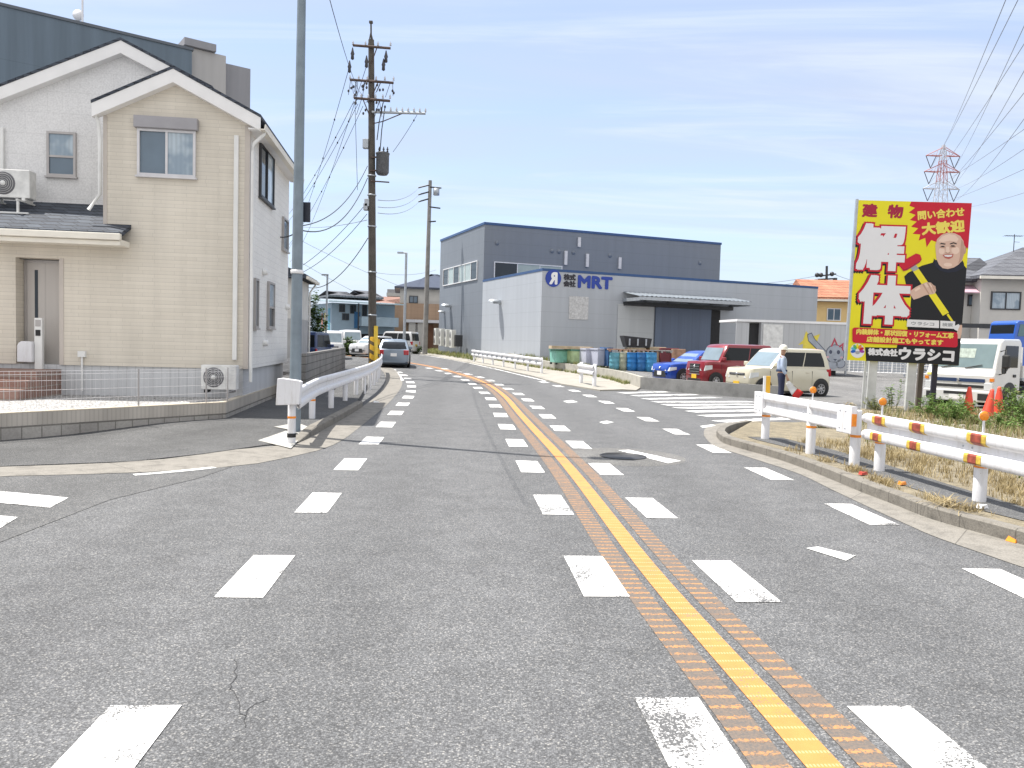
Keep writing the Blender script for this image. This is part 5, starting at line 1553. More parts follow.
for py, half, mt in ((156, 5.6, RW_R), (172, 5.9, RW_R), (189, 6.0, RW_W)):
    z = at(942, py, TY).z - tb.z; w_ = tw(z)
    mb = MB()
    for s_ in (-1, 1):
        e_ = (s_ * half, 0, z)
        for y_ in (-w_, w_):
            mb.tube([(s_ * w_ * .8, y_, z), e_], .13, 4); mb.tube([(s_ * w_ * .6, y_, z + 2.6), e_], .12, 4)
        for f in (.35, .7): mb.tube([(s_ * (w_ + (half - w_) * f), 0, z), (s_ * (w_ + (half - w_) * f * .6), 0, z + 2.4 * (1 - f))], .06, 4)
    arm = mb.build('tower_arm', mt, tt_)
    mb = MB()
    for s_ in (-1, 1):
        mb.tube([(s_ * half, 0, z), (s_ * (half - 1.7), 0, z - 4)], .13, 5); mb.tube([(s_ * (half - 3.4), 0, z), (s_ * (half - 1.7), 0, z - 4)], .13, 5)
        tips.append(tb + Vector((s_ * (half - 1.7), 0, z - 4)))
    mb.build('insulator_string', INS, arm)
tips.append(tb + Vector((0, 0, TH)))
ends2 = [(1000, -6), (1030, -12), (1075, -40), (1095, -30), (1110, -20), (1130, -30), (1003, -30)]
for k, (tip, (ex, ey)) in enumerate(zip(sorted(tips, key=lambda q: -q.z), [(1003, 0), (1014, 0), (1032, 0), (1034, 18), (1034, 42), (1034, 68), (1034, 92)])):
    d_ = ray(ex, ey); Yn = 62 + 2 * k
    q = at(ex, ey, Yn)
    far = tip; nearp = q
    dirn = (nearp - far); end = far + dirn * 1.22
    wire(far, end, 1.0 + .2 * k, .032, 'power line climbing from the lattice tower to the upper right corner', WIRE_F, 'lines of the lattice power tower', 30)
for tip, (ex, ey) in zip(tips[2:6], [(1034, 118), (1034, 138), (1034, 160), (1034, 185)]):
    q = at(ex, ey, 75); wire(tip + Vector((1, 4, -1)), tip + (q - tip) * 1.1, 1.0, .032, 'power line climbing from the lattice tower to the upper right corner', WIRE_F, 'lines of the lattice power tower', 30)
fp0 = at(826, 340, 95); fp0.z = 1.2
fp_ = thing('utility_pole', 'small dark utility pole with many cross arms behind the orange roof', 'utility pole', fp0)
tq = at(826.8, 266, 95) - fp0
MB().tube([(0, 0, 0), tuple(tq)], [.2, .15], 8).build('shaft', DARK, fp_)
for l, r in (((816, 276.5), (836, 274)), ((818, 279.5), (837, 278.5)), ((820, 283.5), (834, 283))):
    A_, B_ = at(*l, 95) - fp0, at(*r, 95) - fp0
    MB().tube([tuple(A_), tuple(B_)], .1, 6).build('cross_arm', DARK, fp_)
mb = MB()
for px, py in ((817, 275), (821, 275), (832, 274), (835, 280), (834, 285), (820, 283)): mb.sphere(tuple(at(px, py, 95) - fp0), .28, 0, 8)
mb.build('insulator_row', DARK, fp_)
for k, (p_, q_) in enumerate((((816, 276), (690, 283)), ((818, 279), (690, 287)), ((836, 275), (900, 283)))):
    wire(at(*p_, 95), at(*q_, 110), .6, .03, 'faint level wire running from the small dark pole over the factory roof', WIRE_F, 'wires of the small dark pole')

# ------------------------------------------------------------------ houses and blocks in the background
TILE_O = brickish('roof_orange', (0.42, 0.17, 0.10), (0.50, 0.24, 0.15), (0.22, 0.09, 0.06), .3, .28, .02, .8, .6, .25)
TILE_G = brickish('roof_grey', (0.12, 0.125, 0.14), (0.16, 0.165, 0.18), (0.06, 0.06, 0.07), .3, .28, .02, .6, .6, .2)
YEL_W = M('wall_yellow', (0.72, 0.52, 0.24), .8, 0, .06, 1)
WHT_W = M('wall_offwhite', (0.55, 0.53, 0.49), .8, 0, .07, 1)
BRN_W = panel_metal('wall_brown', (0.36, 0.25, 0.17), .4, 0, .8, .1)
def hip(mb, x0, x1, y0, y1, z0, z1, ov=.5, ridge='x', gab=False, th=.18):
    x0 -= ov; x1 += ov; y0 -= ov; y1 += ov
    h = (y1 - y0) / 2 if ridge == 'x' else (x1 - x0) / 2
    k = 0 if gab else h
    if ridge == 'x': rp = [(x0 + k, (y0 + y1) / 2, z1), (x1 - k, (y0 + y1) / 2, z1)]
    else: rp = [((x0 + x1) / 2, y0 + k, z1), ((x0 + x1) / 2, y1 - k, z1)]
    vs = [(x0, y0, z0), (x1, y0, z0), (x1, y1, z0), (x0, y1, z0)]
    vs += [(a, b, c + th) for a, b, c in vs] + [(a, b, c + th) for a, b, c in rp]
    if ridge == 'x': fs = [(4, 5, 9, 8), (6, 7, 8, 9), (5, 6, 9), (7, 4, 8)]
    else: fs = [(5, 6, 9, 8), (7, 4, 8, 9), (4, 5, 8), (6, 7, 9)]
    fs += [(3, 2, 1, 0), (0, 1, 5, 4), (1, 2, 6, 5), (2, 3, 7, 6), (3, 0, 4, 7)]
    mb.add(vs, fs); return mb
def simple_win(par, x0, x1, z0, z1, y, m=DARK, gm=None):
    ft = .07; mb = MB()
    for a0, a1, b0, b1 in ((x0, x1, z0, z0 + ft), (x0, x1, z1 - ft, z1), (x0, x0 + ft, z0 + ft, z1 - ft), (x1 - ft, x1, z0 + ft, z1 - ft), ((x0 + x1) / 2 - .03, (x0 + x1) / 2 + .03, z0 + ft, z1 - ft)):
        mb.box(a0, a1, y - .07, y - .004, b0, b1)
    f = mb.build('window', m, par)
    MB().box(x0 + ft, x1 - ft, y - .03, y - .003, z0 + ft, z1 - ft).build('pane', gm or GLASS_B, f)
# second house behind the beige one
c2 = at(297, 380, 33); H2 = Frame((c2.x, c2.y), HF.a)
h2 = thing('house', 'lower white and grey house glimpsed behind the beige house and steel pole', 'house', (H2.o.x, H2.o.y, 0), H2.a)
z2 = H2.front(306, 279)[1]; zm2 = H2.front(306, 319)[1]
MB().box(-9, 0, 0, 3.2, .2, zm2).build('lower_wall', M('render_grey2', (.40, .40, .40), .8), h2); MB().box(-9, .004, -.004, 3.204, zm2 + .002, z2).build('upper_wall', M('render_white2', (.62, .61, .58), .8), h2)
hip(MB(), -9, 0, 0, 3.2, z2 + .002, z2 + 1.7, .35, 'y', True).build('roof', SHING, h2)
MB().box(.36, .46, -.3, 3.5, z2 - .02, z2 + .10).build('gutter', CREAM, h2); MB().tube([(.36, 3.0, z2), (.08, 3.05, z2 - .4), (.07, 3.05, .3)], .04, 8).build('downpipe', PIPEW, h2)
# grey garden wall further on
gwa, gwb = Vector((-5.25, 19.8, 0)), g(345, 374)
mb = MB(); d_ = (gwb - gwa).normalized(); n_ = Vector((-d_.y, d_.x, 0)) * .15
z_ = at(345, 347.5, gwb.y).z
vs = []
for p in (gwa, gwb): vs += [(p.x, p.y, 0), (p.x, p.y, z_), (p.x + n_.x, p.y + n_.y, z_), (p.x + n_.x, p.y + n_.y, 0)]
mb.add(vs, [(0, 1, 5, 4), (1, 2, 6, 5), (2, 3, 7, 6), (3, 0, 4, 7), (0, 3, 2, 1), (4, 5, 6, 7)])
tag(mb.build('garden_wall', brickish('block_dark', (.23, .225, .215), (.27, .26, .25), (.13, .13, .12), .4, .2, .012, .9, .6, .3, .1, 0)), 'dark grey block wall running along the pavement beyond the beige house', 'wall')
q0, q1 = at(315, 354, 41), at(328, 338.5, 41)
tag(MB().box(q0.x, q1.x, 41, 41.4, G(41), q1.z).build('garden_wall', CONC_W), 'short pale concrete wall section beside the white van', 'wall')

# pale blue two-storey house
Y_ = 72; a0 = at(331, 345, Y_)
BH = Frame((a0.x, a0.y), R(27))
bh = thing('house', 'pale blue two storey house with a light flat roof edge and dark windows', 'house', (BH.o.x, BH.o.y, 0), BH.a)
x1_ = BH.front(395, 300)[0]; zt_ = BH.front(340, 303)[1]; zb0 = BH.front(340, 333)[1]
PBLUE = M('wall_pale_blue', (.30, .40, .48), .7, 0, .08, 1)
MB().box(0, x1_, 0, 8, zb0, zt_).build('upper_wall', PBLUE, bh)
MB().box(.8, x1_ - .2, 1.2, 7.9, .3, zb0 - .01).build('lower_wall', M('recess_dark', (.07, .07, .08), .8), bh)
MB().hexa([(-.6, -1.4, zt_), (x1_ + .5, -1.4, zt_), (x1_ + .5, 8.4, zt_ + .5), (-.6, 8.4, zt_ + .5), (-.6, -1.4, zt_ + .12), (x1_ + .5, -1.4, zt_ + .12), (x1_ + .5, 8.4, zt_ + .62), (-.6, 8.4, zt_ + .62)]).build('roof', M('roof_pale_blue', (.45, .58, .64), .5, 0, .06, 1), bh)
fx, fz = BH.front(340, 297)[0], 0
mb = hip(MB(), .5, x1_ * .48, 3, 7.5, zt_ + .7, zt_ + 1.2, .1, 'x'); mb.build('upper_roof', TILE_G, bh)
mb = hip(MB(), x1_ * .52, x1_ - .3, 3, 7.5, zt_ + .7, zt_ + 1.4, .1, 'x'); mb.build('upper_roof', TILE_G, bh)
for p_, q_, gm in (((339, 312), (345, 304.5), GLASS), ((342, 320), (349, 313.5), GLASS), ((350, 313.5), (356, 305), M('frame_pale', (.4, .33, .22), .6)), ((362, 316), (367, 305), GLASS)):
    A_, B_ = BH.front(*p_), BH.front(*q_); simple_win(bh, A_[0], B_[0], A_[1], B_[1], 0, DARK, GLASS if gm is not GLASS else gm)
A_, B_ = BH.front(354, 328), BH.front(360, 312)
MB().box(A_[0], B_[0], -.08, -.004, A_[1], B_[1]).build('blue_panel', M('panel_blue', (.04, .16, .34), .6), bh)
A_, B_ = BH.front(358, 326), BH.front(367, 317)
MB().box(A_[0], x1_, -1.2, -.1, A_[1], B_[1]).build('balcony', M('balcony_pale', (.35, .45, .52), .6), bh)
MB().box(x1_ * .6, x1_ * .6 + .12, -1.1, -.98, .4, zt_).box(x1_ * .36, x1_ * .36 + .12, -1.1, -.98, .4, zt_).build('balcony_post', DARK, bh)
for z0_, c_ in ((314, (.5, .42, .1)), (316, (.45, .12, .12))):
    pass
sy0 = BH.side(316, 330)[0]
MB().box(-.03, -.004, 2.0, 2.6, zb0 + .3, zt_ - .9).build('stripe_panel', M('stripe_yellow', (.62, .50, .16), .6), bh)
MB().box(-.03, -.004, 3.2, 3.8, zb0 + .5, zt_ - .9).build('stripe_panel', M('stripe_pink', (.55, .25, .22), .6), bh)
MB().box(-.03, -.004, .5, 1.2, zb0 + .1, zt_ - .5).build('stripe_panel', M('stripe_blue', (.08, .30, .42), .6), bh)
MB().box(0.0, .02, 0, 8, .3, zb0 - .01).box(0, x1_ * .2, .02, .1, .3, zb0 - .01).build('lower_screen', PBLUE, bh)

# brown and white house with a solar roof
Y_ = 84; a0 = at(394, 345, Y_); RHF = Frame((a0.x, a0.y), R(8))
rh = thing('house', 'brown and white house with dark blue solar roof between silver car and factory', 'house', (RHF.o.x, RHF.o.y, 0), RHF.a)
xe = RHF.front(446, 310)[0] + 3; zmid = RHF.front(420, 303.5)[1]; xu = RHF.front(400, 295)[0]; zup = RHF.front(420, 289)[1]; zrf = RHF.front(432, 275.5, 3)[1]
MB().box(0, xe, 0, 9, .3, zmid).build('lower_wall', BRN_W, rh); MB().box(xu, xe - .4, .3, 8.6, zmid + .01, zup).build('upper_wall', WHT_W, rh)
hip(MB(), xu, xe - .4, .3, 8.6, zup + .01, zrf + .1, .6, 'x').build('roof', M('solar_blue', (.06, .07, .10), .35, .1, .15, 3), rh)
A_, B_ = RHF.front(409, 303, .3), RHF.front(418, 296, .3); simple_win(rh, A_[0], B_[0], A_[1], B_[1], .3)
A_, B_ = RHF.front(402, 341, -1.5), RHF.front(447, 322, -1.5)
MB().box(RHF.front(405, 322, -1.5)[0], xe, -1.8, -.005, B_[1] - .15, B_[1] + .15).build('porch_roof', WHITE, rh)
mb = MB()
for px in (412, 421): 
    x = RHF.front(px, 330, -1.5)[0]; mb.box(x - .35, x + .35, -1.6, -1.2, .4, B_[1] - .155)
mb.build('porch_pier', WHT_W, rh)
MB().box(RHF.front(415, 330, -.1)[0], RHF.front(420, 330, -.1)[0], -.08, -.004, .6, B_[1] - .3).build('shutter', PLATE_W, rh)
MB().box(RHF.front(428, 330, -.1)[0], RHF.front(433, 330, -.1)[0], -.3, -.004, .6, B_[1] - .3).build('slat_screen', M('slat_brown', (.24, .12, .07), .7), rh)
# flats far away, dark houses in between
Y_ = 190; q0, q1 = at(386.5, 330, Y_), at(401, 289.5, Y_)
fl = thing('apartment_building', 'small far off grey block of flats with banded storeys', 'building', (q0.x, Y_, 0))
MB().box(0, q1.x - q0.x, 0, 10, 0, q1.z).build('wall', M('flats_grey', (.24, .24, .25), .8), fl)
for k in range(5):
    z = q1.z - 1.2 - k * 2.0
    MB().box(-.02, q1.x - q0.x + .02, -.9, -.01, z - .5, z + .35).build('balcony', M('flats_band', (.36, .36, .36), .8) if 'flats_band' not in bpy.data.materials else bpy.data.materials['flats_band'], fl)
Y_ = 110; q0, q1 = at(372, 340, Y_), at(394, 305, Y_)
dh = thing('house', 'dark reddish low house half hidden behind the brown utility pole', 'house', (q0.x, Y_, 0))
MB().box(0, q1.x - q0.x, 0, 9, 0, q1.z).build('wall', M('wall_dark_mix', (.17, .14, .135), .8, 0, .5, .6), dh)
hip(MB(), 0, q1.x - q0.x, 0, 9, q1.z + .01, q1.z + 1.2, .5, 'x').build('roof', M('roof_rust', (.24, .13, .10), .8), dh)
for k in range(3): simple_win(dh, .6 + k * 1.0, 1.3 + k * 1.0, q1.z - 2.0, q1.z - .9, 0)
# yellow house behind the factory
Y_ = 70; q0, q1 = at(812, 345, Y_), at(853, 303.5, Y_ )
YHF = Frame((q0.x, Y_), R(-4)); yh = thing('house', 'bright yellow house with orange tiled roof behind the factory', 'house', (q0.x, Y_, 0), YHF.a)
xw = YHF.front(868, 310)[0]; zt_ = YHF.front(840, 302)[1]; zr_ = YHF.front(840, 286, 3)[1]
MB().box(0, xw, 0, 7, .8, zt_).build('wall', YEL_W, yh); hip(MB(), 0, xw, 0, 7, zt_ + .2, zr_ + .4, .7, 'x', True).build('roof', TILE_O, yh)
MB().box(-.7, xw + .7, -.8, -.66, zt_ + .0, zt_ + .19).build('gutter', CREAM, yh)
A_, B_ = YHF.front(826.5, 320.5), YHF.front(841, 308.5); simple_win(yh, A_[0], B_[0], A_[1], B_[1], 0, WHITE, GLASS_B)
# grey roofed house on the right
Y_ = 44; q0 = at(960, 345, Y_); GHF = Frame((q0.x - .3, Y_), R(-5)); gh = thing('house', 'off white two storey house with dark grey tiled roofs right of the billboard', 'house', (q0.x - .3, Y_, 0), GHF.a)
xs_ = GHF.front(981, 290)[0]; ze1 = GHF.front(972, 281)[1]; ze2 = GHF.front(1000, 279)[1]; zr1 = GHF.front(972, 264, 3)[1]; zr2 = GHF.front(1010, 257, 3)[1]
MB().box(0, xs_, 1.0, 7, .6, ze1).build('wall', WHT_W, gh); MB().box(xs_ + .01, xs_ + 8, 0, 7.5, .6, ze2 - .02).build('wall', WHT_W, gh)
hip(MB(), 0, xs_ + 1, 1.0, 7, ze1 + .01, zr1 + .3, .5, 'x').build('roof', TILE_G, gh); hip(MB(), xs_ + .3, xs_ + 8, 0, 7.5, ze2, zr2 + .5, .6, 'x').build('roof', TILE_G, gh)
MB().box(xs_ - .4, xs_ + 8.7, -.72, -.61, ze2 - .06, ze2 + .1).build('gutter', CREAM, gh)
A_, B_ = GHF.front(990, 309.5), GHF.front(1021, 292); simple_win(gh, A_[0], B_[0], A_[1], B_[1], 0, DARK, GLASS_P)
A_, B_ = GHF.front(967, 306, 1.0), GHF.front(978, 295, 1.0); simple_win(gh, A_[0], B_[0] + .3, A_[1], B_[1], 1.0, DARK, GLASS_B)
A_, B_ = GHF.front(963, 293, .2), GHF.front(985, 285, .2)
MB().hexa([(A_[0], .1, A_[1]), (xs_ - .01, .1, A_[1]), (xs_ - .01, .98, B_[1]), (A_[0], .98, B_[1]), (A_[0], .1, A_[1] + .06), (xs_ - .01, .1, A_[1] + .06), (xs_ - .01, .98, B_[1] + .06), (A_[0], .98, B_[1] + .06)]).build('awning', M('awning_pink', (.55, .36, .42), .6), gh)
zb_ = GHF.front(985, 326)[1]
MB().box(-.02, xs_ + 8, -.06, -.004, zb_ - .12, zb_ + .12).build('band', DARK, gh)
an = GHF.front(1014, 258, 3.5); an1 = GHF.front(1014.5, 234, 3.5)
ant2 = thing('roof_antenna', 'thin television aerial on the ridge of the grey roofed house', 'antenna', GHF.world(an[0], 3.6, an[1] - .3))
hA = an1[1] - an[1] + .3
MB().tube([(0, 0, 0), (0, 0, hA)], .025, 6).build('mast', DARK, ant2)
mb = MB().tube([(-.6, 0, hA - .1), (.5, 0, hA - .1)], .015, 5)
for k in range(8): mb.tube([(-.55 + k * .14, -.25, hA - .1), (-.55 + k * .14, .25, hA - .1)], .008, 4)
mb.tube([(0, 0, hA - .45), (.4, .1, hA - .45)], .012, 5)
mb.build('aerial', DARK, ant2)

# ------------------------------------------------------------------ vehicles
TYRE = M('tyre', (0.018, 0.018, 0.019), 0.8, 0, 0.2, 9); RIM = M('rim_silver', (0.5, 0.5, 0.52), 0.35, 0.6, 0.06, 9)
LAMP = glassy('lamp_clear', (0.62, 0.64, 0.66), 0.08, .15); LAMP_R = glassy('lamp_red', (0.42, 0.012, 0.02), 0.12, .15); LAMP_O = glassy('lamp_amber', (0.7, 0.22, 0.02), .15)
CHROME = M('chrome', (0.62, 0.63, 0.65), 0.18, 0.9, 0.05, 6); PLASTIC = M('black_plastic', (0.025, 0.026, 0.028), 0.55, 0, .2, 6)
W_GLASS = glassy('car_glass', (0.010, 0.013, 0.016), 0.05, .25, .28); W_SHIELD = glassy('windscreen_glass', (0.20, 0.26, 0.30), 0.05, .3)
DECAL = M('plate_text', (0.05, 0.12, 0.07), .5)
def lerp(a, b, t): return a + (b - a) * t
def wheel(par, x, y, r, w_, side):
    t = MB().lathe([(r * .62, -w_ / 2), (r * .93, -w_ / 2), (r, -w_ * .36), (r, w_ * .36), (r * .93, w_ / 2), (r * .62, w_ / 2)], 28, (x, y, r), 'y').build('wheel', TYRE, par)
    mb = MB(); yo = y + side * (w_ / 2 - .012)
    mb.lathe([(r * .64, -.012 * side), (r * .64, .0), (r * .56, .012 * side), (r * .54, -.03 * side), (0, -.035 * side)], 28, (x, yo, r), 'y')
    for k in range(7):
        a = 2 * math.pi * k / 7; c, s_ = math.cos(a), math.sin(a); h = .024
        p = []
        for (q, e_) in ((.05, -h), (r * .57, -h * .8), (r * .57, h * .8), (.05, h)): p.append((x + c * q - s_ * e_, r + s_ * q + c * e_))
        vs = [(a_, yo + side * .004, b_) for a_, b_ in p] + [(a_, yo - side * .03, b_) for a_, b_ in p]
        mb.hexa(vs)
    mb.lathe([(0, side * .012), (.05, side * .008), (.055, -.03 * side)], 12, (x, yo, r), 'y')
    mb.build('rim', RIM, t)
    return t
def car(label, loc, rz, L, W, H, paint, hood=0.95, belt=0.95, ws=(0.26, 0.42), rear=(-.5, -.44), wr=.40, wb=1.0, wheelr=.28, axles=(.34, -.37), name='parked_car', taper=.82, group=None, kind='car', plate=PLATE_Y, roofm=None, grille='slot', nosez=None, gl_side=None, tail=False, mirror=True):
    """x forward. ws: windscreen base and top as fractions of L; rear: rear window base and top"""
    t = thing(name, label, kind, loc, rz, group)
    hw = W / 2; nz = nosez or hood * .93
    zb = .17
    # lower body as a loft along the length
    st = [(-.5, belt * .80, .86), (-.492, belt * .97, .91), (-.46, belt, .97), (-.3, belt, 1.0), (0, belt, 1.0), (ws[0] - .02, belt, 1.0), (ws[0] + .02, lerp(belt, hood, .4), 1.0), (lerp(ws[0], .5, .35), hood, .985), (.44, lerp(hood, nz, .55), .95), (.478, nz, .89), (.497, nz * .86, taper), (.5, nz * .72, taper - .03)]
    mb = MB(); vs = []; n = 0
    for fx, zt, fw in st:
        w_ = hw * fw; x = fx * L; zl = zb + (.10 if fx >= .49 or fx <= -.49 else .0)
        half = [(w_ * .80, zl), (w_ * .97, zl + .06), (w_, zl + .2), (w_, zt * .62), (w_ * .985, zt * .86), (w_ * .95, zt - .025), (w_ * .90, zt)]
        ring = half + [(0, zt + .015)] + [(-a, b) for a, b in reversed(half)]
        n = len(ring); vs += [(x, a, b) for a, b in ring]
    fs = []
    for i in range(len(st) - 1):
        for k in range(n):
            k2 = (k + 1) % n; fs.append((i * n + k, i * n + k2, (i + 1) * n + k2, (i + 1) * n + k))
    fs += [tuple(range(n)), tuple(range((len(st)) * n - 1, (len(st) - 1) * n - 1, -1))]
    mb.add(vs, fs, 0, None, True)
    # greenhouse
    gb = hw * .95; gr = hw * wr * 2
    lev = [(0, belt - .03, gb, rear[0], ws[0]), (.5, lerp(belt, H - .1, .5), lerp(gb, gr, .42), lerp(rear[0], rear[1], .45), lerp(ws[0], ws[1] * 1.0, .52)), (.93, H - .10, gr, rear[1], ws[1]), (1, H - .035, gr * .94, rear[1] + .012, ws[1] - .035), (1.05, H, gr * .62, rear[1] + .06, ws[1] - .11)]
    if ws[1] > ws[0]: pass
    vs = []; fs = []
    for _, z, w_, xr_, xf_ in lev:
        c = .05
        vs += [(xr_ * L, -w_ + c, z), (xr_ * L + c * .5, -w_, z), (xf_ * L - c, -w_, z), (xf_ * L, -w_ + c * 1.6, z), (xf_ * L + .03, 0, z), (xf_ * L, w_ - c * 1.6, z), (xf_ * L - c, w_, z), (xr_ * L + c * .5, w_, z), (xr_ * L, w_ - c, z)]
    n = 9
    for i in range(len(lev) - 1):
        for k in range(n): fs.append((i * n + k, i * n + (k + 1) % n, (i + 1) * n + (k + 1) % n, (i + 1) * n + k))
    fs.append(tuple(range((len(lev) - 1) * n, len(lev) * n)))
    mb.add(vs, fs, 0, None, True)
    body = mb.build('body', paint, t, sharp=38)
    def side_pt(s_, fx, tz, out=.008):      # point on the glass side: fx 0 rear..1 front, tz 0 belt..1 roof
        z = lerp(belt - .03, H - .1, tz); 
        w_ = lerp(gb, lerp(gb, gr, .42), tz / .5) if tz < .5 else lerp(lerp(gb, gr, .42), gr, (tz - .5) / .5)
        xr_ = lerp(rear[0], rear[1], tz); xf_ = lerp(ws[0], ws[1], tz)
        return (lerp(xr_, xf_, fx) * L, s_ * (w_ + out), z)
    def side_glass(poly, m, nm):
        for s_ in (-1, 1):
            fr_ = [side_pt(s_, a, b, .010) for a, b in poly]; bk = [side_pt(s_, a, b, -.012) for a, b in poly]; k = len(poly)
            mb = MB().add(fr_ + bk, [tuple(range(k)), tuple(range(2 * k - 1, k - 1, -1))] + [(i, (i + 1) % k, k + (i + 1) % k, k + i) for i in range(k)])
            mb.build(nm, m, t)
    gs = gl_side or [(.10, .52), (.55, .955)]
    side_glass([(gs[0][0], .14), (gs[0][1] - .012, .14), (gs[0][1] - .012, .5), (gs[0][1] - .012, .92), (gs[0][0] + .03, .92), (gs[0][0], .5)], W_GLASS, 'side_window')
    side_glass([(gs[1][0] - .02, .14), (gs[1][1], .14), (gs[1][1] - .0, .5), (gs[1][1] - .02, .92), (gs[1][0] - .02, .92), (gs[1][0] - .02, .5)], W_GLASS, 'side_window')
    def end_glass(fx0, fx1, m, nm, d, inset=.10, z0=.13, z1=.90):
        w0, w1 = lerp(gb, gr, z0) - inset, gr - inset * .8
        pts = []
        for tz, w_ in ((z0, w0), (.5, lerp(w0, w1, .5)), (z1, w1)):
            x = (lerp(fx0, fx1, tz) if tz != .5 else (lerp(fx0, fx1, .52 if d > 0 else .45))) * L; z = lerp(belt - .03, H - .1, tz)
            pts.append([(x + d * .018, -w_, z), (x + d * .045, 0, z), (x + d * .018, w_, z)])
        vs = [p for r_ in pts for p in r_]; vs2 = [(a - d * .03, b, c) for a, b, c in vs]
        fs = [(0, 1, 4, 3), (1, 2, 5, 4), (3, 4, 7, 6), (4, 5, 8, 7)]
        f2 = [tuple(q + 9 for q in reversed(f)) for f in fs]
        rim_ = [0, 1, 2, 5, 8, 7, 6, 3]
        fs += f2 + [(rim_[i], rim_[(i + 1) % 8], rim_[(i + 1) % 8] + 9, rim_[i] + 9) for i in range(8)]
        return MB().add(vs + vs2, fs, 0, None, True).build(nm, m, t, sharp=40)
    end_glass(ws[0], ws[1], W_SHIELD, 'windscreen', 1)
    end_glass(rear[0], rear[1], W_GLASS, 'rear_window', -1)
    # wheels with dark arches
    for fx in axles:
        for s_ in (-1, 1):
            MB().lathe([(0, -.012), (wheelr * 1.22, -.012), (wheelr * 1.22, .012), (0, .012)], 26, (fx * L, s_ * (hw + .002), wheelr * 1.08), 'y', smooth=False).build('wheel_arch', PLASTIC, t)
            wheel(t, fx * L, s_ * (hw - .055), wheelr, .17, s_)
    MB().box(-.44 * L, .44 * L, -hw * .9, hw * .9, .14, .22).build('underbody', PLASTIC, t)
    # front
    xf = L * .5
    zg = nz * .80
    if grille == 'big':
        MB().box(xf - .07, xf + .012, -hw * .46, hw * .46, nz * .54, nz * .92).build('grille', PLASTIC, t, bevel=.02)
        mb = MB()
        for k in range(3): mb.box(xf + .013, xf + .02, -hw * .44, hw * .44, nz * (.60 + .1 * k), nz * (.60 + .1 * k) + .018)
        mb.box(xf - .04, xf + .02, -hw * .5, hw * .5, nz * .50, nz * .53)
        mb.build('grille_bar', CHROME, t)
    elif grille == 'slot':
        MB().box(xf - .07, xf + .012, -hw * .55, hw * .55, zg - .05, zg + .035).build('grille', PLASTIC, t, bevel=.015)
        MB().box(xf + .0125, xf + .02, -hw * .5, hw * .5, zg - .012, zg + .012).build('grille_bar', CHROME, t)
    elif grille == 'wide':
        MB().prism([(-hw * .62, nz * .36), (hw * .62, nz * .36), (hw * .5, nz * .66), (-hw * .5, nz * .66)], 'x', xf - .08, xf + .012).build('grille', PLASTIC, t, bevel=.02)
    MB().box(xf - .07, xf + .013, -hw * .6, hw * .6, .27, .36).build('lower_intake', PLASTIC, t, bevel=.015)
    MB().lathe([(0, .03), (.045, .028), (.05, 0)], 16, (xf + .008, 0, zg if grille != 'wide' else nz * .8), 'x').build('badge', CHROME, t)
    MB().box(xf + .012, xf + .024, -.165, .165, .36, .53).build('number_plate', plate, t)
    for s_ in (-1, 1):
        hl = []
        mb = MB()
        y0, y1, y2 = hw * .52, hw * .885, hw * 1.005
        x0, x1, x2 = xf + .014, xf - .035, xf - .32
        zt_, zl_ = nz * .85, nz * .66
        vs = [(x0, s_ * y0, zl_), (x1 + .01, s_ * y1, zl_), (x2, s_ * y2 * 1.02, zl_ + .07), (x0 - .03, s_ * y0, zt_ - .02), (x1 - .03, s_ * y1 * .99, zt_ + .01), (x2, s_ * y2 * 1.01, zt_ + .03)]
        vs2 = [(a - .10, b * .86, c) for a, b, c in vs]
        mb.add(vs + vs2, [(0, 1, 4, 3), (1, 2, 5, 4), (9, 10, 7, 6), (10, 11, 8, 7), (0, 3, 9, 6), (2, 8, 11, 5), (3, 4, 10, 9), (4, 5, 11, 10), (0, 6, 7, 1), (1, 7, 8, 2)])
        mb.build('headlight', LAMP, t)
        if grille in ('big', 'slot'): MB().lathe([(0, .014), (.05, .012), (.06, 0)], 14, (xf - .06, s_ * hw * .74, .34), 'x').build('fog_lamp', CHROME, t)
        # tail lamp, mirror, handles, shut lines
        tl0 = belt * .72 if not tail else belt * .70
        MB().box(-L * .5 - .012, -L * .5 + .22, *(sorted((s_ * hw * (.62 if tail else .84), s_ * (hw * .90 + .04)))), tl0, belt * 1.0 if not tail else belt * .97).build('tail_lamp', LAMP_R, t, bevel=.03)
        if mirror:
            q = side_pt(s_, .955, .12); mr = MB().box(q[0] - .06, q[0] + .04, q[1] - .02 if s_ > 0 else q[1] - .17, q[1] + .17 if s_ > 0 else q[1] + .02, q[2] - .02, q[2] + .14).build('mirror', paint, t, bevel=.03)
        for fx in (.05, -.19): MB().box(fx * L - .08, fx * L + .08, s_ * hw - .01, s_ * hw + .014, belt * .83, belt * .83 + .03).build('door_handle', paint if grille != 'big' else CHROME, t, bevel=.008)
        mb = MB()
        for fx in (.27 if ws[0] > .25 else .22, .0, -.25): mb.box(fx * L - .004, fx * L + .004, s_ * hw * .9, s_ * hw + .0015, .30, belt * .9)
        mb.build('door_seam', PLASTIC, t)
    MB().box(-L * .5 - .016, -L * .5 + .03, -.165, .165, belt * .62, belt * .62 + .165).build('number_plate', PLATE_W if tail else plate, t)
    return t
HEAD = math.atan2(-.368, -.930)       # the parked cars face the street, square to the factory front
P_CREAM = car_paint('paint_cream', (0.62, 0.58, 0.46)); P_RED = car_paint('paint_wine', (0.24, 0.012, 0.022)); P_BLUE = car_paint('paint_blue', (0.012, 0.07, 0.42))
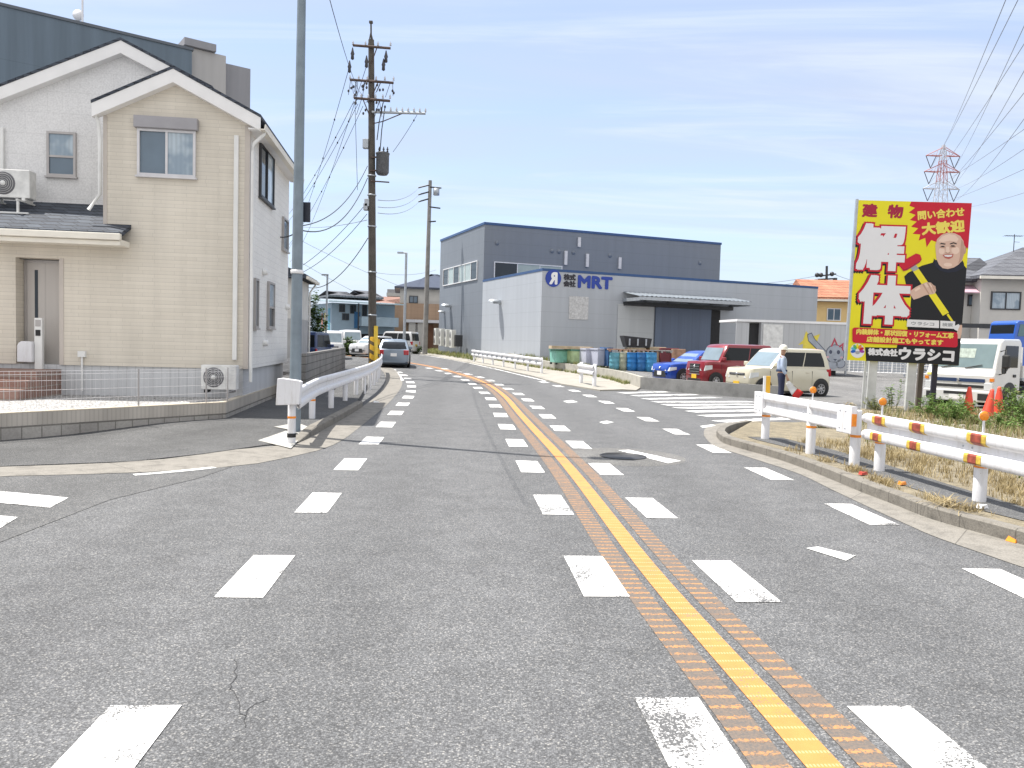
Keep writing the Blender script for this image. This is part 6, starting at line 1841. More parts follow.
P_SILV = car_paint('paint_blue_silver', (0.20, 0.25, 0.31)); P_WHT = car_paint('paint_white_car', (0.66, 0.66, 0.66)); P_NAVY = car_paint('paint_navy', (0.02, 0.05, 0.16))
hd = Vector((math.cos(HEAD), math.sin(HEAD), 0)); hl_ = Vector((-hd.y, hd.x, 0))       # left of the car = towards us
def park(px, py, Y, fxw, L, W):
    """put the near (left-hand) wheel at length fraction fxw under a given line of sight at depth Y"""
    q = at(px, py, Y); return Vector((q.x, q.y, 0)) - hd * (fxw * L) - hl_ * (W / 2)
c = park(821, 391, 28.6, -.37, 3.64, 1.58); c.z = LT(c.y) - .03
car('cream boxy car parked nearest the crossing, behind the traffic guard', c, HEAD, 3.64, 1.58, 1.765, P_CREAM, 1.05, 1.05, (.27, .10), (-.487, -.43), .43, 1, .30, (.345, -.365), grille='slot', nosez=1.0, gl_side=[(.09, .47), (.5, .93)])
c = park(716, 380, 31.2, .345, 3.4, 1.475); c.z = LT(c.y)
car('wine red tall boxy car with chrome grille, between the blue and cream cars', c, HEAD, 3.4, 1.475, 1.785, P_RED, 1.08, 1.06, (.30, .205), (-.49, -.465), .45, 1, .28, (.345, -.375), grille='big', nosez=1.04, gl_side=[(.07, .47), (.5, .95)])
c = park(683, 378, 34.5, .33, 4.0, 1.695); c.z = LT(c.y) - .16
car('bright blue hatchback parked next to the blue drums', c, HEAD, 4.0, 1.695, 1.50, P_BLUE, .93, .93, (.24, .06), (-.47, -.36), .38, 1, .30, (.325, -.315), grille='wide', nosez=.84, taper=.74, plate=PLATE_W, gl_side=[(.16, .52), (.55, .93)])
# silver hatchback driving away
p_ = at(394.5, 366, 44); p_.z = G(44) + .0
sc_ = car('blue silver hatchback driving away round the bend, red tail lamps', p_, math.pi / 2 + R(7), 4.1, 1.695, 1.53, P_SILV, .95, .97, (.26, .07), (-.47, -.33), .39, 1, .31, (.32, -.32), 'moving_car', grille='wide', nosez=.86, plate=PLATE_W, tail=True, gl_side=[(.18, .54), (.57, .93)])
# cars further off on the left
def farcar(px, py, Y, rz, label, paint, van=False, zoff=0.0, **kw):
    q = at(px, py, Y); q.z = G(Y) + zoff
    if van: return car(label, q, rz, 3.4, 1.475, 1.85, paint, 1.05, 1.03, (.40, .30), (-.49, -.46), .44, 1, .28, (.36, -.37), grille='slot', nosez=1.0, gl_side=[(.06, .47), (.5, .95)], **kw)
    return car(label, q, rz, 3.9, 1.66, 1.5, paint, .95, .95, (.25, .08), (-.47, -.38), .39, 1, .29, (.325, -.32), grille='wide', nosez=.86, **kw)
farcar(332.5, 352, 52, -math.pi / 2 + R(12), 'white boxy van facing the camera in front of the pale blue house', P_WHT, True)
farcar(350, 350, 60, -math.pi / 2 + R(20), 'small white van half hidden behind the first white van', P_WHT, True)
farcar(311, 358, 39, math.pi / 2, 'dark blue car glimpsed between the grey house and the grey wall', P_NAVY, True)
farcar(373, 354, 57, -math.pi / 2 - R(25), 'white hatchback partly hidden by the brown utility pole', P_WHT, plate=PLATE_W)
farcar(398, 352, 66, R(160), 'white van crossing the bend beyond the silver car', P_WHT, True)

# ------------------------------------------------------------------ truck on the right
TRK = car_paint('paint_truck_white', (0.70, 0.70, 0.69))
tq = at(957, 402, 23.6); tq.z = .0
trz = math.atan2(-.567, -.823)
tk = thing('truck', 'white cab over truck with blue lined grille parked behind the billboard', 'truck', tq, trz)
tk.scale = (1.05, 1.05, 1.05)
Wt = 1.9; hw = Wt / 2
prof = [(0.0, .34), (.0, 1.05), (-.10, 1.22), (-.36, 2.02), (-.50, 2.10), (-1.50, 2.12), (-1.62, 2.0), (-1.62, .62), (-1.05, .62), (-.98, .40), (-.9, .34)]
mb = MB().prism([(a, b) for a, b in prof], 'y', -hw, hw)
mb.build('cab', TRK, tk, bevel=.05, seg=3)
def onf(z):  # front surface x at height z
    for (x0, z0), (x1, z1) in zip(prof[:4], prof[1:5]):
        if z0 <= z <= z1: return lerp(x0, x1, (z - z0) / (z1 - z0))
    return 0
def fpatch(y0, y1, z0, z1, d, m, nm, par=tk, th=.03):
    vs = [(onf(z0) + d, y0, z0), (onf(z0) + d, y1, z0), (onf(z1) + d, y1, z1), (onf(z1) + d, y0, z1)]
    return MB().hexa([(a - th, b, c) for a, b, c in vs] + vs).build(nm, m, par)
ws_ = fpatch(-hw + .10, hw - .10, 1.27, 1.95, .006, glassy('truck_glass', (0.16, 0.22, 0.23), .05, .3), 'windscreen')
fpatch(-.28, .32, 1.55, 1.82, .012, M('dash_paper', (.36, .42, .38), .6, 0, .3, 12), 'sticker', ws_, .004)
mb = MB()
for a in (-.55, .12): mb.tube([(onf(1.26) + .02, a, 1.26), (onf(1.36) + .03, a + .45, 1.36)], .012, 6)
mb.build('wiper', PLASTIC, tk)
GRB = M('grille_blue', (0.04, 0.07, 0.16), .35, .3)
for k, (z0, z1, m_) in enumerate(((.86, .96, GRB), (.70, .78, PLASTIC))): 
    if k == 0:
        fpatch(-.72, -.02, z0, z1, .012, m_, 'grille'); fpatch(.02, .72, z0, z1, .012, m_, 'grille')
    else: fpatch(-.70, .70, z0, z1, .012, m_, 'grille')
MB().lathe([(0, .03), (.055, .026), (.06, 0)], 3, (.012, 0, .91), 'x', smooth=False).build('badge', CHROME, tk)
MB().box(-.16, .07, -hw - .02, hw + .02, .30, .62).build('bumper', TRK, tk, bevel=.03)
MB().box(.071, .08, -.36, .36, .50, .58).build('bumper_slot', PLASTIC, tk); MB().box(.071, .085, -.20, .20, .36, .49).build('number_plate', PLATE_W, tk)
for s_ in (-1, 1):
    MB().box(-.10, .016, s_ * .82 - .12, s_ * .82 + .12, .64, .86).build('headlight', LAMP, tk, bevel=.02)
    MB().box(.0705, .082, s_ * .72 - .14, s_ * .72 + .14, .36, .55).build('lamp_recess', PLASTIC, tk)
    MB().box(-.05, .02, s_ * .90 - .05, s_ * .90 + .05, .90, .99).build('indicator', LAMP_O, tk)
    sw = [(-.42, 1.25), (-.44, 1.32), (-.62, 1.92), (-1.38, 1.92), (-1.38, 1.30), (-.85, 1.30), (-.62, 1.12), (-.46, 1.12)]
    MB().prism(sw, 'y', s_ * (hw - .01), s_ * (hw + .012)).build('side_window', W_GLASS, tk)
    MB().box(-1.30, -1.14, s_ * hw - .01, s_ * hw + .02, 1.02, 1.10).build('door_handle', PLASTIC, tk)
    MB().tube([(-.32, s_ * hw, 1.75), (-.18, s_ * (hw + .2), 1.8), (-.16, s_ * (hw + .22), 1.15), (-.3, s_ * hw, 1.1)], .018, 6).build('mirror_arm', PLASTIC, tk)
    MB().box(-.22, -.10, s_ * (hw + .22) - .10, s_ * (hw + .22) + .10, 1.28, 1.66).build('mirror', PLASTIC, tk, bevel=.04)
    for x in (-.95, -3.6):
        MB().lathe([(0, -.01), (.46, -.01), (.46, .012), (0, .012)], 26, (x, s_ * (hw + .003), .42), 'y', smooth=False).build('wheel_arch', PLASTIC, tk)
        wheel(tk, x, s_ * (hw - .08), .38, .22, s_)
MB().box(-4.7, -1.0, -.4, .4, .46, .66).build('chassis', PLASTIC, tk)
MB().box(-4.75, -1.75, -hw, hw, .92, 1.0).build('bed_floor', GALV, tk)
mb = MB()
for s_ in (-1, 1): mb.box(-4.75, -1.75, s_ * (hw - .02) - .02, s_ * (hw - .02) + .02, 1.005, 1.36)
mb.box(-1.80, -1.755, -hw + .045, hw - .045, 1.005, 1.9)
mb.build('bed_side', TRK, tk)
fpatch(-.90, -.62, 1.02, 1.09, .012, M('plate_green_yellow', (.45, .42, .08), .5), 'side_label')
# blue excavator cab behind
bq = at(1001, 345, 38); bq.z = LT(38)
bt = thing('truck', 'bright blue truck cab with tinted window standing behind the white truck', 'truck', bq, R(185))
bz = at(994, 320.5, 38).z - bq.z
P_TB = car_paint('paint_truck_blue', (0.02, 0.10, 0.45))
MB().prism([(.15, .5), (.15, 1.2), (-.05, bz - .1), (-.2, bz), (-2.2, bz), (-2.2, .5)], 'y', -.9, .9).build('cab', P_TB, bt, bevel=.05)
MB().prism([(-.12, bz - .75), (-.22, bz - .18), (-1.9, bz - .18), (-1.9, bz - .75)], 'y', .895, .92).build('side_window', glassy('blue_tint', (.06, .14, .16)), bt)
MB().prism([(.115, 1.3), (-.03, bz - .2), (-.06, bz - .2), (.05, 1.3)], 'y', -.8, .8).build('windscreen', W_GLASS, bt)
MB().box(-4, -2.25, -.9, .9, .6, 1.3).build('bed', P_TB, bt)
for s_ in (-1, 1):
    for x in (-.7, -3.2): wheel(bt, x, s_ * .82, .38, .22, s_)

# ------------------------------------------------------------------ advertising board
BoY = 21.6
b0 = at(847, 360, BoY)
BF2 = Frame((b0.x, b0.y), R(-6.5))
Wb = BF2.front(959, 363)[0]; zb0 = b0.z; Hb = BF2.front(858, 200)[1] - zb0
zbr = BF2.front(959, 363)[1]
bbd = thing('billboard', 'tall yellow and red advertising board with Japanese lettering and a man holding a hammer', 'billboard', (b0.x, b0.y, zb0), BF2.a)
bbd.rotation_euler = (0, R(1.2), BF2.a)
PR = {k: M('print_' + k, c_, .45, 0, .02, 2, spec=.3) for k, c_ in dict(yellow=(.78, .70, .02), red=(.55, .012, .035), deepred=(.36, .015, .05), white=(.74, .74, .76), black=(.012, .013, .017), navy=(.015, .018, .035), skin=(.64, .44, .35), skin_light=(.76, .57, .47), skin_dark=(.48, .30, .23), gold=(.80, .66, .12), handle=(.80, .70, .03), grey=(.35, .36, .38), lip=(.45, .12, .10), blue=(.02, .12, .5), green=(.10, .42, .12), cyan=(.10, .45, .65), orange=(.75, .25, .03), purple=(.35, .06, .35)).items()}
MB().box(0, Wb, 0, .05, 0, Hb).build('board', PR['yellow'], bbd)
MB().box(-.06, -.003, -.01, .09, -.03, Hb + .03).build('edge_frame', GALV, bbd)
def uv(xz, yz):
    u = .5
    for _ in range(4):
        v = (yz - (42 + 3 * u)) / (683 + 10 * u); l = 78 - 48 * v; r = 565 - 57 * v; u = (xz - l) / (r - l)
    return u * Wb, (1 - v) * Hb
K = Wb / 487.0
def ink(name, polys, mat, lay, par=bbd):
    """flat printed shapes, each layer a couple of millimetres proud of the one below"""
    mb = MB()
    for p in polys:
        q = [uv(a, b) for a, b in p]
        q = [(min(max(a, .002), Wb - .002), min(max(b, .002), Hb - .002)) for a, b in q]
        bm_v = [(a, -.002 * lay, b) for a, b in q]
        mb.add(bm_v, [tuple(range(len(bm_v)))])
    return mb.build(name, mat, par)
def ell(cx, cy, rx, ry, n=24, rot=0): 
    return [(cx + rx * math.cos(2 * math.pi * i / n) * math.cos(rot) - ry * math.sin(2 * math.pi * i / n) * math.sin(rot), cy + rx * math.cos(2 * math.pi * i / n) * math.sin(rot) + ry * math.sin(2 * math.pi * i / n) * math.cos(rot)) for i in range(n)]
# red burst
jag = [(306, 44), (298, 62), (322, 70), (296, 90), (325, 100), (300, 122), (330, 128), (305, 150), (336, 156), (312, 180), (345, 182), (338, 208), (366, 196), (372, 236), (392, 205), (412, 212), (420, 240), (560, 240), (566, 44)]
ink('burst', [jag], PR['red'], 1)
ink('background_right', [[(405, 252), (412, 300), (548, 330), (552, 235), (420, 235)]], PR['yellow'], 1)
# man: turtleneck, head, hands
body_p = [(404, 288), (398, 300), (352, 314), (318, 332), (292, 346), (276, 362), (284, 398), (300, 425), (306, 452), (302, 500), (294, 560), (290, 596), (524, 596), (531, 520), (536, 470), (545, 345), (548, 322), (530, 308), (520, 296)]
ink('printed_man_body', [body_p], PR['black'], 2)
ink('printed_bottom_band', [[(290, 575), (288, 640), (520, 640), (524, 575)], [(108, 668), (112, 735), (508, 738), (516, 640), (250, 640), (244, 668)]], PR['black'], 2)
head = [(411, 255), (409, 226), (417, 200), (435, 182), (461, 172), (492, 174), (515, 185), (528, 205), (534, 232), (531, 262), (523, 287), (508, 306), (488, 319), (462, 326), (440, 323), (424, 308), (414, 285)]
hdo = ink('printed_head', [head], PR['skin'], 4)
ink('collar', [[(402, 282), (412, 292), (424, 310), (442, 325), (464, 329), (490, 321), (510, 306), (524, 288), (530, 300), (532, 318), (500, 336), (462, 342), (428, 334), (405, 312)]], PR['navy'], 5)
ink('ear', [ell(533, 243, 7, 17)], PR['skin_dark'], 3)
ink('face_light', [[(420, 210), (438, 188), (466, 178), (494, 182), (508, 198), (500, 210), (470, 206), (440, 212)], ell(436, 250, 13, 14), ell(494, 246, 17, 16), ell(462, 308, 18, 8)], PR['skin_light'], 5)
ink('face_shade', [[(520, 200), (530, 215), (532, 255), (522, 285), (506, 304), (514, 270), (516, 235)], ell(462, 258, 11, 4), ell(440, 234, 12, 5), ell(484, 231, 13, 5)], PR['skin_dark'], 6)
ink('nose', [[(455, 232), (466, 231), (470, 252), (463, 258), (452, 254)]], PR['skin_light'], 7)
ink('features', [ell(440, 231, 8, 2.6), ell(483, 228, 9, 2.8), [(426, 222), (434, 216), (452, 219), (451, 223), (435, 221)], [(470, 218), (486, 212), (500, 217), (499, 221), (486, 217), (471, 222)]], PR['black'], 8)
ink('mouth', [[(440, 268), (452, 264), (470, 264), (486, 262), (482, 276), (466, 284), (450, 280)]], PR['lip'], 7)
ink('teeth', [[(445, 269), (454, 267), (470, 267), (481, 266), (476, 273), (462, 275), (450, 273)]], PR['white'], 9)
# hammer and hands
ink('printed_hammer_handle', [[(314, 340), (338, 328), (466, 512), (440, 526)], [(456, 522), (464, 516), (488, 552), (482, 558)]], PR['handle'], 5)
ink('printed_hammer_neck', [[(300, 322), (324, 308), (338, 328), (314, 341)]], PR['grey'], 6)
ink('printed_hammer_head', [[(253, 316), (262, 300), (326, 263), (344, 268), (350, 284), (342, 294), (286, 328), (268, 334)]], PR['red'], 7)
ink('printed_hammer_edge', [[(268, 334), (286, 328), (342, 294), (350, 284), (350, 290), (342, 301), (288, 335), (272, 340)]], PR['deepred'], 8)
ink('printed_hand', [[(302, 440), (300, 424), (326, 405), (352, 392), (372, 384), (390, 386), (400, 396), (408, 400), (412, 418), (406, 432), (388, 436), (366, 440), (340, 452), (316, 460)]], PR['skin'], 8)
ink('printed_hand', [[(506, 572), (516, 562), (524, 566), (524, 598), (514, 622), (502, 622), (498, 600)]], PR['skin'], 8)
ink('finger_lines', [[(372, 386), (378, 386), (400, 430), (396, 432)], [(388, 388), (392, 389), (409, 420), (406, 424)], [(352, 394), (358, 392), (384, 434), (379, 436)], [(400, 398), (404, 399), (411, 412), (410, 416)]], PR['skin_dark'], 9)
ink('finger_light', [[(360, 392), (370, 387), (380, 404), (372, 408)], [(380, 388), (388, 390), (396, 404), (390, 406)], [(318, 418), (340, 404), (346, 412), (324, 426)]], PR['skin_light'], 9)
ink('cuff', [[(490, 568), (506, 560), (512, 566), (502, 590), (488, 584)]], PR['white'], 9)
# search field
ink('search_field', [[(288, 545), (424, 547), (423, 579), (286, 576)], [(429, 547), (492, 549), (490, 581), (428, 579)]], PR['white'], 10)
def words(name, body, xz, yz, w_, h_, mat, lay, bold=0, rot=0, shift=(0, 0), n=10, square=False):
    cx, cz = uv(xz, yz)
    mb = MB(); lettering(mb, body, cx, cz, w_ * K, h_ * K if h_ else None, -.002 * lay, bold * K, rot, 0, 1, n, .00008, (shift[0] * K, shift[1] * K), square)
    return mb.build(name, mat, bbd)
words('board_lettering', 'ウラシコ', 354, 562, 98, 14, PR['grey'], 11, .8)
words('board_lettering', '検索', 459, 564, 44, 15, PR['grey'], 11, .6)
# top left word
words('board_lettering', '建', 127, 85, 62, 56, PR['deepred'], 2, 3.0)
words('board_lettering', '物', 238, 87, 62, 56, PR['deepred'], 2, 3.0)
# big two characters: black shadow, red rim, white face
for ch, x, y, w_, h_ in (('解', 176, 240, 192, 194), ('体', 190, 464, 208, 204)):
    words('board_lettering', ch, x, y, w_, h_, PR['black'], 2, 17, 0, (-6, -9), 20, True)
    words('board_lettering', ch, x, y, w_, h_, PR['red'], 6, 17, 0, (0, 0), 20, True)
    words('board_lettering', ch, x, y, w_, h_, PR['white'], 10, 9.5, 0, (0, 0), 14, True)
words('board_lettering', '問い合わせ', 433, 92, 196, 38, PR['gold'], 3, 1.8, R(7))
words('board_lettering', '大歓迎', 442, 150, 178, 50, PR['gold'], 3, 3.2, R(7))
# red strip with two lines
def rrect(x0, y0, x1, y1, sl, r=12):
    p = []
    for cx, cy, a0 in ((x1 - r, y0 + r, -90), (x1 - r, y1 - r, 0), (x0 + r, y1 - r, 90), (x0 + r, y0 + r, 180)):
        for k in range(5):
            a = R(a0 + 22.5 * k); x = cx + r * math.cos(a); p.append((x, cy + r * math.sin(a) + sl * (x - x0)))
    return p
ink('red_strip', [rrect(52, 584, 502, 650, .024)], PR['red'], 11)
words('board_lettering', '内装解体・原状回復・リフォーム工事', 277, 606, 420, 24, PR['gold'], 12, 1.5)
words('board_lettering', '店舗設計施工もやってます', 277, 637, 330, 24, PR['gold'], 12, 1.5)
# company line with its coloured round mark
words('board_lettering', '株式会社', 184, 688, 128, 30, PR['black'], 3, 6, 0, (0, 0), 12)
words('board_lettering', 'ウラシコ', 370, 694, 236, 52, PR['black'], 3, 9, 0, (0, 0), 12)
words('board_lettering', '株式会社', 184, 688, 126, 30, PR['white'], 6, 2.2)
words('board_lettering', 'ウラシコ', 370, 694, 234, 50, PR['white'], 6, 4.0)
ink('round_mark', [ell(75, 684, 31, 31)], PR['white'], 3)
for k, cc in enumerate(('blue', 'cyan', 'green', 'yellow', 'orange', 'red', 'purple')):
    a = R(170 + k * 33); ink('mark_petal', [ell(75 + 19 * math.cos(a), 684 + 19 * math.sin(a), 11, 6.5, 12, a)], PR[cc], 5)
ink('mark_centre', [ell(75, 692, 10, 7, 14)], PR['grey'], 6)
# posts
pst = M('post_grey', (.52, .53, .52), .6, 0, .15, 4)
def brd_post(px, pyb, wpx, m, nm, dep=.12, yb=.10):
    Yp = BoY + .2; q = g(px, pyb, .13); 
    a = at(px, pyb, Yp); b = at(px + wpx, pyb, Yp)
    loc = a - Vector(bbd.location); 
    x0 = BF2.front(px - wpx / 2, 362, yb)[0]; x1 = BF2.front(px + wpx / 2, 362, yb)[0]
    return MB().box(x0, x1, yb, yb + dep, -zb0 + .05, Hb * .96 if nm == 'post' else .3).build(nm, m, bbd)
brd_post(873.8, 404, 8.5, pst, 'post'); brd_post(913, 409, 8.5, pst, 'post'); 
brd_post(866, 404, 2.5, pst, 'brace_post', .04, .2); brd_post(922, 404, 5, M('post_brown', (.12, .10, .085), .8), 'rear_post', .1, .75); brd_post(936, 404, 5, M('post_dark', (.02, .02, .035), .6), 'rear_post', .08, .30)

# ------------------------------------------------------------------ container with a wall painting, railing, louvres
Yc = 40
c0 = at(735, 362, Yc); CF = Frame((c0.x, c0.y), R(6))
cw = CF.front(846, 372)[0]; ct0 = CF.front(735, 322)[1]; ct1 = CF.front(845, 328)[1]; cb = CF.front(845, 371)[1]
con = thing('shipping_container', 'long pale grey steel container with an open door and painted animal mural', 'container', (CF.o.x, CF.o.y, 0), CF.a)
CGREY = panel_metal('container_grey', (.47, .48, .49), .28, 0, .55, .07, True)
xo0, xo1 = CF.front(748.5, 345)[0], CF.front(760.5, 345)[0]
xdr = CF.front(782, 345)[0]
ctt = (ct0 + ct1) / 2 + .1
MB().box(xo1, cw, 0, 2.4, cb, ctt).box(0, xo0, 0.01, .06, cb, ctt - .05).build('body', CGREY, con)
MB().box(xo0, xo1 - .003, .3, .4, cb, ctt - .05).build('dark_opening', BLACK, con)
MB().box(0, cw + .03, -.05, 2.45, ctt + .002, ctt + .12).build('top_rail', PLATE_W, con)
MB().box(xo1 + .1, xdr, -.05, -.004, cb + .1, ctt - .1).build('door', WHITE_D, con)
MB().box(0.2, 1.0, .3, 2, cb - .3, cb - .01).box(cw - 1.2, cw - .4, .3, 2, cb - .3, cb - .01).build('foot', BLACK, con)
def cpt(p): return CF.front(*p)
def paint_(nm, polys, mat, lay):
    mb = MB()
    for p in polys:
        v = [cpt(q) for q in p]; mb.add([(a, -.004 - .003 * lay, b) for a, b in v], [tuple(range(len(v)))])
    return mb.build(nm, mat, con)
MY = M('mural_yellow', (.70, .58, .08), .7, 0, .15, 3); MG = M('mural_grey', (.34, .37, .42), .7, 0, .15, 3); MR = M('mural_red', (.45, .06, .10), .7, 0, .15, 3); MK = M('mural_black', (.07, .08, .12), .7); MP = M('mural_pink', (.62, .38, .42), .7)
paint_('mural_star', [[(806, 331), (811, 337), (820, 334), (816, 344), (822, 352), (811, 349), (802, 354), (803, 344), (798, 345), (803, 340)]], MY, 1)
paint_('mural_outline', [[(807, 334.5), (811.5, 332.5), (815, 339), (826, 351), (821, 354), (813, 346), (808, 341)], ell(835, 354, 9.4, 9.6, 20), ell(840.2, 363.5, 5.2, 4.8, 16)], MK, 2)
paint_('mural_animal', [[(807.8, 335), (811.2, 333.4), (814.4, 339.4), (825, 351), (821, 353), (813.6, 345.4), (808.6, 340.6)], ell(835, 354, 8.7, 8.9, 20), ell(840.2, 363.5, 4.5, 4.2, 16), ell(833, 365, 5, 4, 14)], MG, 3)
paint_('mural_ear', [[(830.5, 346.5), (834.5, 337.5), (838, 345.5), (836.5, 345.8), (834.5, 341), (832, 346.8)], [(838.5, 346.5), (843.5, 342.5), (843, 351), (841.8, 350), (842, 345.4), (839.5, 347.5)]], MR, 4)
paint_('mural_eye', [ell(830.5, 352, 1.6, 2.0, 12), ell(838.3, 352.2, 1.7, 2.1, 12), [(833, 359), (837, 359), (835, 361)]], MK, 4)
paint_('mural_cheek', [ell(827.6, 357, 1.5, 1.0, 10), ell(841.5, 357.5, 1.4, 1.0, 10)], MP, 4)
# louvred wall and pipe railing behind the billboard
Yl = 41; a0, a1 = at(846, 373, Yl), at(908, 360, Yl)
lou = thing('louvre_fence', 'grey slatted fence seen under the bottom edge of the billboard', 'fence', (a0.x, Yl, a0.z))
mb = MB(); wl = a1.x - a0.x + 3; hl2 = 1.4
for k in range(9): mb.box(0, wl, 0, .04, .12 + k * .14, .12 + k * .14 + .10)
mb.build('slat_panel', GALV, lou)
for k in range(5): MB().box(wl * k / 4 - .04, wl * k / 4 + .04, .045, .12, -.1, 1.45).build('post', GALV, lou)
Yr = 38.5; a0, a1 = at(849, 374, Yr), at(906, 361, Yr)
rl = thing('pipe_railing', 'white pipe railing in front of the grey slatted fence', 'railing', (a0.x, Yr, a0.z))
wl = a1.x - a0.x + 2.5; hr = a1.z - a0.z + .25
mb = MB()
for z in (.1, hr): mb.tube([(0, 0, z), (wl, 0, z)], .03, 8)
for k in range(26): mb.tube([(wl * k / 25, 0, .1), (wl * k / 25, 0, hr)], .012 if k % 5 else .03, 6)
mb.build('rail', PLATE_W, rl)

# ------------------------------------------------------------------ bins, drums and scrap in the yard
def yd(px, py, Y):
    q = at(px, py, Y); q.z = LT(Y); return q
BIN_G = M('bin_green', (.22, .50, .42), .6, 0, .2, 3); BIN_Y = M('bin_lime', (.42, .54, .30), .6, 0, .25, 3); BIN_L = M('bin_lavender', (.48, .50, .60), .6, 0, .1, 3); BIN_N = M('bin_navy', (.03, .09, .22), .6, 0, .2, 3)
WOOD = M('board_wood', (.46, .37, .25), .8, 0, .3, 3); WOOD_R = M('board_rust', (.42, .25, .17), .8, 0, .35, 4)
RIMG = M('rim_green', (.10, .26, .20), .6)
def bin_(px0, px1, pyt, pyb, Y, m, lab, rz=.38, lid=None, legs=True):
    a, b = at(px0, pyb, Y), at(px1, pyt, Y); w_ = b.x - a.x; h = b.z - LT(Y)
    t = thing('bin', lab, 'bin', ((a.x + b.x) / 2, Y + .3, LT(Y)), rz)
    w_ *= .92
    MB().hexa([(-w_ * .46, -.42, .1), (w_ * .46, -.42, .1), (w_ * .46, .42, .1), (-w_ * .46, .42, .1), (-w_ / 2, -.45, h - .08), (w_ / 2, -.45, h - .08), (w_ / 2, .45, h - .08), (-w_ / 2, .45, h - .08)]).build('tub', m, t, bevel=.03)
    MB().box(-w_ / 2 - .03, w_ / 2 + .03, -.48, .48, h - .078, h).build('rim', RIMG if lid is None else lid, t)
    mb = MB()
    for sx in (-1, 1):
        for sy in (-1, 1): mb.box(sx * w_ * .4 - .05, sx * w_ * .4 + .05, sy * .36 - .05, sy * .36 + .05, 0, .097)
    mb.build('foot', BLACK, t)
    return t, h
Yb = 43.5
t_, h1 = bin_(551.5, 566, 349.5, 366, Yb, BIN_G, 'pale green skip bin, leftmost in the row beside the factory')
t_, h1 = bin_(567, 581, 349.5, 367, Yb - .3, BIN_Y, 'lime green skip bin next to the leftmost green one')
t_, h2_ = bin_(581.5, 592, 348.5, 370, Yb - .9, BIN_L, 'lavender grey bin left of the other lavender bin', lid=BIN_L)
t_, h2_ = bin_(593, 603.5, 348.5, 371, Yb - 1.6, BIN_L, 'lavender grey bin beside the dark blue bin', lid=BIN_L)
t_, h2_ = bin_(604, 609.5, 347.5, 372, Yb - 1.9, BIN_N, 'narrow dark blue bin beside the blue drums', lid=BIN_N)
a, b = at(550, 347, Yb - .1), at(592, 345, Yb - .1)
zc = LT(Yb) + (at(566, 349.5, Yb).z - LT(Yb))
tag(MB().box(-(b.x - a.x) / 2, (b.x - a.x) / 2, -.5, .5, .0, .16).build('board_stack', WOOD, None, ((a.x + b.x) / 2, Yb - .0, zc + .03), .12), 'stack of pale boards lying across the green skip bins', 'boards')
DR = [(615, M('drum_teal', (.12, .34, .42), .5, .1, .25, 4)), (623.5, M('drum_cream', (.38, .40, .30), .5, .1, .25, 4)), (632.5, M('drum_blue', (.02, .17, .45), .5, .1, .25, 4)), (642, M('drum_blue_deep', (.025, .14, .36), .5, .1, .25, 4)), (651, M('drum_blue_pale', (.05, .25, .48), .5, .1, .25, 4))]
dl = ['teal steel drum at the left end of the drum row', 'faded cream drum squeezed between the teal and blue drums', 'bright blue drum in the middle of the drum row', 'deep blue drum second from the blue car', 'light blue drum closest to the blue car']
for (px, m), lab in zip(DR, dl):
    Yd = 40.6 - (px - 615) * .02; q = at(px, 360, Yd); zt = at(px, 352.5, Yd).z - LT(Yd)
    t = thing('drum', lab, 'drum', (q.x, Yd, LT(Yd)), 0)
    r = .29 if px != 623.5 else .22; pr = [(0, 0), (r - .01, 0)]
    for k in range(1, 4): pr += [(r, zt * k / 4 - .05), (r + .018, zt * k / 4), (r, zt * k / 4 + .05)]
    pr += [(r, zt - .03), (r + .012, zt), (r - .02, zt), (r - .03, zt - .03), (0, zt - .03)]
    MB().lathe(pr, 22).build('shell', m, t)
    MB().lathe([(0, 0), (.04, 0), (.04, .02), (0, .025)], 10, (.1, 0, zt - .028)).build('bung', GALV, t)
Yd = 40.7; a, b = at(608, 352, Yd), at(662, 352, Yd); zt = at(630, 352.3, Yd).z
random.seed(4)
for k in range(4):
    x0 = a.x + (b.x - a.x) * k / 4
    z = zt + .0
    m_ = (WOOD_R, WOOD, WOOD_R, M('pallet_grey', (.34, .33, .30), .8, 0, .2, 4))[k]
    t = MB().box(-.62, .60, -.4, .4, .10, .16)
    for q in (-.5, 0, .5): t.box(q - .05, q + .05, -.4, .4, .02, .097)
    o = t.build('pallet', m_, None, (x0 + .6, Yd + .05, z + (.0)), .05 * (k - 1))
    tag(o, ('rusty brown pallet at the left end on top of the drums', 'pale pallet on the drums beneath the black tub', 'reddish pallet on the drums right of the pale one', 'grey pallet on the drums nearest the blue car')[k], 'pallet')
a, b = at(621, 347, 42.2), at(650, 336.5, 42.2)
bl_ = thing('scrap_tub', 'open black scrap tub standing on top of the drums and pallets', 'tub', ((a.x + b.x) / 2, 42.2, LT(42.2)), .1)
w_ = (b.x - a.x) / 2; zt0 = a.z - LT(42.2); zt1 = b.z - LT(42.2)
MB().hexa([(-w_ * .75, -.4, zt0), (w_ * .9, -.4, zt0), (w_ * .9, .4, zt0), (-w_ * .75, .4, zt0), (-w_, -.5, zt1), (w_, -.5, zt1 - .12), (w_, .5, zt1 - .12), (-w_, .5, zt1)]).build('tub', DARK, bl_)
mb = MB()
for q in (-.45, .0, .45): mb.box(q - .04, q + .04, -.52, -.44, zt0 + .1, zt1 - .15)
mb.build('rib', GALV, bl_)
mb = MB().box(-.5, .5, -.35, .35, 0, zt0 - .01); mb.build('stand', WOOD, bl_)
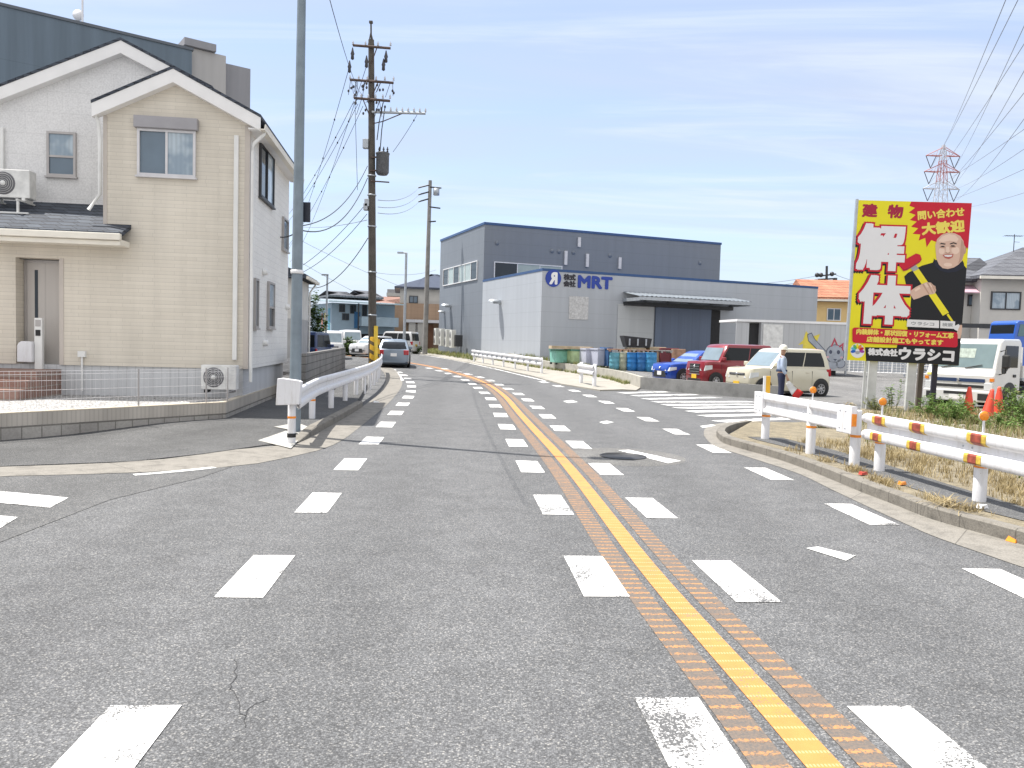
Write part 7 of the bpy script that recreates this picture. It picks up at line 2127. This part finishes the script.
for k, (px, py, s_, m_, lab) in enumerate(((655, 352, .5, WOOD, 'brown carton among the scrap behind the drums'), (667, 351.5, .55, M('crate_maroon', (.16, .03, .04), .6), 'dark maroon crate behind the blue car bonnet'), (676, 352, .4, WOOD_R, 'small tan carton right of the maroon crate'))):
    Yk = 42.5; q = at(px, py, Yk); zt = at(px, 347 + k, Yk).z - LT(Yk)
    tag(MB().box(-s_, s_, -.35, .35, 0, zt).build('crate', m_, None, (q.x, Yk, LT(Yk)), .3, bevel=.02), lab, 'crate')

# ------------------------------------------------------------------ traffic guard, cones, marker post
def skin_fig(name, vs, es, rad, mat, parent, root=0, sub=2):
    me = bpy.data.meshes.new(name); me.from_pydata(vs, es, []); me.materials.append(mat)
    bm = bmesh.new(); bm.from_mesh(me); ly = bm.verts.layers.skin.verify(); bm.verts.ensure_lookup_table()
    for i, v in enumerate(bm.verts):
        r = rad[i]; v[ly].radius = r if isinstance(r, tuple) else (r, r); v[ly].use_root = i == root
    bm.to_mesh(me); bm.free()
    o = bpy.data.objects.new(name, me); COL.objects.link(o); o.parent = parent
    s_ = o.modifiers.new('skin', 'SKIN'); s_.use_smooth_shade = True
    d_ = o.modifiers.new('sub', 'SUBSURF'); d_.levels = sub; d_.render_levels = sub
    return o
gp_ = at(780.5, 397, 24.0); gz_ = LT(24.0)
SKIN = M('skin', (.42, .25, .17), .6, 0, .06, 12); SHIRT = M('shirt_pale_blue', (.40, .48, .62), .85, 0, .12, 9, .2, 60); TROU = M('trousers_navy', (.018, .024, .06), .85, 0, .15, 9); HELM = M('helmet_white', (.72, .70, .62), .35); BAND = M('vest_navy', (.03, .05, .11), .7)
pn = thing('person', 'traffic guard in white helmet, pale blue shirt and navy trousers holding a flag', 'person', (gp_.x, gp_.y, gz_), R(-12))
pn.scale = (1.03, 1.03, 1.03)
# faces +x (to the right); one continuous skin figure
V_ = [(0, 0, .94), (0, 0, 1.10), (.0, 0, 1.28), (-.01, 0, 1.40), (.0, 0, 1.47), (.02, 0, 1.56), (.03, 0, 1.66), (.025, 0, 1.73)]
E_ = [(i, i + 1) for i in range(7)]; Rd = [(.13, .15), (.125, .14), (.13, .165), (.10, .15), .055, (.085, .072), (.098, .082), (.07, .06)]
def limb(pts, rads, frm):
    b = len(V_)
    for i, p in enumerate(pts):
        V_.append(p); Rd.append(rads[i]); E_.append((frm if i == 0 else b + i - 1, b + i))
    return b + len(pts) - 1
ah = {}
for s_ in (-1, 1):
    f = limb([(0.0, s_ * .095, .84), (.015, s_ * .10, .50), (-.02, s_ * .10, .12), (-.015, s_ * .10, .06), (.13, s_ * .11, .04)], [.088, .062, .042, .045, .035], 0)
    hand = (.13, s_ * .27, .80) if s_ < 0 else (.05, s_ * .26, .78)
    el = (-.02, s_ * .25, 1.10) if s_ < 0 else (-.05, s_ * .25, 1.08)
    w_ = limb([(-.01, s_ * .19, 1.39), el, (hand[0] - .02, s_ * .265, hand[2] + .09)], [.058, .043, .030], 3)
    p_ = limb([hand], [(.024, .036)], w_)
    for k in range(4): limb([(hand[0] + .02 * (k - 1.5) + .02, hand[1] + .005 * s_, hand[2] - .055), (hand[0] + .02 * (k - 1.5) + .035, hand[1] - .02 * s_, hand[2] - .08 + .006 * abs(k - 1.5)), (hand[0] + .02 * (k - 1.5) + .03, hand[1] - .04 * s_, hand[2] - .065)], [.011, .010, .008], p_)
    limb([(hand[0] + .045, hand[1] - .012 * s_, hand[2] - .01), (hand[0] + .06, hand[1] - .03 * s_, hand[2] - .04)], [.012, .009], p_)
    ah[s_] = hand
skin_fig('body', V_, E_, Rd, SKIN, pn)
skin_fig('shirt', [(0, 0, .99), (0, 0, 1.12), (0, 0, 1.30), (-.01, 0, 1.41), (0, 0, 1.455), (-.01, -.195, 1.40), (-.02, -.255, 1.11), (.09, -.268, .91), (-.01, .195, 1.40), (-.05, .255, 1.09), (.02, .264, .90)], [(0, 1), (1, 2), (2, 3), (3, 4), (3, 5), (5, 6), (6, 7), (3, 8), (8, 9), (9, 10)], [(.155, .172), (.15, .165), (.155, .185), (.12, .17), .075, .072, .058, .046, .072, .058, .046], SHIRT, pn)
skin_fig('trousers', [(0, 0, .99), (0, 0, .90), (0, -.095, .84), (.015, -.10, .50), (-.02, -.10, .10), (0, .095, .84), (.015, .10, .50), (-.02, .10, .10)], [(0, 1), (1, 2), (2, 3), (3, 4), (1, 5), (5, 6), (6, 7)], [(.15, .165), (.15, .165), .105, .082, .068, .105, .082, .068], TROU, pn)
MB().lathe([(.158, .985), (.162, .99), (.162, 1.045), (.158, 1.05)], 20, (0, 0, 0)).build('belt', BAND, pn)
hm = MB().lathe([(.125, 1.655), (.122, 1.70), (.105, 1.75), (.07, 1.785), (0, 1.80)], 20, (.02, 0, 0)).build('helmet', HELM, pn)
MB().lathe([(.10, 1.650), (.150, 1.648), (.150, 1.656), (.10, 1.668)], 20, (.035, 0, 0)).build('helmet_brim', HELM, hm)
MB().lathe([(0, -.02), (.014, 0), (0, .02)], 8, (.135, 0, 1.60), 'x').build('nose', SKIN, pn)
mb = MB()
for s_ in (-1, 1): mb.sphere((.112, s_ * .034, 1.628), .011, 0, 8)
mb.build('eyes', BLACK, pn)
for s_ in (-1, 1): MB().box(-.06, .16, s_ * .105 - .048, s_ * .105 + .048, .0, .075).build('shoe', BLACK, pn, bevel=.025)
ah_ = ah[-1]
FR = M('flag_red', (.60, .03, .03), .8, 0, .1, 6); FW = M('flag_white', (.72, .72, .72), .8, 0, .06, 6)
hx = gp_ + Vector((0, 0, 0))
def pw(x, y, z):
    c_, s_ = math.cos(R(-12)), math.sin(R(-12)); return Vector((gp_.x + x * c_ - y * s_, gp_.y + x * s_ + y * c_, gz_ + z))
h_ = pw(ah_[0] + .01, ah_[1] + .0, ah_[2] - .06)
fl_ = thing('signal_flag', 'white flag with red tip hanging from the traffic guard hand', 'flag', h_, R(-12))
MB().tube([(-.03, 0, .06), (.50, 0, -.36)], .009, 8).build('stick', WOOD, fl_)
def cloth(nm, u0, u1, m):
    n = 8; vs = []; 
    for i in range(n + 1):
        u = u0 + (u1 - u0) * i / n
        for j in range(5):
            v = j / 4; x = .04 + .44 * u; z = -.0 - .35 * u
            vs.append((x - .16 * v * (.2 + .8 * u) - .05 * v, -.03 * math.sin(u * 9 + v * 2), z - .30 * v * (.35 + .65 * u) + .02))
    fs = [(i * 5 + j, i * 5 + j + 1, (i + 1) * 5 + j + 1, (i + 1) * 5 + j) for i in range(n) for j in range(4)]
    o = MB().add(vs, fs, 0, None, True).build(nm, m, fl_); s_ = o.modifiers.new('th', 'SOLIDIFY'); s_.thickness = .006
cloth('flag_cloth', .0, .62, FW); cloth('flag_tip', .625, 1.0, FR)
# orange cones
CONE = M('cone_orange', (.70, .065, .03), .5, 0, .12, 5)
CONES = [(968, 414, 20.8, 'orange traffic cone standing upright in front of the white truck bumper', 0), (987, 416, 20.0, 'leaning orange traffic cone in front of the truck, nearest of the cones', .18), (998, 413, 21.4, 'orange cone half hidden in the weeds, rightmost of the three', 0)]
for px, py, Y, lab, tilt in CONES:
    q = at(px, py, Y); z0 = V_FN(Y) + .01
    t = thing('traffic_cone', lab, 'traffic cone', (q.x, Y, z0), .3)
    t.rotation_euler = (0, tilt, .3)
    zt = .72
    MB().lathe([(.15, .03), (.145, .05), (.05, zt * .93), (.035, zt), (0, zt)], 20).build('cone', CONE, t)
    MB().box(-.19, .19, -.19, .19, 0, .03).build('base', CONE, t, bevel=.01)
q = at(766, 399, 19.5); zt = at(766, 376, 19.5).z
mp = thing('marker_post', 'flat yellow marker panel with white edge behind the box ended guard rail', 'marker', (q.x, 19.5, G(19.5)))
MB().box(-.025, .09, -.02, .02, .35, zt).build('panel', M('marker_yellow', (.80, .44, .03), .5), mp, bevel=.01)
MB().box(-.085, -.027, -.02, .02, .35, zt).build('edge_strip', PLATE_W, mp)
MB().tube([(0, .04, -.05), (0, .04, zt - .1)], .025, 8).build('post', GALV, mp)

# ------------------------------------------------------------------ grass, weeds and shrubs
STRAW = leafy('dry_grass', [(.16, .12, .055), (.34, .265, .13), (.52, .43, .25)], 1.5)
MIXG = leafy('mixed_grass', [(.10, .14, .035), (.21, .23, .08), (.36, .33, .15)], .9)
GREEN = leafy('weed_green', [(.06, .12, .025), (.13, .23, .05), (.24, .34, .10)], 2.5)
GREEN2 = leafy('shrub_green', [(.03, .06, .015), (.07, .13, .03), (.13, .21, .06)], 1.5)
def blade(mb, p, h, lean, az, w_, m=0):
    dx, dy = math.cos(az), math.sin(az); sx, sy = -dy * w_, dx * w_
    a = Vector(p); b = a + Vector((dx * lean * .35, dy * lean * .35, h * .6)); c = a + Vector((dx * lean, dy * lean, h))
    mb.add([a + Vector((sx, sy, 0)), a - Vector((sx, sy, 0)), b - Vector((sx, sy, 0)) * .7, b + Vector((sx, sy, 0)) * .7, c], [(0, 1, 2, 3), (3, 2, 4)], m)
def poly_has(P, x, y):
    r = False; n = len(P)
    for i in range(n):
        (x0, y0), (x1, y1) = P[i], P[(i + 1) % n]
        if (y0 > y) != (y1 > y) and x < (x1 - x0) * (y - y0) / (y1 - y0) + x0: r = not r
    return r
from mathutils import noise as MN
def grass(name, poly, n, hfn, zfn, m, hmin, hmax, dens=None, lean=.7, w_=.004, seed=1):
    random.seed(seed); mb = MB(); xs = [p[0] for p in poly]; ys = [p[1] for p in poly]; k = 0; tries = 0
    while k < n and tries < n * 30:
        tries += 1
        x, y = random.uniform(min(xs), max(xs)), random.uniform(min(ys), max(ys))
        if not poly_has(poly, x, y): continue
        q = MN.noise(Vector((x * .9, y * .9, 3))) * .5 + .5 * MN.noise(Vector((x * 3, y * 3, 7)))
        if dens is not None and random.random() > dens(x, y, q): continue
        for _ in range(random.choice((2, 3, 4))):
            h = random.uniform(hmin, hmax) * (.7 + .6 * max(0, q + .4)) * hfn(x, y)
            blade(mb, (x + random.gauss(0, .03), y + random.gauss(0, .03), zfn(y) - .005), h, h * random.uniform(.1, lean), random.uniform(0, 6.28), w_ * random.uniform(.7, 1.4)); k += 1
    mb.recalc = False
    o = mb.build(name, m); o['kind'] = 'stuff'
    return o
# verge: bare and strawy beside the rail, thicker towards the board
kin = off(ker_r, -.16); kf1 = off(ker_r, -.45); kf2 = off(ker_r, -1.02); kf3 = off(ker_r, -2.2)
grass('dry_grass', [xy(q) for q in kf2[4:]] + [xy(q) for q in reversed(kf3[4:])], 5000, lambda x, y: 1.0, V_FN, STRAW, .04, .13, lambda x, y, q: min(1, max(.02, .3 + q * 1.8)), 1.1, .0045, 3)
grass('dry_grass', [xy(q) for q in kf3[3:]] + [(14, 4), (22, 10), (24, 20), (13, 22.4), (9.8, 21), (8, 18)], 12000, lambda x, y: 1.0, V_FN, STRAW, .08, .24, lambda x, y, q: min(1, max(.06, .4 + q * 1.6)), 1.0, .006, 4)
grass('dry_grass', [xy(q) for q in kin[8:]] + [xy(q) for q in reversed(kf1[8:])], 1500, lambda x, y: 1.0, V_FN, STRAW, .03, .11, lambda x, y, q: 1 if q > .12 else .04, 1.4, .004, 5)
grass('weeds', [xy(q) for q in kf3[3:40]] + [(13.5, 14), (14, 20), (11.5, 21.6), (9.5, 20.5)], 6000, lambda x, y: 1.0, V_FN, MIXG, .08, .26, lambda x, y, q: 1 if q < .06 else .08, .8, .006, 6)
# dead straw heap on the kerb
hp = g(946, 506, .14)
random.seed(9); mb = MB()
for k in range(170):
    a = random.uniform(0, 6.28); r = abs(random.gauss(0, .16)); p = Vector((hp.x + r * math.cos(a) * .7, hp.y + r * math.sin(a) * 1.3, .125 + random.uniform(0, .09) * max(0, 1 - r * 2)))
    b = random.uniform(0, 6.28); L_ = random.uniform(.10, .28)
    d_ = Vector((math.cos(b), math.sin(b), random.uniform(-.25, .35))) * L_
    if p.z + d_.z < .10: d_.z = .02
    s_ = Vector((-d_.y, d_.x, 0)).normalized() * .004
    mb.add([p - s_, p + s_, p + d_ * .6 + s_ * .7 + Vector((0, 0, .02)), p + d_ * .6 - s_ * .7 + Vector((0, 0, .02)), p + d_], [(0, 1, 2, 3), (3, 2, 4)])
mb.recalc = False
tag(mb.build('straw_heap', STRAW), 'heap of dead straw hanging over the right kerb below the guard rail', 'straw')
# leafy weeds
def weed(label, p, rad, h, n, seed, m=GREEN, group=None, leaf=.05, stems=14, name='weed_bush'):
    random.seed(seed); t = thing(name, label, 'plant', p, random.uniform(0, 6), group)
    ms, ml = MB(), MB()
    tips = []
    for k in range(stems):
        a = random.uniform(0, 6.28); r = rad * random.random() ** .6
        hh = h * (1 - .5 * (r / rad) ** 2) * random.uniform(.65, 1.1)
        b0 = Vector((r * .35 * math.cos(a), r * .35 * math.sin(a), -.02)); b1 = Vector((r * math.cos(a), r * math.sin(a), hh))
        bm_ = (b0 + b1) / 2 + Vector((random.gauss(0, .03), random.gauss(0, .03), hh * .12))
        ms.tube([b0, bm_, b1], [.008, .006, .003], 5); tips.append((b0, bm_, b1))
    per = max(1, n // stems)
    for b0, bm_, b1 in tips:
        for _ in range(per):
            u = random.uniform(.2, 1.02); p_ = b0.lerp(bm_, u * 2) if u < .5 else bm_.lerp(b1, u * 2 - 1)
            a = random.uniform(0, 6.28); L_ = leaf * random.uniform(.6, 1.4); d_ = Vector((math.cos(a), math.sin(a), random.uniform(-.3, .6))).normalized()
            s_ = d_.cross(Vector((0, 0, 1))).normalized() * L_ * .28; up_ = Vector((0, 0, L_ * .12))
            o_ = p_ + d_ * .012
            ml.add([o_, o_ + d_ * L_ * .5 + s_ + up_, o_ + d_ * L_, o_ + d_ * L_ * .5 - s_ + up_], [(0, 1, 2), (0, 2, 3)])
    ms.recalc = False; ml.recalc = False
    ms.build('stem', MIXG, t); ml.build('leaves', m, t)
    return t
def wp(px, py, h=.12):
    q = g(px, py, h); return q
weed('bushy green weed at the foot of the billboard right post', wp(931, 417), .62, .62, 900, 1, GREEN, None, .075, 34)
weed('low green weed between the billboard and the traffic cones', wp(948, 423), .55, .50, 700, 2, GREEN, None, .07, 28)
weed('small bright weed in front of the standing cone', wp(975, 424), .34, .28, 420, 3, MIXG, None, .06, 20)
weed('tall leafy green weed right of the leaning cone', wp(1012, 421), .45, .85, 900, 4, GREEN, None, .08, 34)
weed('green weed clump at the right picture edge behind the guard rail', wp(1026, 428), .55, .75, 700, 5, GREEN, None, .08, 28)
weed('tall thin weed with sparse leaves between the two pale billboard posts', wp(893, 409), .26, 1.05, 150, 6, GREEN, None, .10, 7)
weed('dry brownish weed at the foot of the billboard left post', wp(878, 410), .5, .38, 500, 7, MIXG, None, .06, 26)
weed('straw coloured tuft between the rail ends and the billboard', wp(851, 418), .40, .34, 420, 8, STRAW, None, .07, 24)
weed('green tuft beside the middle post of the box ended rail', wp(819, 428), .22, .22, 200, 9, MIXG, None, .05, 14)
weed('bright green leafy weed in front of the truck bumper left of the cones', wp(958, 418), .45, .55, 600, 31, GREEN, None, .08, 26)
weed('low bright green weed behind the second reflector disc', wp(1000, 429), .5, .35, 500, 32, GREEN, None, .07, 26)
weed('dry twiggy bush at the right edge beside the white truck', wp(1034, 418), .7, .95, 700, 10, MIXG, None, .06, 34)
# soil mound and rubble at the board posts
random.seed(12); mb = MB()
for k in range(60):
    q = wp(random.uniform(905, 965), random.uniform(421, 433)); r = random.uniform(.03, .08)
    mb.lathe([(0, -r * .5), (r, -r * .2), (r * .8, r * .35), (0, r * .5)], 6, (q.x, q.y, .14), 'z', 0, False)
o = mb.build('rubble', M('rubble_pale', (.45, .42, .38), .9, 0, .3, 5)); o['kind'] = 'stuff'
# grass along the low wall and the bank beside the far rail
wm = w_main
inn = off(wm, 1.4)
bankp = [xy(q) for q in off(wm, -.35)[2:]] + [xy(q) for q in reversed(off(wm, -.02)[2:])]
grass('dry_grass', bankp, 2600, lambda x, y: 1.0, lambda y: G(y) + .05, MIXG, .06, .22, lambda x, y, q: min(1, max(.15, .5 + q * 1.6)), .7, .012, 13)
topp = [xy(q) for q in off(wm, .17)] + [xy(q) for q in reversed(off(wm, .75))]
grass('weeds', topp, 3800, lambda x, y: 1.0, LT, MIXG, .08, .34, lambda x, y, q: min(1, max(.1, .55 + q * 1.6)), .6, .012, 14)
wfar = [xy(g(*p)) for p in [(432, 351), (445, 352.6), (470, 357), (476, 361.5), (448, 357), (425, 353.5)]]
grass('dry_grass', wfar, 2400, lambda x, y: 1.0, lambda y: G(y) + .05, MIXG, .12, .4, None, .6, .02, 15)
random.seed(16)
# shrubs far back
def shrub(label, p, rad, h, seed, n=900, leaf=.16):
    return weed(label, p, rad, h, n, seed, GREEN2, None, leaf, 40, 'shrub')
q = at(388, 345, 92); q.z = G(92); shrub('bright green shrub in front of the brown house beyond the silver car', q, 1.6, 2.0, 21, 1600, .3)
q = at(349, 352, 58); q.z = G(58); shrub('green shrub between the white vans and the brown pole', q, 1.1, 1.3, 22, 1200, .2)
q = at(415.5, 350, 66); q.z = G(66); shrub('small green bush at the foot of the far pale pole', q, .9, .9, 23, 800, .15)
q = at(307, 330, 46); q.z = G(46); shrub('tall dark green bush behind the lower white and grey house', q, 1.3, 4.6, 24, 2200, .25)
# litter on the kerb
for px, py, m, s_, lab, nm in ((1016, 541, REFL_O, .09, 'broken orange reflector lying on the kerb at the right edge', 'broken_reflector'), (902, 484.5, REFL_O, .05, 'small orange and white reflector fragment on the kerb between rail posts', 'broken_reflector'), (863, 474.5, M('litter_red', (.42, .05, .03), .5), .06, 'flat red scrap on the kerb near the rail joint', 'litter_scrap'), (982, 508, PLATE_W, .06, 'crumpled white paper scrap on the kerb beside the straw heap', 'litter_scrap'), (938, 516, PLATE_W, .05, 'small white scrap in the gutter beside the straw heap', 'litter_scrap'), (376, 402.5, PLATE_W, .08, 'white scrap in the left gutter under the curved rail', 'litter_scrap')):
    q = g(px, py, .142 if px in (902, 863, 982) else .016)
    o = MB().hexa([(-s_, -s_ * .6, 0), (s_, -s_ * .5, 0), (s_ * .8, s_ * .6, 0), (-s_ * .9, s_ * .5, 0), (-s_ * .8, -s_ * .5, .025), (s_ * .7, -s_ * .4, .04), (s_ * .6, s_ * .4, .03), (-s_ * .6, s_ * .4, .045)]).build(nm, m, None, q, .4)
    tag(o, lab, 'litter')
